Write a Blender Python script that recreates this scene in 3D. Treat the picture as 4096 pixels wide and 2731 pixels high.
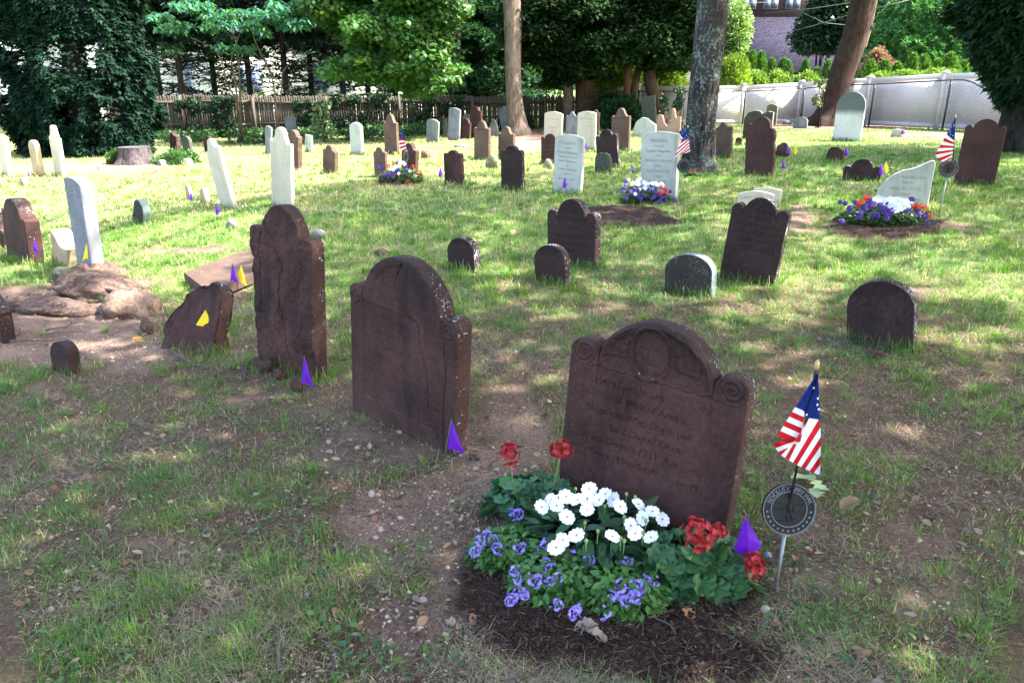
import bpy, math, random
import numpy as np
from mathutils import Vector, Matrix, Euler
random.seed(5)
rng = np.random.default_rng(11)
for o in list(bpy.data.objects): bpy.data.objects.remove(o)
sc = bpy.context.scene
COL = sc.collection

# ------------------------------------------------------------------ camera, sky, sun, exposure
CAM_H = 1.6; FPX = 2960.0; CX, CY = 2048.0, 1365.5; HOR = 348.0
PITCH = math.atan((CY-HOR)/FPX)
cd = bpy.data.cameras.new('camera'); cam = bpy.data.objects.new('camera', cd); COL.objects.link(cam)
cam.location = (0, 0, CAM_H); cam.rotation_euler = (math.pi/2-PITCH, 0, 0)
cd.sensor_width = 36; cd.lens = FPX/4096*36; cd.clip_start = 0.05; cd.clip_end = 600
sc.camera = cam
SUN_AZ = math.radians(-5)      # direction TO the sun, angle from +X towards +Y
SUN_EL = math.radians(50)
sdir = Vector((math.cos(SUN_EL)*math.cos(SUN_AZ), math.cos(SUN_EL)*math.sin(SUN_AZ), math.sin(SUN_EL)))
w = bpy.data.worlds.new('World'); sc.world = w; w.use_nodes = True
nt = w.node_tree; nt.nodes.clear()
sky = nt.nodes.new('ShaderNodeTexSky'); sky.sky_type = 'NISHITA'; sky.sun_disc = False
sky.sun_elevation = SUN_EL; sky.sun_rotation = math.pi/2-SUN_AZ
sky.air_density = 1.0; sky.dust_density = 4.0; sky.ozone_density = 0.2
bg = nt.nodes.new('ShaderNodeBackground'); bg.inputs[1].default_value = 0.15
wo = nt.nodes.new('ShaderNodeOutputWorld')
nt.links.new(sky.outputs[0], bg.inputs[0]); nt.links.new(bg.outputs[0], wo.inputs[0])
sd = bpy.data.lights.new('sun', 'SUN'); sd.energy = 3.6; sd.angle = math.radians(0.53); sd.color = (1, 0.95, 0.86)
so = bpy.data.objects.new('sun', sd); COL.objects.link(so)
so.rotation_euler = sdir.to_track_quat('Z', 'Y').to_euler()
sc.view_settings.view_transform = 'Standard'; sc.view_settings.look = 'None'
sc.view_settings.exposure = 2.8; sc.view_settings.gamma = 1
sc.render.engine = 'CYCLES'
sc.cycles.max_bounces = 6; sc.cycles.diffuse_bounces = 3; sc.cycles.transmission_bounces = 4
sc.cycles.use_denoising = True

# ------------------------------------------------------------------ geometry helpers (photo pixel -> place on the ground)
cP, sP = math.cos(PITCH), math.sin(PITCH)
def sm(t): t = np.clip(t, 0, 1); return t*t*(3-2*t)
def gh(x, y):
    x = np.asarray(x, float); y = np.asarray(y, float)
    return 0.25*sm((y-3)/7) + 0.3*np.tanh(x/8)*sm((y-1)/9)
def ray(px, py):
    a, b = (px-CX)/FPX, -(py-CY)/FPX
    return np.array([a, cP+b*sP, -sP+b*cP])
def G(px, py):
    r = ray(px, py); z = 0.0
    for _ in range(30):
        t = (z-CAM_H)/r[2]; t = min(t, 120) if t > 0 else 120
        z = 0.5*z+0.5*float(gh(r[0]*t, r[1]*t))
    return Vector((r[0]*t, r[1]*t, float(gh(r[0]*t, r[1]*t))))
def proj(p):
    x, y, z = p[0], p[1], p[2]-CAM_H
    d = y*cP - z*sP; u = y*sP + z*cP
    return CX+FPX*x/d, CY-FPX*u/d
def projv(P):
    x, y, z = P[:, 0], P[:, 1], P[:, 2]-CAM_H
    d = y*cP - z*sP; u = y*sP + z*cP
    d = np.where(d < 0.05, 0.05, d)
    return CX+FPX*x/d, CY-FPX*u/d
def at_depth(px, py, Y):          # point of the pixel's ray at world distance Y
    r = ray(px, py); t = Y/r[1]
    return Vector((r[0]*t, Y, CAM_H+r[2]*t))
def pxm(P):                       # photo pixels per metre at P
    return FPX/(P[1]*cP-(P[2]-CAM_H)*sP)

# value noise
def _h(i, j, k, s):
    n = (i.astype(np.int64)*374761393 + j.astype(np.int64)*668265263 + k.astype(np.int64)*2147483647 + s*974634777) & 0x7fffffff
    n = (n ^ (n >> 13))*1274126177 & 0x7fffffff
    return ((n ^ (n >> 16)) & 0xffff)/65535.0
def noise(x, y, z=0.0, s=0):
    x, y, z = np.broadcast_arrays(np.asarray(x, float), np.asarray(y, float), np.asarray(z, float))
    i, j, k = np.floor(x), np.floor(y), np.floor(z)
    fx, fy, fz = x-i, y-j, z-k
    fx, fy, fz = fx*fx*(3-2*fx), fy*fy*(3-2*fy), fz*fz*(3-2*fz)
    r = 0
    for a in (0, 1):
        for b in (0, 1):
            for c in (0, 1):
                r = r + _h(i+a, j+b, k+c, s)*(fx if a else 1-fx)*(fy if b else 1-fy)*(fz if c else 1-fz)
    return r
def fbm(x, y, z=0.0, s=0, o=4):
    r = 0; a = 1; t = 0; f = 1
    for q in range(o):
        r = r + a*noise(np.asarray(x)*f, np.asarray(y)*f, np.asarray(z)*f, s+q*7); t += a; a *= .5; f *= 2.03
    return r/t

# ------------------------------------------------------------------ mesh + object helpers
def build(name, V, F, mat=None, parent=None, smooth=False, tint=None, col2=None, loc=None):
    """V (N,3); F int array (M,k) or list of arrays of different k"""
    V = np.asarray(V, np.float32)
    Fs = F if isinstance(F, list) else [F]
    Fs = [np.asarray(f, np.int32) for f in Fs if len(f)]
    me = bpy.data.meshes.new(name)
    me.vertices.add(len(V)); me.vertices.foreach_set('co', V.ravel())
    loops = np.concatenate([f.ravel() for f in Fs])
    tot = np.concatenate([np.full(len(f), f.shape[1], np.int32) for f in Fs])
    st = np.concatenate([[0], np.cumsum(tot)[:-1]]).astype(np.int32)
    me.loops.add(len(loops)); me.loops.foreach_set('vertex_index', loops)
    me.polygons.add(len(tot)); me.polygons.foreach_set('loop_start', st)
    me.polygons.foreach_set('loop_total', tot)
    if smooth: me.polygons.foreach_set('use_smooth', np.ones(len(tot), bool))
    for nm, c in (('tint', tint), ('mask', col2)):
        if c is not None:
            c = np.asarray(c, np.float32)
            if c.shape[1] == 3: c = np.concatenate([c, np.ones((len(c), 1), np.float32)], 1)
            a = me.color_attributes.new(nm, 'FLOAT_COLOR', 'POINT'); a.data.foreach_set('color', c.ravel())
    me.update(calc_edges=True)
    if mat: me.materials.append(mat)
    o = bpy.data.objects.new(name, me); COL.objects.link(o)
    if parent: o.parent = parent
    if loc is not None: o.location = loc
    return o
def tag(o, label=None, cat=None, group=None, kind=None):
    if label: o['label'] = label
    if cat: o['category'] = cat
    if group: o['group'] = group
    if kind: o['kind'] = kind
    return o
def empty(name, loc=(0, 0, 0), rz=0, label=None, cat=None, group=None):
    o = bpy.data.objects.new(name, None); COL.objects.link(o); o.location = loc; o.rotation_euler = (0, 0, rz)
    o.empty_display_size = 0.1
    return tag(o, label, cat, group)
def copy_tree(o, parent=None):
    c = o.copy(); COL.objects.link(c); c.parent = parent
    for ch in [q for q in bpy.data.objects if q.parent == o]: copy_tree(ch, c)
    return c
class MB:
    def __init__(s): s.V = []; s.F = {}; s.n = 0; s.T = []
    def add(s, V, F, tint=None):
        V = np.asarray(V, float).reshape(-1, 3); F = np.asarray(F, int)
        s.V.append(V); s.F.setdefault(F.shape[1], []).append(F+s.n); s.n += len(V)
        if tint is not None:
            tint = np.asarray(tint, float)
            if tint.ndim == 1: tint = np.tile(tint, (len(V), 1))
            s.T.append(tint)
    def box(s, c, d, R=None, tint=None):
        c = np.asarray(c, float); d = np.asarray(d, float)/2
        v = np.array([[x, y, z] for x in (-1, 1) for y in (-1, 1) for z in (-1, 1)])*d
        if R is not None: v = v@np.asarray(R).T
        s.add(v+c, [[0, 1, 3, 2], [4, 6, 7, 5], [0, 4, 5, 1], [2, 3, 7, 6], [0, 2, 6, 4], [1, 5, 7, 3]], tint)
    def tube(s, pts, rad, n=8, tint=None, cap=True, wob=0, seed=0):
        pts = np.asarray(pts, float); m = len(pts)
        rad = np.broadcast_to(np.asarray(rad, float), (m,))
        T = np.gradient(pts, axis=0); T /= np.linalg.norm(T, axis=1)[:, None]+1e-9
        up = np.array([0, 0, 1.]) if abs(T[0][2]) < .9 else np.array([1., 0, 0])
        a = np.cross(T[0], up); a /= np.linalg.norm(a)
        V = []
        th = np.linspace(0, 2*math.pi, n, endpoint=False)
        for i in range(m):
            a = a-T[i]*a.dot(T[i]); a /= np.linalg.norm(a)+1e-9
            b = np.cross(T[i], a)
            r = rad[i]
            if wob: r = r*(1+wob*(noise(np.cos(th)*2+5, np.sin(th)*2+5, i*.35+seed)-.5)*2)[:, None]
            V.append(pts[i]+r*(np.cos(th)[:, None]*a+np.sin(th)[:, None]*b))
        V = np.concatenate(V)
        F = [[i*n+j, i*n+(j+1) % n, (i+1)*n+(j+1) % n, (i+1)*n+j] for i in range(m-1) for j in range(n)]
        k = len(V)
        if cap:
            V = np.concatenate([V, pts[:1], pts[-1:]])
            F += [[k, (j+1) % n, j, k] for j in range(n)]*0
        s.add(V, F, tint)
        if cap:
            o = s.n-len(V)
            F3 = [[k, (j+1) % n, j] for j in range(n)]+[[k+1, (m-1)*n+j, (m-1)*n+(j+1) % n] for j in range(n)]
            s.F.setdefault(3, []).append(np.array(F3)+o)
    def obj(s, name, mat, parent=None, smooth=False, loc=None):
        V = np.concatenate(s.V)
        if loc is not None: V = V-np.asarray(loc)
        F = [np.concatenate(f) for f in s.F.values()]
        return build(name, V, F, mat, parent, smooth, np.concatenate(s.T) if s.T else None, loc=loc)
def frames(dirs, ups=None):
    """rotation matrices (N,3,3): columns x,y,z ; y along dirs, z roughly along ups"""
    d = dirs/(np.linalg.norm(dirs, axis=1)[:, None]+1e-9)
    if ups is None: ups = np.tile([0, 0, 1.], (len(d), 1))
    x = np.cross(d, ups); x /= np.linalg.norm(x, axis=1)[:, None]+1e-9
    z = np.cross(x, d)
    return np.stack([x, d, z], 2)
def stamp(tv, tf, R, P, S):
    """template verts tv (k,3), faces tf (f,m); R (N,3,3), P (N,3), S (N,) or (N,3)"""
    S = np.asarray(S, float)
    if S.ndim == 1: S = S[:, None]
    v = tv[None]*S[:, None, :]
    V = np.einsum('nij,nkj->nki', R, v)+P[:, None]
    F = tf[None]+(np.arange(len(P))*len(tv))[:, None, None]
    return V.reshape(-1, 3), F.reshape(-1, tf.shape[1])
def rdir(n, zlo=-1, zhi=1):
    z = rng.uniform(zlo, zhi, n); a = rng.uniform(0, 2*math.pi, n); r = np.sqrt(1-z*z)
    return np.stack([r*np.cos(a), r*np.sin(a), z], 1)

# ------------------------------------------------------------------ materials
def newmat(name):
    m = bpy.data.materials.new(name); m.use_nodes = True
    n = m.node_tree; n.nodes.clear()
    o = n.nodes.new('ShaderNodeOutputMaterial'); b = n.nodes.new('ShaderNodeBsdfPrincipled')
    n.links.new(b.outputs[0], o.inputs[0])
    return m, n, b, o
def N(n, t, **k):
    q = n.nodes.new(t)
    for a, v in k.items():
        if a.startswith('i_'):
            a = a[2:]; a = int(a) if a.isdigit() else a.replace('_', ' ')
            if isinstance(v, bpy.types.NodeSocket): n.links.new(v, q.inputs[a])
            else: q.inputs[a].default_value = v
        else: setattr(q, a, v)
    return q
def mixc(n, f, a, b, mode='MIX'):
    q = N(n, 'ShaderNodeMix', data_type='RGBA', blend_type=mode)
    for s, v in ((q.inputs[0], f), (q.inputs[6], a), (q.inputs[7], b)):
        if isinstance(v, bpy.types.NodeSocket): n.links.new(v, s)
        elif isinstance(v, (int, float)): s.default_value = v
        else: s.default_value = (*v[:3], 1)
    return q.outputs[2]
def math_(n, op, a, b=0.0, clamp=False):
    q = N(n, 'ShaderNodeMath', operation=op, use_clamp=clamp)
    for s, v in ((q.inputs[0], a), (q.inputs[1], b)):
        if isinstance(v, bpy.types.NodeSocket): n.links.new(v, s)
        else: s.default_value = v
    return q.outputs[0]
def ramp(n, f, lo, hi):
    q = N(n, 'ShaderNodeMapRange', interpolation_type='SMOOTHSTEP'); n.links.new(f, q.inputs[0])
    q.inputs[1].default_value = lo; q.inputs[2].default_value = hi
    return q.outputs[0]
def nz(n, vec, scale, detail=4, rough=.55, dist=0):
    q = N(n, 'ShaderNodeTexNoise', i_Scale=scale, i_Detail=detail, i_Roughness=rough, i_Distortion=dist)
    if vec is not None: n.links.new(vec, q.inputs['Vector'])
    return q.outputs[0]
def bump(n, b, h, dist, strength=1.0, prev=None):
    q = N(n, 'ShaderNodeBump', i_Strength=strength, i_Distance=dist); n.links.new(h, q.inputs['Height'])
    if prev is not None: n.links.new(prev, q.inputs['Normal'])
    n.links.new(q.outputs[0], b.inputs['Normal']); return q.outputs[0]
def scalev(n, v, s):
    q = N(n, 'ShaderNodeMapping'); n.links.new(v, q.inputs[0]); q.inputs['Scale'].default_value = s; return q.outputs[0]
def attr(n, nm): return N(n, 'ShaderNodeAttribute', attribute_name=nm).outputs['Color']

def mat_stone(name, c1, c2, stain=(.03, .028, .03), stain_amt=.35, lichen=.25, lcol=(.22, .33, .32), rough=.85, lfront=0.05, bmp=.0035, streak=False, ztop=0.0, zcut=.62, zc=None, zw=.3):
    m, n, b, o = newmat(name)
    tc = N(n, 'ShaderNodeTexCoord'); oi = N(n, 'ShaderNodeObjectInfo')
    off = N(n, 'ShaderNodeVectorMath', operation='ADD'); n.links.new(tc.outputs['Object'], off.inputs[0])
    mv = N(n, 'ShaderNodeVectorMath', operation='SCALE'); n.links.new(oi.outputs['Location'], mv.inputs[0]); mv.inputs['Scale'].default_value = 3.7
    n.links.new(mv.outputs[0], off.inputs[1]); V = off.outputs[0]
    big = ramp(n, nz(n, V, 3.2, 5, .6), .3, .7)
    col = mixc(n, big, c1, c2)
    fine = nz(n, V, 60, 4, .65)
    col = mixc(n, ramp(n, fine, .25, .8), mixc(n, .12, col, (0, 0, 0)), mixc(n, .02, col, (1, 1, 1)))
    lowz = N(n, 'ShaderNodeSeparateXYZ'); n.links.new(tc.outputs['Object'], lowz.inputs[0])
    col = mixc(n, math_(n, 'MULTIPLY', ramp(n, math_(n, 'ADD', lowz.outputs[2], math_(n, 'MULTIPLY', nz(n, V, 9, 3), .12)), .16, .05), .35), col, (.085, .055, .042))
    st = nz(n, scalev(n, V, (3, 3, .8 if streak else 2)), 2.1, 4, .6)
    col = mixc(n, math_(n, 'MULTIPLY', ramp(n, st, .5, .72), stain_amt), col, stain)
    if ztop:
        gz = N(n, 'ShaderNodeSeparateXYZ'); n.links.new(tc.outputs['Generated'], gz.inputs[0])
        q = math_(n, 'ADD', gz.outputs[2], math_(n, 'MULTIPLY', nz(n, scalev(n, V, (4, 4, 1.2)), 2.6, 4, .6), zw))
        col = mixc(n, math_(n, 'MULTIPLY', ramp(n, q, zcut+zw*.5, zcut+zw*.5+.16), ztop), col, zc or stain)
    sp = N(n, 'ShaderNodeSeparateXYZ'); n.links.new(tc.outputs['Normal'], sp.inputs[0])
    ny = math_(n, 'ABSOLUTE', sp.outputs[1])
    edge = ramp(n, ny, .72, .3)
    msk = math_(n, 'ADD', math_(n, 'MULTIPLY', edge, lichen), lfront)
    v1 = nz(n, V, 75, 3, .7); v2 = nz(n, V, 7, 3, .6)
    l = math_(n, 'ADD', math_(n, 'MULTIPLY', v1, .75), math_(n, 'MULTIPLY', v2, .45))
    l = math_(n, 'ADD', l, math_(n, 'MULTIPLY', msk, .45))
    lm = ramp(n, l, .80, .86)
    col = mixc(n, lm, col, mixc(n, nz(n, V, 20, 2), lcol, tuple(min(1, x*1.6) for x in lcol)))
    n.links.new(col, b.inputs['Base Color']); b.inputs['Roughness'].default_value = rough; b.inputs['Specular IOR Level'].default_value = .2
    p = bump(n, b, nz(n, V, 22, 6, .65), bmp*1.8, .5)
    p = bump(n, b, nz(n, V, 120, 3, .7), bmp, .7, p)
    bump(n, b, lm, .0015, .5, p)
    return m
def mat_simple(name, c, rough=.7, var=.25, scale=12, bmp=0.0, metal=0, spec=None, c2=None, stretch=None):
    m, n, b, o = newmat(name); tc = N(n, 'ShaderNodeTexCoord')
    V = tc.outputs['Object']
    if stretch: V = scalev(n, V, stretch)
    f = nz(n, V, scale, 5, .6)
    a = tuple(x*(1-var) for x in c); bb = c2 or tuple(min(1, x*(1+var)) for x in c)
    n.links.new(mixc(n, ramp(n, f, .3, .7), a, bb), b.inputs['Base Color'])
    b.inputs['Roughness'].default_value = rough; b.inputs['Metallic'].default_value = metal
    if spec is None and rough >= .75: spec = .15
    if spec is not None: b.inputs['Specular IOR Level'].default_value = spec
    if bmp: bump(n, b, nz(n, V, scale*2, 5, .65), bmp)
    return m
def mat_leaf(name, transl=.35, rough=.5, spec=.3, noise_v=.25):
    m, n, b, o = newmat(name)
    t = attr(n, 'tint')
    tc = N(n, 'ShaderNodeTexCoord')
    t = mixc(n, math_(n, 'MULTIPLY', nz(n, tc.outputs['Object'], 3.0, 3), noise_v), t, (.0, .0, .0))
    n.links.new(t, b.inputs['Base Color']); b.inputs['Roughness'].default_value = rough
    b.inputs['Specular IOR Level'].default_value = spec
    tr = N(n, 'ShaderNodeBsdfTranslucent')
    br = mixc(n, 1.0, t, (1.25, 1.35, .55), 'MULTIPLY'); n.links.new(br, tr.inputs[0])
    ms = N(n, 'ShaderNodeMixShader'); ms.inputs[0].default_value = transl
    n.links.new(b.outputs[0], ms.inputs[1]); n.links.new(tr.outputs[0], ms.inputs[2]); n.links.new(ms.outputs[0], o.inputs[0])
    return m
def mat_bark(name, c1, c2, sc_=9, bmp=.02, lichen=0, lcol=(.25, .38, .34), zs=.22):
    m, n, b, o = newmat(name); tc = N(n, 'ShaderNodeTexCoord'); V = tc.outputs['Object']
    S = scalev(n, V, (1, 1, zs))
    f = nz(n, S, sc_*2.2, 6, .65, .6)
    col = mixc(n, ramp(n, f, .38, .62), c1, c2)
    col = mixc(n, math_(n, 'MULTIPLY', ramp(n, nz(n, V, 2.5, 3), .4, .7), .4), col, tuple(x*1.4 for x in c2))
    if lichen:
        l = math_(n, 'ADD', nz(n, V, 26, 4, .7), math_(n, 'MULTIPLY', nz(n, V, 3.5, 3), .5))
        col = mixc(n, ramp(n, l, .86-lichen*.2, .93-lichen*.2), col, lcol)
    n.links.new(col, b.inputs['Base Color']); b.inputs['Roughness'].default_value = .9; b.inputs['Specular IOR Level'].default_value = .12
    p = bump(n, b, f, bmp, .9)
    bump(n, b, nz(n, V, 90, 3), .003, .6, p)
    return m
M = {}
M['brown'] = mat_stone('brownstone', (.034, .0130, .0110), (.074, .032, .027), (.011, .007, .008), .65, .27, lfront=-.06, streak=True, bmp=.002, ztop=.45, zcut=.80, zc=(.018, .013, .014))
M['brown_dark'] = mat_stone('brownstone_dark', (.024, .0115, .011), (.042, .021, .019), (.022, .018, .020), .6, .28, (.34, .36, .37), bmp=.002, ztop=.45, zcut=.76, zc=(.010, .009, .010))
M['brown_plain'] = mat_stone('brownstone_plain', (.022, .010, .010), (.040, .019, .018), (.022, .014, .014), .4, .02, lfront=-.1, bmp=.003)
M['brown_red'] = mat_stone('brownstone_red', (.045, .0175, .016), (.068, .029, .026), (.03, .018, .02), .35, .08, (.25, .22, .2), bmp=.002, ztop=.4, zcut=.85)
M['brown_tan'] = mat_stone('brownstone_tan', (.080, .046, .033), (.125, .078, .058), (.07, .055, .042), .5, .10, (.25, .26, .2))
M['salmon'] = mat_stone('salmon_stone', (.42, .25, .17), (.50, .31, .22), (.2, .12, .08), .3, .05, (.3, .3, .25))
M['marble'] = mat_stone('white_marble', (.50, .45, .35), (.60, .54, .43), (.34, .30, .20), .6, .08, (.5, .46, .33), .6, 0, .001, True)
M['marble_grey'] = mat_stone('grey_white_marble', (.42, .43, .39), (.52, .52, .47), (.22, .24, .20), .6, .10, (.42, .44, .40), .65, 0, .001, True)
M['two_tone'] = mat_stone('marble_dark_above', (.64, .63, .62), (.74, .72, .70), (.35, .35, .35), .3, .10, (.42, .44, .40), .65, 0, .001, True, ztop=.9, zcut=.54, zc=(.07, .085, .09), zw=.10)  # dark top is stain; the paled lower part carries sunlight in its colour
M['grey'] = mat_stone('grey_stone', (.14, .15, .15), (.25, .25, .25), (.08, .085, .09), .7, .15, (.4, .42, .38), .8, .05, .002, True)
M['slate'] = mat_stone('blue_grey_stone', (.17, .18, .21), (.26, .27, .30), (.10, .11, .12), .5, .10, (.4, .42, .4), .8, 0, .002, True)
M['green_dark'] = mat_stone('dark_mossy_shaded_stone', (.050, .058, .045), (.085, .095, .07), (.03, .03, .03), .4, .15, (.14, .18, .12), .9, .1)
M['mossy'] = mat_stone('mossy_stone', (.10, .10, .055), (.18, .17, .09), (.05, .05, .04), .4, .2, (.30, .32, .22), .9, .25)
M['lichen'] = mat_stone('lichen_stone', (.030, .023, .021), (.050, .040, .035), (.02, .018, .018), .4, .42, (.10, .14, .13), .9, .30)
M['tan'] = mat_stone('tan_rough_stone', (.36, .27, .16), (.50, .40, .27), (.15, .09, .05), .5, .15, (.55, .48, .38), .9, .1, .006)
M['rock'] = mat_simple('pebble_rock', (.36, .30, .24), .8, .35, 8, .004)
M['pebble'] = mat_leaf('pebble_tint', 0.0, .8, .2, .15)
M['cut_shade_brown'] = mat_simple('letter_shade_brown', (.045, .028, .026), .95)  # flat letters; dark colour stands for the shade inside carved strokes
M['cut_shade_grey'] = mat_simple('letter_shade_grey', (.30, .30, .27), .95)  # flat letters; weathering and the shade of cut strokes in one grey
M['leaf'] = mat_leaf('leaf', .38, .42, .35)
M['leaf_dull'] = mat_leaf('leaf_dull', .22, .65, .15)
M['grass'] = mat_leaf('grass_blade', .35, .55, .25, .1)
M['dry'] = mat_leaf('dry_litter', .15, .8, .15, .1)
M['petal'] = mat_leaf('petal', .25, .6, .2, 0)
M['bark_oak'] = mat_bark('bark_oak', (.014, .012, .013), (.056, .049, .052), 7, .03, .32, (.13, .18, .165))
M['bark_brown'] = mat_bark('bark_brown', (.035, .023, .018), (.085, .058, .045), 9, .02, 0)
M['bark_tan'] = mat_bark('bark_tan', (.075, .057, .045), (.17, .132, .105), 9, .012, 0)
M['bark_red'] = mat_bark('bark_red', (.08, .035, .025), (.16, .08, .055), 12, .012, 0)
M['bark_lean_shaded'] = mat_bark('bark_reddish_shaded', (.022, .013, .010), (.050, .032, .025), 8, .02, 0)  # reddish bark with the crown's shade darkened into its colour
M['bark_dark'] = mat_bark('bark_dark', (.010, .009, .009), (.03, .026, .024), 12, .01, 0)
M['twig'] = mat_bark('twig_bark', (.05, .042, .04), (.13, .112, .105), 30, .003, 0, zs=1)
M['metal_wire'] = mat_simple('wire_metal', (.10, .09, .085), .5, .2, 20)

# ------------------------------------------------------------------ ground masks (places given where they lie on the ground)
DIRT = [(1700,2080,430,290,1),(1560,1740,340,120,.9),(1930,1900,230,170,.9),(1130,1610,260,80,.9),(230,1330,460,170,1.2),(60,1200,300,80,1),(560,1410,200,80,1.1),
        (1800,2400,170,200,.7),(1330,1950,200,130,.5),(3500,2350,600,330,.55),(3250,2130,250,170,.6),(3200,1980,110,90,.5),(3150,880,190,80,1),(3630,1185,150,40,.9),
        (2110,570,95,50,1.3),(300,672,420,20,1.2),(3860,905,140,30,.5),(900,1180,130,60,.6),(1100,1500,120,60,.7),(420,1150,200,60,1),(1230,840,90,16,.5),(2350,1000,60,20,.3),
        (3300,506,330,13,1.3),(3800,540,330,13,1.3),(700,1000,260,22,.6),(1300,1330,60,60,.4),(1980,1400,90,100,.3),(3600,1700,200,60,.35),(2900,1180,100,50,.5),(300,900,120,20,.6),
        (420,760,260,22,.4),(1060,760,80,16,.5),(450,1080,60,22,.6),(200,2480,160,60,.4),(700,2200,220,70,.4),(3900,1900,150,60,.4),(1040,1700,180,60,.45),(2300,1240,70,40,.35)]
DIRT += [(2050,1750,130,200,.9),(1600,2520,230,160,.8),(1480,1850,340,140,.9),(1850,2250,200,200,1)]
MULCH = [(2440,2330,640,370,1.25),(2500,872,230,46,1.2),(3530,912,255,48,1.2),(1590,727,110,17,1.1),(2780,2640,420,170,.8)]
def _ell(P, L):
    X, Y = projv(P); r = np.zeros(len(P))
    front = (P[:, 1] > .8)
    for (a, b, rx, ry, s) in L:
        d = ((X-a)/rx)**2+((Y-b)/ry)**2
        r = np.maximum(r, s*np.exp(-d**1.5*.9)*front)
    return r
def zones(P):
    """per ground point: dirt 0..1, mulch 0..1, lawn density 0..1"""
    x, y = P[:, 0], P[:, 1]
    n = fbm(x*1.7, y*1.7, 0, 3, 4); n2 = fbm(x*6, y*6, 0, 9, 3)
    d = np.clip((_ell(P, DIRT)+(n-.5)*1.1+(n2-.5)*1.0-.38)*2.6, 0, 1)
    mu = np.clip((_ell(P, MULCH)+(n-.5)*.5+(n2-.5)*.5-.42)*3.5, 0, 1)
    R = np.hypot(x, y)
    near = 1-sm((R-3.9)/3.6)
    n3 = fbm(x*3.1, y*3.1, 0, 19, 4); pat = np.clip((n2*.5+n3*.5-.44)*7, 0, 1)
    lawn = (1-d)*(1-mu)*((1-near)*(.72+.28*pat)+near*(.02+.38*pat))
    return d, mu, lawn
def micro(x, y):
    R = np.hypot(x, y); k = np.clip(1.3-R/25, .15, 1)
    return ((fbm(x*1.3, y*1.3, 0, 21, 3)-.5)*.05+(fbm(x*9, y*9, 0, 22, 3)-.5)*.022)*k

def make_ground():
    rs = [0.25]
    while rs[-1] < 260: rs.append(rs[-1]*(1.0115 if 1.3 < rs[-1] < 14 else 1.03)+.001)
    rs = np.array(rs)
    fr = np.linspace(-40, 40, 560); bk = np.linspace(40, 320, 60)[1:-1]
    th = np.radians(90-np.concatenate([fr, bk])); nth = len(th)
    X = rs[:, None]*np.cos(th); Y = rs[:, None]*np.sin(th)
    X, Y = X.ravel(), Y.ravel()
    P = np.stack([X, Y, gh(X, Y)], 1)
    d, mu, lawn = zones(P)
    Z = P[:, 2]+micro(X, Y)
    R = np.hypot(X, Y)
    Z += mu*(.018+(fbm(X*30, Y*30, 0, 31, 3)-.5)*.03)*(R < 12)
    Z += (fbm(X*28, Y*28, 0, 33, 3)-.5)*.012*(R < 9)*(1-mu)
    P[:, 2] = Z
    P = np.concatenate([P, [[0, 0, 0.0]]]); c = len(P)-1
    i = np.arange(len(rs)-1)[:, None]; j = np.arange(nth)[None]
    j2 = (j+1) % nth
    F = np.stack([i*nth+j, i*nth+j2, (i+1)*nth+j2, (i+1)*nth+j], -1).reshape(-1, 4)[:, ::-1]
    jj = np.arange(nth); F3 = np.stack([jj, (jj+1) % nth, np.full(nth, c)], 1)
    mk = np.concatenate([np.stack([d, mu, lawn], 1), [[1, 0, 0]]])
    m, n, b, o = newmat('ground_soil')
    tc = N(n, 'ShaderNodeTexCoord'); V = tc.outputs['Object']
    sp = N(n, 'ShaderNodeSeparateColor'); n.links.new(attr(n, 'mask'), sp.inputs[0])
    D, MU, L = sp.outputs[0], sp.outputs[1], sp.outputs[2]
    soil = mixc(n, ramp(n, nz(n, V, 2.3, 5), .3, .7), (.22, .145, .105), (.42, .285, .215))
    soil = mixc(n, ramp(n, nz(n, V, 70, 3, .7), .35, .75), mixc(n, .6, soil, (.06, .042, .036)), soil)
    vo = N(n, 'ShaderNodeTexVoronoi', i_Scale=55.0, feature='F1'); n.links.new(V, vo.inputs['Vector'])
    peb = math_(n, 'MULTIPLY', ramp(n, vo.outputs['Distance'], .26, .18), ramp(n, nz(n, V, 33, 2), .5, .56))
    soil = mixc(n, peb, soil, mixc(n, vo.outputs['Color'], (.34, .27, .21), (.5, .44, .37)))
    th1 = nz(n, scalev(n, V, (1, 3, 1)), 45, 5, .7, 1.5); th2 = nz(n, scalev(n, V, (3, 1, 1)), 50, 5, .7, 1.5)
    straw = mixc(n, ramp(n, math_(n, 'MAXIMUM', th1, th2), .52, .72), (.10, .065, .045), (.42, .32, .21))
    green = mixc(n, ramp(n, nz(n, V, 25, 4, .7), .35, .65), (.050, .090, .022), (.15, .23, .06))
    gmix = mixc(n, ramp(n, nz(n, V, 1.4, 4), .3, .75), green, mixc(n, .6, green, (.42, .38, .20)))
    turf = mixc(n, ramp(n, L, .25, .85), straw, gmix)
    col = mixc(n, D, turf, soil)
    mul = mixc(n, ramp(n, nz(n, scalev(n, V, (1, 2.4, 1)), 60, 4, .7, 1), .35, .7), (.016, .011, .010), (.085, .055, .043))
    col = mixc(n, MU, col, mul)
    n.links.new(col, b.inputs['Base Color']); b.inputs['Roughness'].default_value = .95; b.inputs['Specular IOR Level'].default_value = .1
    p = bump(n, b, nz(n, V, 90, 5, .7), .02, 1.0)
    bump(n, b, peb, .006, .8, p)
    g = build('ground', P, [F, F3], m, smooth=True, col2=mk)
    tag(g, 'earth of the churchyard, patchy lawn over sandy soil with bare spots', 'ground', kind='structure')
make_ground()

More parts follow.
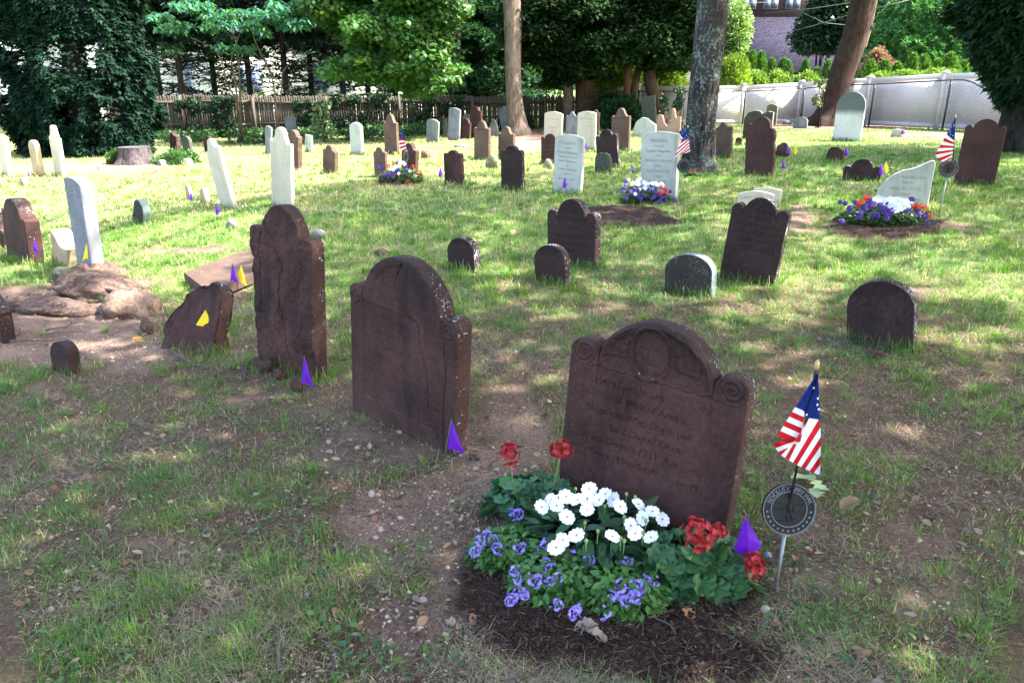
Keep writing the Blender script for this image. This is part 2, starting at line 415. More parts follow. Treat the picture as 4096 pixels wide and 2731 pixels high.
# ------------------------------------------------------------------ grass and litter
def zground(x, y): return gh(x, y)+micro(x, y)
def scatter(n, rmin, rmax, th=39):
    r = np.exp(rng.uniform(math.log(rmin), math.log(rmax), n)); a = np.radians(rng.uniform(-th, th, n))
    return r*np.sin(a), r*np.cos(a)
BLT = np.array([[-.5, 0, 0], [.5, 0, 0], [.42, .14, .45], [-.42, .14, .45], [.28, .42, .80], [-.28, .42, .80], [0, .78, .98]])
BLF = np.array([[0, 1, 2], [0, 2, 3], [3, 2, 4], [3, 4, 5], [5, 4, 6]])
def blades(x, y, h, wd, lean, col, name, label, cat, mat, z0=None, yaw=None):
    n = len(x); yaw = rng.uniform(0, 2*math.pi, n) if yaw is None else yaw
    c, s = np.cos(yaw), np.sin(yaw)
    R = np.zeros((n, 3, 3)); R[:, 0, 0] = c; R[:, 1, 0] = s; R[:, 0, 1] = -s; R[:, 1, 1] = c; R[:, 2, 2] = 1
    z = zground(x, y) if z0 is None else z0
    V, F = stamp(BLT, BLF, R, np.stack([x, y, z-.004], 1), np.stack([wd, h*lean, h*np.sqrt(np.clip(1-(lean*.5)**2, .05, 1))], 1))
    o = build(name, V, F, mat, tint=np.repeat(col, len(BLT), 0))
    return tag(o, label, cat, kind='stuff')
GA = np.array([.085, .205, .034]); GB = np.array([.17, .31, .055]); GC = np.array([.56, .48, .28]); GD = np.array([.06, .15, .07])
def gcol(n, x, y, dry=.12):
    dry = (dry+.36*sm((np.hypot(x, y)-8.5)/3)*sm((2.5-x)/4+.3))[:, None]  # extra straw-pale blades put the far left sunlight into the lawn colour
    a = rng.random((n, 1)); p = fbm(x*1.1, y*1.1, 0, 41, 3)[:, None]
    c = GA*(1-a)+GB*a
    c = np.where(p < .43, c*.55+GD*.45, c)
    c = np.where(rng.random((n, 1)) < dry+np.clip((p-.5)*1.2, 0, .14), GC*(.75+.6*a), c)
    return c*(0.85+.3*rng.random((n, 1)))
# lawn
x, y = scatter(430000, 1.45, 30)
P = np.stack([x, y, gh(x, y)], 1); d, mu, lawn = zones(P)
k = rng.random(len(x)) < lawn*1.05; x, y = x[k], y[k]; R = np.hypot(x, y)
farf = sm((R-3)/5)
h = (.020+.026*rng.random(len(x)))*(1+.5*farf); wd = .0022*np.maximum(1, (R/3.0)**.85)
blades(x, y, h, wd, rng.uniform(.3, 1.6, len(x)), gcol(len(x), x, y), 'lawn_grass', 'short patchy green lawn grass between the gravestones', 'grass', M['grass'])
# tufts
tx, ty = scatter(8200, 1.5, 16)
P = np.stack([tx, ty, gh(tx, ty)], 1); d, mu, lawn = zones(P)
k = rng.random(len(tx)) < np.clip(lawn*1.05+.12*(1-mu), 0, 1)*(1-.9*d); tx, ty = tx[k], ty[k]
nb = rng.integers(12, 40, len(tx)); ii = np.repeat(np.arange(len(tx)), nb); R = np.hypot(tx, ty)[ii]
spread = (.012+.03*rng.random(len(tx)))[ii]
x = tx[ii]+rng.normal(0, 1, len(ii))*spread; y = ty[ii]+rng.normal(0, 1, len(ii))*spread
th_ = (.030+.045*rng.random(len(tx))**1.6+.02*sm((np.hypot(tx, ty)-3.5)/3))[ii]; h = th_*rng.uniform(.5, 1.15, len(ii))
c = gcol(len(tx), tx, ty, -.25)[ii]*(.85+.3*rng.random((len(ii), 1)))
yaw = np.arctan2(y-ty[ii], x-tx[ii])-math.pi/2+rng.normal(0, .6, len(ii))
blades(x, y, h, .0028*np.maximum(1, (R/3.2)**.7), rng.uniform(.35, 1.4, len(ii)), c, 'grass_tufts', 'longer bright green grass tufts standing out of the lawn', 'grass', M['grass'], yaw=yaw)
# dry thatch, flat straw
x, y = scatter(170000, 1.45, 12)
P = np.stack([x, y, gh(x, y)], 1); d, mu, lawn = zones(P)
k = rng.random(len(x)) < (1-.8*d)*(1-.9*mu)*np.clip(fbm(x*2.5, y*2.5, 0, 55, 3)*2.4-.75, .1, 1); x, y = x[k], y[k]; R = np.hypot(x, y)
c = np.array([.36, .29, .19])*(.25+1.0*rng.random((len(x), 1)))+np.array([0, .0, .02])
blades(x, y, .02+.035*rng.random(len(x)), .0017*np.maximum(1, (R/3)**.8), rng.uniform(1.7, 1.98, len(x)), c, 'dry_thatch', 'dry straw coloured dead grass lying on the soil', 'dead grass', M['dry'], z0=zground(x, y)+.008+.006*rng.random(len(x)))

# pebbles
IC_V, IC_F = None, None
def ico(sub=1):
    import bmesh
    bm = bmesh.new(); bmesh.ops.create_icosphere(bm, subdivisions=sub, radius=1)
    v = np.array([q.co[:] for q in bm.verts]); f = np.array([[q.index for q in p.verts] for p in bm.faces]); bm.free(); return v, f
icv, icf = ico(1); icv2, icf2 = ico(2); icv4, icf4 = ico(4)
x, y = scatter(19000, 1.5, 9)
P = np.stack([x, y, gh(x, y)], 1); d, mu, lawn = zones(P)
k = rng.random(len(x)) < np.clip(.10+.9*d-.75*mu, 0.02, 1)*np.clip(fbm(x*1.8, y*1.8, 0, 66, 2)*2.6-.8, .1, 1); x, y = x[k], y[k]; n_ = len(x)
s = .0022+.010*rng.random(n_)**5; q = rdir(n_)
tn = np.array([.42, .35, .27])*(.45+.75*rng.random((n_, 1)))*(1+rng.normal(0, .05, (n_, 3)))
V, F = stamp(icv, icf, frames(q), np.stack([x, y, zground(x, y)+s*.35], 1), np.stack([s*rng.uniform(.8, 1.5, n_), s, s*rng.uniform(.5, .9, n_)], 1))
tag(build('pebbles', V, F, M['pebble'], smooth=True, tint=np.repeat(tn, len(icv), 0)), 'small tan and grey pebbles lying loose on the bare soil', 'pebbles', kind='stuff')
# dead leaves : crumpled pointed ovals
def leaf_tpl(nl=5, wpow=.8, curl=.25, serr=0.0):
    t = np.linspace(0, 1, nl); w_ = np.sin(np.pi*t**.8)**wpow*.5; w_[0] = .03; w_[-1] = .0
    V = []; 
    for i in range(nl):
        V += [[-w_[i]*.7, t[i], curl*(w_[i])*.8+curl*.4*t[i]**2], [0, t[i], curl*.4*t[i]**2-.02], [w_[i]*.7, t[i], curl*(w_[i])*.8+curl*.4*t[i]**2]]
    F = []
    for i in range(nl-1):
        a = i*3; F += [[a, a+1, a+4, a+3], [a+1, a+2, a+5, a+4]]
    return np.array(V), np.array(F)
LFV, LFF = leaf_tpl()
def leafscatter(n, rmax, size, cols, name, label, cat, mat, dens, zoff=.006, tilt=.35, zr=.01, tpl=None):
    tv, tf = tpl or (LFV, LFF)
    x, y = scatter(n, 1.5, rmax); P = np.stack([x, y, gh(x, y)], 1); d, mu, lawn = zones(P)
    k = rng.random(len(x)) < dens(x, y, d, mu, lawn); x, y = x[k], y[k]; m = len(x)
    a = rng.uniform(0, 2*math.pi, m); dr = np.stack([np.cos(a), np.sin(a), rng.normal(0, tilt*.5, m)], 1)
    up = np.stack([rng.normal(0, tilt, m), rng.normal(0, tilt, m), np.ones(m)], 1)
    s = size*rng.uniform(.4, 1.2, m); Rr = np.hypot(x, y)
    cols = np.array(cols); c = cols[rng.integers(0, len(cols), m)]*(.6+.7*rng.random((m, 1)))
    V, F = stamp(tv, tf, frames(dr, up), np.stack([x, y, zground(x, y)+zoff+zr*rng.random(m)], 1), np.stack([s*rng.uniform(.6, 1.1, m), s, s*rng.uniform(.4, 1.6, m)], 1))
    return tag(build(name, V, F, mat, tint=np.repeat(c, len(tv), 0)), label, cat, kind='stuff')
leafscatter(5200, 14, .036, [(.26, .16, .10), (.34, .25, .18), (.20, .11, .075), (.26, .20, .17), (.13, .08, .065)], 'dead_leaves', 'scattered curled brown dead leaves on the ground', 'leaves', M['dry'], lambda x, y, d, mu, l: .35+.3*d)
leafscatter(26000, 8, .013, [(.20, .13, .09), (.36, .28, .20), (.10, .065, .05), (.06, .045, .04), (.45, .38, .30)], 'litter_crumbs', 'tiny crumbs of dry leaf and bark littering the soil', 'litter', M['dry'], lambda x, y, d, mu, l: .75*(1-.6*mu), zoff=.003, zr=.006)
leafscatter(15000, 16, .026, [(.07, .16, .04), (.10, .21, .055), (.05, .14, .06)], 'broadleaf_weeds', 'small round leaved green weeds growing low in the grass', 'weeds', M['leaf'], lambda x, y, d, mu, l: (1-d)*(1-mu)*np.clip(fbm(x*2.2, y*2.2, 0, 77, 2)*4-2.0, 0, 1), zoff=.012, tilt=.4, zr=.025)
# wood chips of the mulch beds
x, y = scatter(60000, 1.5, 12)
P = np.stack([x, y, gh(x, y)], 1); d, mu, lawn = zones(P); k = (rng.random(len(x)) < mu**1.5); x, y = x[k], y[k]; m_ = len(x)
a = rng.uniform(0, 2*math.pi, m_); dr = np.stack([np.cos(a), np.sin(a), rng.normal(0, .25, m_)], 1)
bx = np.array([[sx, sy, sz] for sx in (-.5, .5) for sy in (-.5, .5) for sz in (-.5, .5)]); bx[:2] *= [1, .8, .3]; bx[[0, 1, 4, 5], 0] *= .25; bx[[2, 3], 0] *= .6; bx[[2, 6], 2] += .3
bf = np.array([[0, 1, 3, 2], [4, 6, 7, 5], [0, 4, 5, 1], [2, 3, 7, 6], [0, 2, 6, 4], [1, 5, 7, 3]])
R = np.hypot(x, y); s = (.008+.022*rng.random(m_)**2)*np.maximum(1, R/6)
V, F = stamp(bx, bf, frames(dr), np.stack([x, y, zground(x, y)+.016+.02*rng.random(m_)], 1), np.stack([s*rng.uniform(.18, .42, m_), s, s*.14], 1))
c = np.array([.075, .048, .040])*(.35+1.3*rng.random((m_, 1))**1.6)
tag(build('mulch_chips', V, F, M['dry'], tint=np.repeat(c, 8, 0)), 'dark brown shredded wood mulch in the planting beds', 'mulch', kind='stuff')
# thin twigs
mb = MB(); x, y = scatter(520, 1.6, 9)
P = np.stack([x, y, gh(x, y)], 1)
for (a0, b0) in zip(x, y):
    L = random.uniform(.04, .16); t = random.uniform(0, 6.28); pts = []
    for q in range(5):
        pts.append([a0, b0, float(zground(a0, b0))+.012+.01*random.random()]); t += random.uniform(-.35, .35); a0 += L/4*math.cos(t); b0 += L/4*math.sin(t)
    g_ = random.uniform(.05, .16)
    mb.add(*(lambda V, F: (V, F))(*(lambda m: (np.concatenate(m.V), m.F[4][0]))((lambda m: (m.tube(pts, [.0025, .0022, .002, .0016, .001], 4, cap=False), m)[1])(MB()))), tint=(g_, g_*.85, g_*.8))
tag(mb.obj('fallen_twigs', M['dry']), 'thin broken grey twigs strewn over the ground', 'twigs', kind='stuff')

# ------------------------------------------------------------------ gravestones
YAW = math.radians(-40)
def rotm(yaw, bl, sl): return (Matrix.Rotation(yaw, 3, 'Z') @ Matrix.Rotation(-bl, 3, 'X') @ Matrix.Rotation(sl, 3, 'Y'))
def solve_stone(xl, xr, yb, yt, xt=None, yaw=YAW, bl=0.0, W=None, P=None):
    P = P or G((xl+xr)/2, yb)
    d = Vector((math.cos(yaw), math.sin(yaw), 0))
    if W is None:
        a, b = 0.02, 4
        for _ in range(40):
            W = (a+b)/2
            if proj(P+d*W/2)[0]-proj(P-d*W/2)[0] > xr-xl: b = W
            else: a = W
    H, sl = .8, 0.0
    def f(H, sl):
        q = proj(P+rotm(yaw, bl, sl) @ Vector((0, 0, H))); return q
    for _ in range(25):
        q = f(H, sl); e = 1e-3
        if xt is None:
            H += (yt-q[1])/((f(H+e, sl)[1]-q[1])/e); continue
        a = [(f(H+e, sl)[i]-q[i])/e for i in (0, 1)]; b = [(f(H, sl+e)[i]-q[i])/e for i in (0, 1)]
        D = a[0]*b[1]-a[1]*b[0]; r0, r1 = xt-q[0], yt-q[1]
        H += max(-.3, min(.3, (r0*b[1]-r1*b[0])/D)); sl += max(-.2, min(.2, (a[0]*r1-a[1]*r0)/D))
    return P, W, H, sl
def prof(kind, W, H, k=None):
    """outline of the top: arrays u (metres, rising), z (metres)"""
    k = dict(k or {}); U, Z = [], []
    def arc(cx, rx, z0, rz, a0, a1, n):
        for a in np.linspace(a0, a1, n): U.append(cx+rx*math.cos(a)); Z.append(z0+rz*math.sin(a))
    h = W/2
    if kind == 'tymp':          # big middle arch between two rounded shoulders
        s = k.get('s', .16)*W/2; drop = k.get('drop', .26)*W; sh = k.get('sh', .10)*W; nd = k.get('nd', .05)*W
        zn = H-drop; r = h-2*s
        arc(-h+s, s, zn, sh, math.pi, .12, 12); arc(0, r, zn-nd, drop+nd, math.pi, 0, 40); arc(h-s, s, zn, sh, math.pi-.12, 0, 12)
    elif kind == 'ogee':        # round head with concave flanks down to small pointed shoulders
        drop = k.get('drop', .34)*W; r = k.get('r', .22)*W; z1 = H-r*1.05
        zs = H-drop
        U += [-h]; Z += [zs-.02*W]
        U += [-h+.04*W]; Z += [zs+.02*W]
        for t in np.linspace(0, 1, 12):
            U.append(-h+.08*W+(h-.08*W-r)*t); Z.append(zs+(z1-zs)*(t**1.7)-.05*W*math.sin(math.pi*min(1, t*1.4)))
        arc(0, r, z1, r*1.05, math.pi, 0, 24)
        for t in np.linspace(1, 0, 12):
            U.append(h-.08*W-(h-.08*W-r)*t); Z.append(zs+(z1-zs)*(t**1.7)-.05*W*math.sin(math.pi*min(1, t*1.4)))
        U += [h-.04*W, h]; Z += [zs+.02*W, zs-.02*W]
    elif kind == 'round':
        d_ = k.get('d', .5)*W; arc(0, h, H-d_, d_, math.pi, 0, 40)
    elif kind == 'seg':
        d_ = k.get('d', .10)*W; R_ = (h*h+d_*d_)/(2*d_); a = math.asin(min(1, h/R_)); arc(0, R_, H-R_, R_, math.pi/2+a, math.pi/2-a, 24)
    elif kind == 'gothic':
        for t in np.linspace(-1, 1, 30): U.append(h*t); Z.append(H-.75*W*abs(t)**1.6)
    elif kind == 'flat':
        for t in np.linspace(-1, 1, 12): U.append(h*t); Z.append(H)
    elif kind == 'poly':
        for (u, v) in k['pts']: U.append(u*W); Z.append(v*H)
    U, Z = np.array(U), np.array(Z)
    U = np.maximum.accumulate(U)+np.arange(len(U))*1e-6
    return U, Z
TXT = {}
def text_tris(s, size):
    key = s
    if key not in TXT:
        c = bpy.data.curves.new('t', 'FONT'); c.body = s; c.size = 1; c.align_x = 'CENTER'; c.resolution_u = 3
        o = bpy.data.objects.new('t', c); COL.objects.link(o); bpy.context.view_layer.update()
        me = o.evaluated_get(bpy.context.evaluated_depsgraph_get()).to_mesh(); me.calc_loop_triangles()
        v = np.array([q.co[:2] for q in me.vertices]).reshape(-1, 2); t = np.array([q.vertices[:] for q in me.loop_triangles]).reshape(-1, 3)
        bpy.data.objects.remove(o); bpy.data.curves.remove(c); TXT[key] = (v, t)
    v, t = TXT[key]; return v*size, t
def raster(U, Z, lines):
    """depth mask 0..1 of carved text at points"""
    shp = U.shape; U = U.ravel(); Z = Z.ravel(); out = np.zeros(U.shape)
    for (s, size, cx, cz) in lines:
        v, t = text_tris(s, size); v = v+np.array([cx, cz])
        lo, hi = v.min(0), v.max(0)
        sel = np.where((U > lo[0]) & (U < hi[0]) & (Z > lo[1]) & (Z < hi[1]))[0]
        su, sz = U[sel], Z[sel]
        for a, b, c in t:
            A, B, C_ = v[a], v[b], v[c]
            x0, x1 = min(A[0], B[0], C_[0]), max(A[0], B[0], C_[0]); y0, y1 = min(A[1], B[1], C_[1]), max(A[1], B[1], C_[1])
            q = np.where((su >= x0) & (su <= x1) & (sz >= y0) & (sz <= y1))[0]
            if not len(q): continue
            D = (B[1]-C_[1])*(A[0]-C_[0])+(C_[0]-B[0])*(A[1]-C_[1])
            if abs(D) < 1e-12: continue
            l1 = ((B[1]-C_[1])*(su[q]-C_[0])+(C_[0]-B[0])*(sz[q]-C_[1]))/D; l2 = ((C_[1]-A[1])*(su[q]-C_[0])+(A[0]-C_[0])*(sz[q]-C_[1]))/D
            ok = (l1 >= -.01) & (l2 >= -.01) & (l1+l2 <= 1.01); out[sel[q[ok]]] = 1
    return out.reshape(shp)
def seg_dist(U, Z, pts):
    d = np.full(U.shape, 9.0)
    for (a, b) in zip(pts[:-1], pts[1:]):
        a, b = np.array(a), np.array(b); ab = b-a; L = ab.dot(ab)+1e-9
        t = np.clip(((U-a[0])*ab[0]+(Z-a[1])*ab[1])/L, 0, 1)
        d = np.minimum(d, np.hypot(U-a[0]-t*ab[0], Z-a[1]-t*ab[1]))
    return d
def jag(pts, n=6, a=.008, seed=0):
    r = random.Random(seed); out = []
    for p, q in zip(pts[:-1], pts[1:]):
        for i in range(n):
            t = i/n; out.append((p[0]+(q[0]-p[0])*t+r.uniform(-a, a), p[1]+(q[1]-p[1])*t+r.uniform(-a, a)))
    out.append(pts[-1]); return out
def stone_mesh(kind, W, H, T, k=None, res=.02, rough=.004, bev=.006, relief=None, seed=0, side_rough=None, taper=0.0):
    U, Z = prof(kind, W, H, k)
    L = np.concatenate([[0], np.cumsum(np.hypot(np.diff(U), np.diff(Z)))])
    nc = max(14, int(L[-1]/res)); s = np.linspace(0, L[-1], nc)
    u = np.interp(s, L, U); top = np.interp(s, L, Z)
    sl = np.hypot(1, np.gradient(top)/(np.gradient(u)+1e-6)); sl = np.clip(sl, 1, 12)
    zb = -.12
    nv = max(10, int((H+.12)/res)); f = np.concatenate([np.linspace(0, 1-min(.2, bev*1.4/H), nv), 1-np.array([.9, .5, .2, 0])*bev/H])
    f = np.unique(np.clip(f, 0, 1)); nr = len(f)
    UU = np.tile(u[None], (nr, 1)); ZZ = zb+(top[None]-zb)*f[:, None]
    ed = np.minimum((top[None]-ZZ)/sl[None], W/2-np.abs(UU)); ed = np.minimum(ed, 9)
    bv = np.where(ed < bev, bev*(1-np.sqrt(np.clip(1-(1-np.clip(ed/bev, 0, 1))**2, 0, 1))), 0)
    sd = seed*13.7
    n1 = (fbm(UU*7+sd, ZZ*7, 0, 3, 4)-.5)*rough*2+(fbm(UU*35+sd, ZZ*35, 0, 5, 3)-.5)*rough*.6
    Yf = bv+n1
    if relief is not None: Yf = Yf+relief(UU, ZZ, W, H)
    Yb = T-bv+(fbm(UU*7+sd, ZZ*7, 9, 3, 3)-.5)*rough*2
    wob = (fbm(ZZ*9+sd, UU*4, 3, 8, 3)-.5)*(side_rough if side_rough is not None else rough*1.6)
    eu = np.where(ed < .03, 1-ed/.03, 0)
    UX = UU*(1-taper*(1-f[:, None]))+wob*eu*np.sign(UU)
    Vf = np.stack([UX, Yf, ZZ], -1).reshape(-1, 3); Vb = np.stack([UX, Yb, ZZ], -1).reshape(-1, 3)
    i = np.arange(nr-1)[:, None]; j = np.arange(nc-1)[None]
    q = np.stack([i*nc+j, i*nc+j+1, (i+1)*nc+j+1, (i+1)*nc+j], -1).reshape(-1, 4)
    nf = len(Vf); F = [q, q[:, ::-1]+nf]
    per = np.concatenate([np.arange(nr)*nc, (nr-1)*nc+np.arange(1, nc), (np.arange(nr-2, -1, -1))*nc+nc-1])
    nt_ = 4; rows = [per]; V = [Vf, Vb]; cnt = 2*nf
    cen = np.array([0, 0, H*.4])
    for m in range(1, nt_):
        t = m/nt_; Pm = Vf[per]*(1-t)+Vb[per]*t
        dv = Pm-cen; dv[:, 1] = 0; dv /= np.linalg.norm(dv, axis=1)[:, None]+1e-9
        Pm = Pm+dv*((fbm(Pm[:, 0]*16+sd, Pm[:, 2]*16, Pm[:, 1]*26, 12, 3)-.42)*rough*2)[:, None]
        V.append(Pm); rows.append(cnt+np.arange(len(per))); cnt += len(per)
    rows.append(per+nf)
    for a, b in zip(rows[:-1], rows[1:]): F.append(np.stack([a[:-1], a[1:], b[1:], b[:-1]], 1))
    return np.concatenate(V), np.concatenate(F)
NST = [0]
def stone(label, kind, mat, xl, xr, yb, yt, xt=None, T=.08, yaw=YAW, bl=0.0, W=None, k=None, res=None, rough=.004, bev=.007, relief=None, name='gravestone',
          cat='gravestone', group=None, text=None, letter_mat='cut_shade_grey', P=None, tint=None, taper=0.0, side_rough=None, z=0.0, flat=False):
    P, W, H, sl = solve_stone(xl, xr, yb, yt, xt, yaw, bl, W, P)
    NST[0] += 1
    D = P.y
    res = res or max(.006, min(.03, D*.0022))
    V, F = stone_mesh(kind, W, H, T, k, res, rough, bev, relief, NST[0], side_rough, taper)
    if flat: V = V+rng.normal(0, .004, V.shape)
    o = build(name, V, F, M[mat], smooth=not flat)
    o.matrix_world = Matrix.Translation(P+Vector((0, 0, z))) @ rotm(yaw, bl, sl).to_4x4()
    try:
        o.data.set_sharp_from_angle(angle=math.radians(50))
    except Exception: pass
    tag(o, label, cat, group)
    if text:
        mb = MB()
        for (s, size, cx, cz) in text:
            v, t = text_tris(s, size*W)
            if len(v) == 0: continue
            v = v*np.array([1.0, 1.0])+np.array([cx*W, H+cz*W])
            mb.add(np.stack([v[:, 0], np.full(len(v), -.0035-rough*.6), v[:, 1]], 1), t)
        c = tag(mb.obj('inscription', M[letter_mat], o), kind=None)
    if DEBUG: print('STONE', label[:30], 'P', [round(q, 2) for q in P], 'W', round(W, 2), 'H', round(H, 2), 'sl', round(math.degrees(sl), 1))
    STONES.append((P, W, yaw)); return o
DEBUG = False; STONES = []

# reliefs -------------------------------------------------------
def relief_face(U, Z, W, H):
    r = np.zeros(U.shape); zt = H-.26*W
    cx, cz = -.02, H-.165*W
    # recessed tympanum field
    rr = np.hypot(U/(W*.30), (Z-(H-.30*W))/(W*.27))
    fld = sm((1.0-rr)*12)*sm((Z-(H-.295*W))*120)
    r += .014*fld
    # face oval
    e = np.hypot((U-cx)/(.072), (Z-cz)/(.088))
    r -= .015*np.clip(1-e**2, 0, 1)**.5*(e < 1)
    r -= .014*np.exp(-((e-1.12)/.07)**2)
    for sx in (-1, 1): r += .004*np.exp(-(((U-cx-sx*.025)/.011)**2+((Z-cz-.012)/.006)**2))
    r -= .006*np.exp(-(((U-cx)/.007)**2+((Z-cz+.006)/.022)**2)); r += .003*np.exp(-(((U-cx)/.02)**2+((Z-cz+.045)/.004)**2))
    # wings : fans of feathers
    for sx in (-1, 1):
        a = np.arctan2(Z-(cz-.03), sx*(U-cx)); q = np.hypot(U-cx, Z-(cz-.03))
        wm = sm((q-.09)*60)*sm((W*.285-q)*60)*sm((a+.15)*8)*sm((1.35-a)*8)
        r -= wm*(.004+.009*np.abs(np.sin(q*95))*(.4+.6*np.abs(np.sin(a*9))))
    # border band following arch
    r -= .007*np.exp(-((rr-1.04)/.03)**2)*sm((Z-(H-.30*W))*120)
    # scalloped bottom edge
    r += .004*np.exp(-((Z-(H-.305*W-.008*np.abs(np.sin(U*60))))/.004)**2)*(np.abs(U) < .36*W)
    # scrolls
    for sx in (-1, 1):
        q = np.hypot(U-sx*.415*W, Z-(H-.245*W)); a = np.arctan2(Z-(H-.245*W), sx*(U-sx*.415*W))
        r += (.0042*np.cos((q*300)-a))*sm((.078*W-q)*150)
    g = sm((H-.34*W-Z)*100)
    L = [('Here Lyes Interd The Body', .053, 0, -.40), ('of Wife of Andries', .053, .02, -.485), ('Hegeman Who Departed This', .053, 0, -.57),
         ('Life the 2 Day of December', .053, 0, -.655), ('Anno Domini 1731. Aged . 45 .', .053, 0, -.74), ('Years . Months And .. Days', .053, 0, -.825)]
    r += .0040*(.25+.75*sm((fbm(U*9+3, Z*9, 0, 44, 3)-.36)*7))*raster(U, Z, [(s, c*W*1.12, x*W, H+z*W) for s, c, x, z in L])
    return r
def relief_crack(U, Z, W, H):
    r = np.zeros(U.shape)
    # line of the broken edge running from the crown to the foot at right
    cr = jag([(.02*W, H-.02), (-.03*W, H-.10*W), (-.035*W, H-.25*W), (.08*W, H-.33*W), (.17*W, H-.36*W), (.19*W, H-.50*W), (.25*W, H-.62*W), (.27*W, H-.85*W), (.36*W, H-1.02*W), (.46*W, H-1.18*W), (.48*W, -.1)], 5, .006, 4)
    d = seg_dist(U, Z, cr)
    xc = np.interp(Z, [p[1] for p in cr][::-1], [p[0] for p in cr][::-1])
    r += .016*np.exp(-(d/.0045)**2)
    r -= .007*sm((U-xc)*80)*sm((H-Z)*20)
    pan = sm((.34*W-np.abs(U+.03*W))*150)*sm((H-.335*W-Z)*150)*sm((Z-(H-1.0*W))*150)*(U < xc)
    r += .004*pan
    rr = np.hypot(U/(W*.30), (Z-(H-.34*W))/(W*.30)); r += .006*sm((1-rr)*14)*sm((Z-(H-.33*W))*100)*(U < xc)
    r += .006*(fbm(U*22, Z*22, 0, 17, 3)-.5)*sm((Z-(H-.33*W))*30)
    r -= .004*np.abs(np.sin(U*55))*np.exp(-((Z-(H-.31*W))/.018)**2)*(U < xc)
    for sx in (-1, 1):
        q = np.hypot(U-sx*.43*W, Z-(H-.33*W)); a = np.arctan2(Z-(H-.33*W), sx*(U-sx*.43*W)); r += .003*np.cos(q*300-a)*sm((.06*W-q)*150)
    L = [('Here Lyes Interd', .055, -.07, -.43), ('The Body of', .055, -.07, -.52), ('Daughter of', .055, -.05, -.61), ('Who Dyed July', .055, -.07, -.70), ('16 Anno Domini', .055, -.05, -.79), ('17  Aged  Months', .055, -.06, -.88)]
    r += .0024*raster(U, Z, [(s, c*W, x*W, H+z*W) for s, c, x, z in L])*(U < xc-.01)
    r += .010*np.exp(-(seg_dist(U, Z, jag([(.40*W, H-.42*W), (.42*W, H-.6*W), (.41*W, H-.9*W), (.42*W, 0)], 5, .006, 8))/.004)**2)
    return r
def relief_spall(U, Z, W, H):
    n = fbm(U*9+4, Z*6, 0, 61, 4); n2 = fbm(U*18, Z*11, 0, 62, 4)
    q_ = fbm(U*8+4, Z*7, 0, 61, 5)*11; fl_ = np.floor(q_); r = .0042*(fl_+sm((q_-fl_-.40)/.14)-5)+.007*(fbm(U*38, Z*32, 0, 64, 4)-.5)
    for pts, wd_, dp in (([(-.10*W, H-.42*W), (-.02*W, H-.6*W), (-.06*W, H-.75*W), (-.02*W, H-.95*W), (-.04*W, H-1.15*W), (.02*W, H-1.35*W)], .0035, .018), ([(-.22*W, H-.2*W), (-.16*W, H-.3*W)], .004, .012), ([(.02*W, .18), (.09*W, .08)], .006, .02)):
        r += dp*np.exp(-(seg_dist(U, Z, jag(pts, 5, .008, 3))/wd_)**2)
    xe = .33*W+.02*np.sin(Z*23)+.015*(noise(Z*30, 0)-.5)
    r -= .016*sm((U-xe)*90)*sm((H-.30*W-Z)*30)
    r += .012*np.exp(-(seg_dist(U, Z, jag([(-.30*W, H-.30*W), (-.36*W, H-.55*W), (-.40*W, .3)], 6, .01, 6))/.008)**2)
    return r

TY = 'tymp'
# the three large brownstones of the near row
A = G(2232, 1985); B = G(2876, 2215); PC = (A+B)/2
yw = math.atan2(B.y-A.y, B.x-A.x)
stone('large brownstone with a carved winged face and spiral scrolls, behind the nearest flower bed', TY, 'brown', 2232, 2876, 2100, 1300, 2640, T=.090, yaw=yw, bl=math.radians(3), W=(B-A).length*1.02, P=PC,
      k=dict(s=.175, drop=.235, sh=.06, nd=.05), res=.0023, rough=.0018, bev=.008, relief=relief_face)
A = G(1409, 1637); B = G(1815, 1827); PC = (A+B)/2; yw = math.atan2(B.y-A.y, B.x-A.x)
stone('large cracked brownstone split by a long jagged line from crown to foot', TY, 'brown', 1409, 1808, 1732, 1035, 1600, T=.092, yaw=yw, bl=math.radians(1), W=(B-A).length, P=PC,
      k=dict(s=.13, drop=.30, sh=.05, nd=.05), res=.0045, rough=.0022, bev=.010, relief=relief_crack)
A = G(1027, 1436); B = G(1262, 1528); PC = (A+B)/2; yw = math.atan2(B.y-A.y, B.x-A.x)
stone('tall brownstone with a badly flaked rough face, left of the cracked one', TY, 'brown', 1030, 1262, 1484, 822, 1112, T=.085, yaw=yw, bl=math.radians(2), W=(B-A).length, P=PC,
      k=dict(s=.19, drop=.33, sh=.08, nd=.07), res=.006, rough=.0022, bev=.006, relief=relief_spall, side_rough=.008)
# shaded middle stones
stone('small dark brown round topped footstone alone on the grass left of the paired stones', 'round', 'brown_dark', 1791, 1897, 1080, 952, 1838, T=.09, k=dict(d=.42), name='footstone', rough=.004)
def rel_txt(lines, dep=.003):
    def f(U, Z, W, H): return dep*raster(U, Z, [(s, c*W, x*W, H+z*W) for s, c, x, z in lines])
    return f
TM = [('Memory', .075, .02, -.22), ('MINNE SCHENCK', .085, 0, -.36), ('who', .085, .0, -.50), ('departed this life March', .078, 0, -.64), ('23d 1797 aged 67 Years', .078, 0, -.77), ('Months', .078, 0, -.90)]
stone('dark brownstone with white lichened right edge, behind a small footstone', TY, 'brown_dark', 2187, 2376, 1058, 797, 2283, T=.09, k=dict(s=.20, drop=.30, sh=.10, nd=.04), res=.007, rough=.002, relief=rel_txt(TM), text=TM, letter_mat='cut_shade_brown')
stone('small brown footstone in front of the dark three lobed stone', 'round', 'brown_dark', 2140, 2262, 1138, 980, 2192, T=.08, k=dict(d=.45), name='footstone', rough=.004)
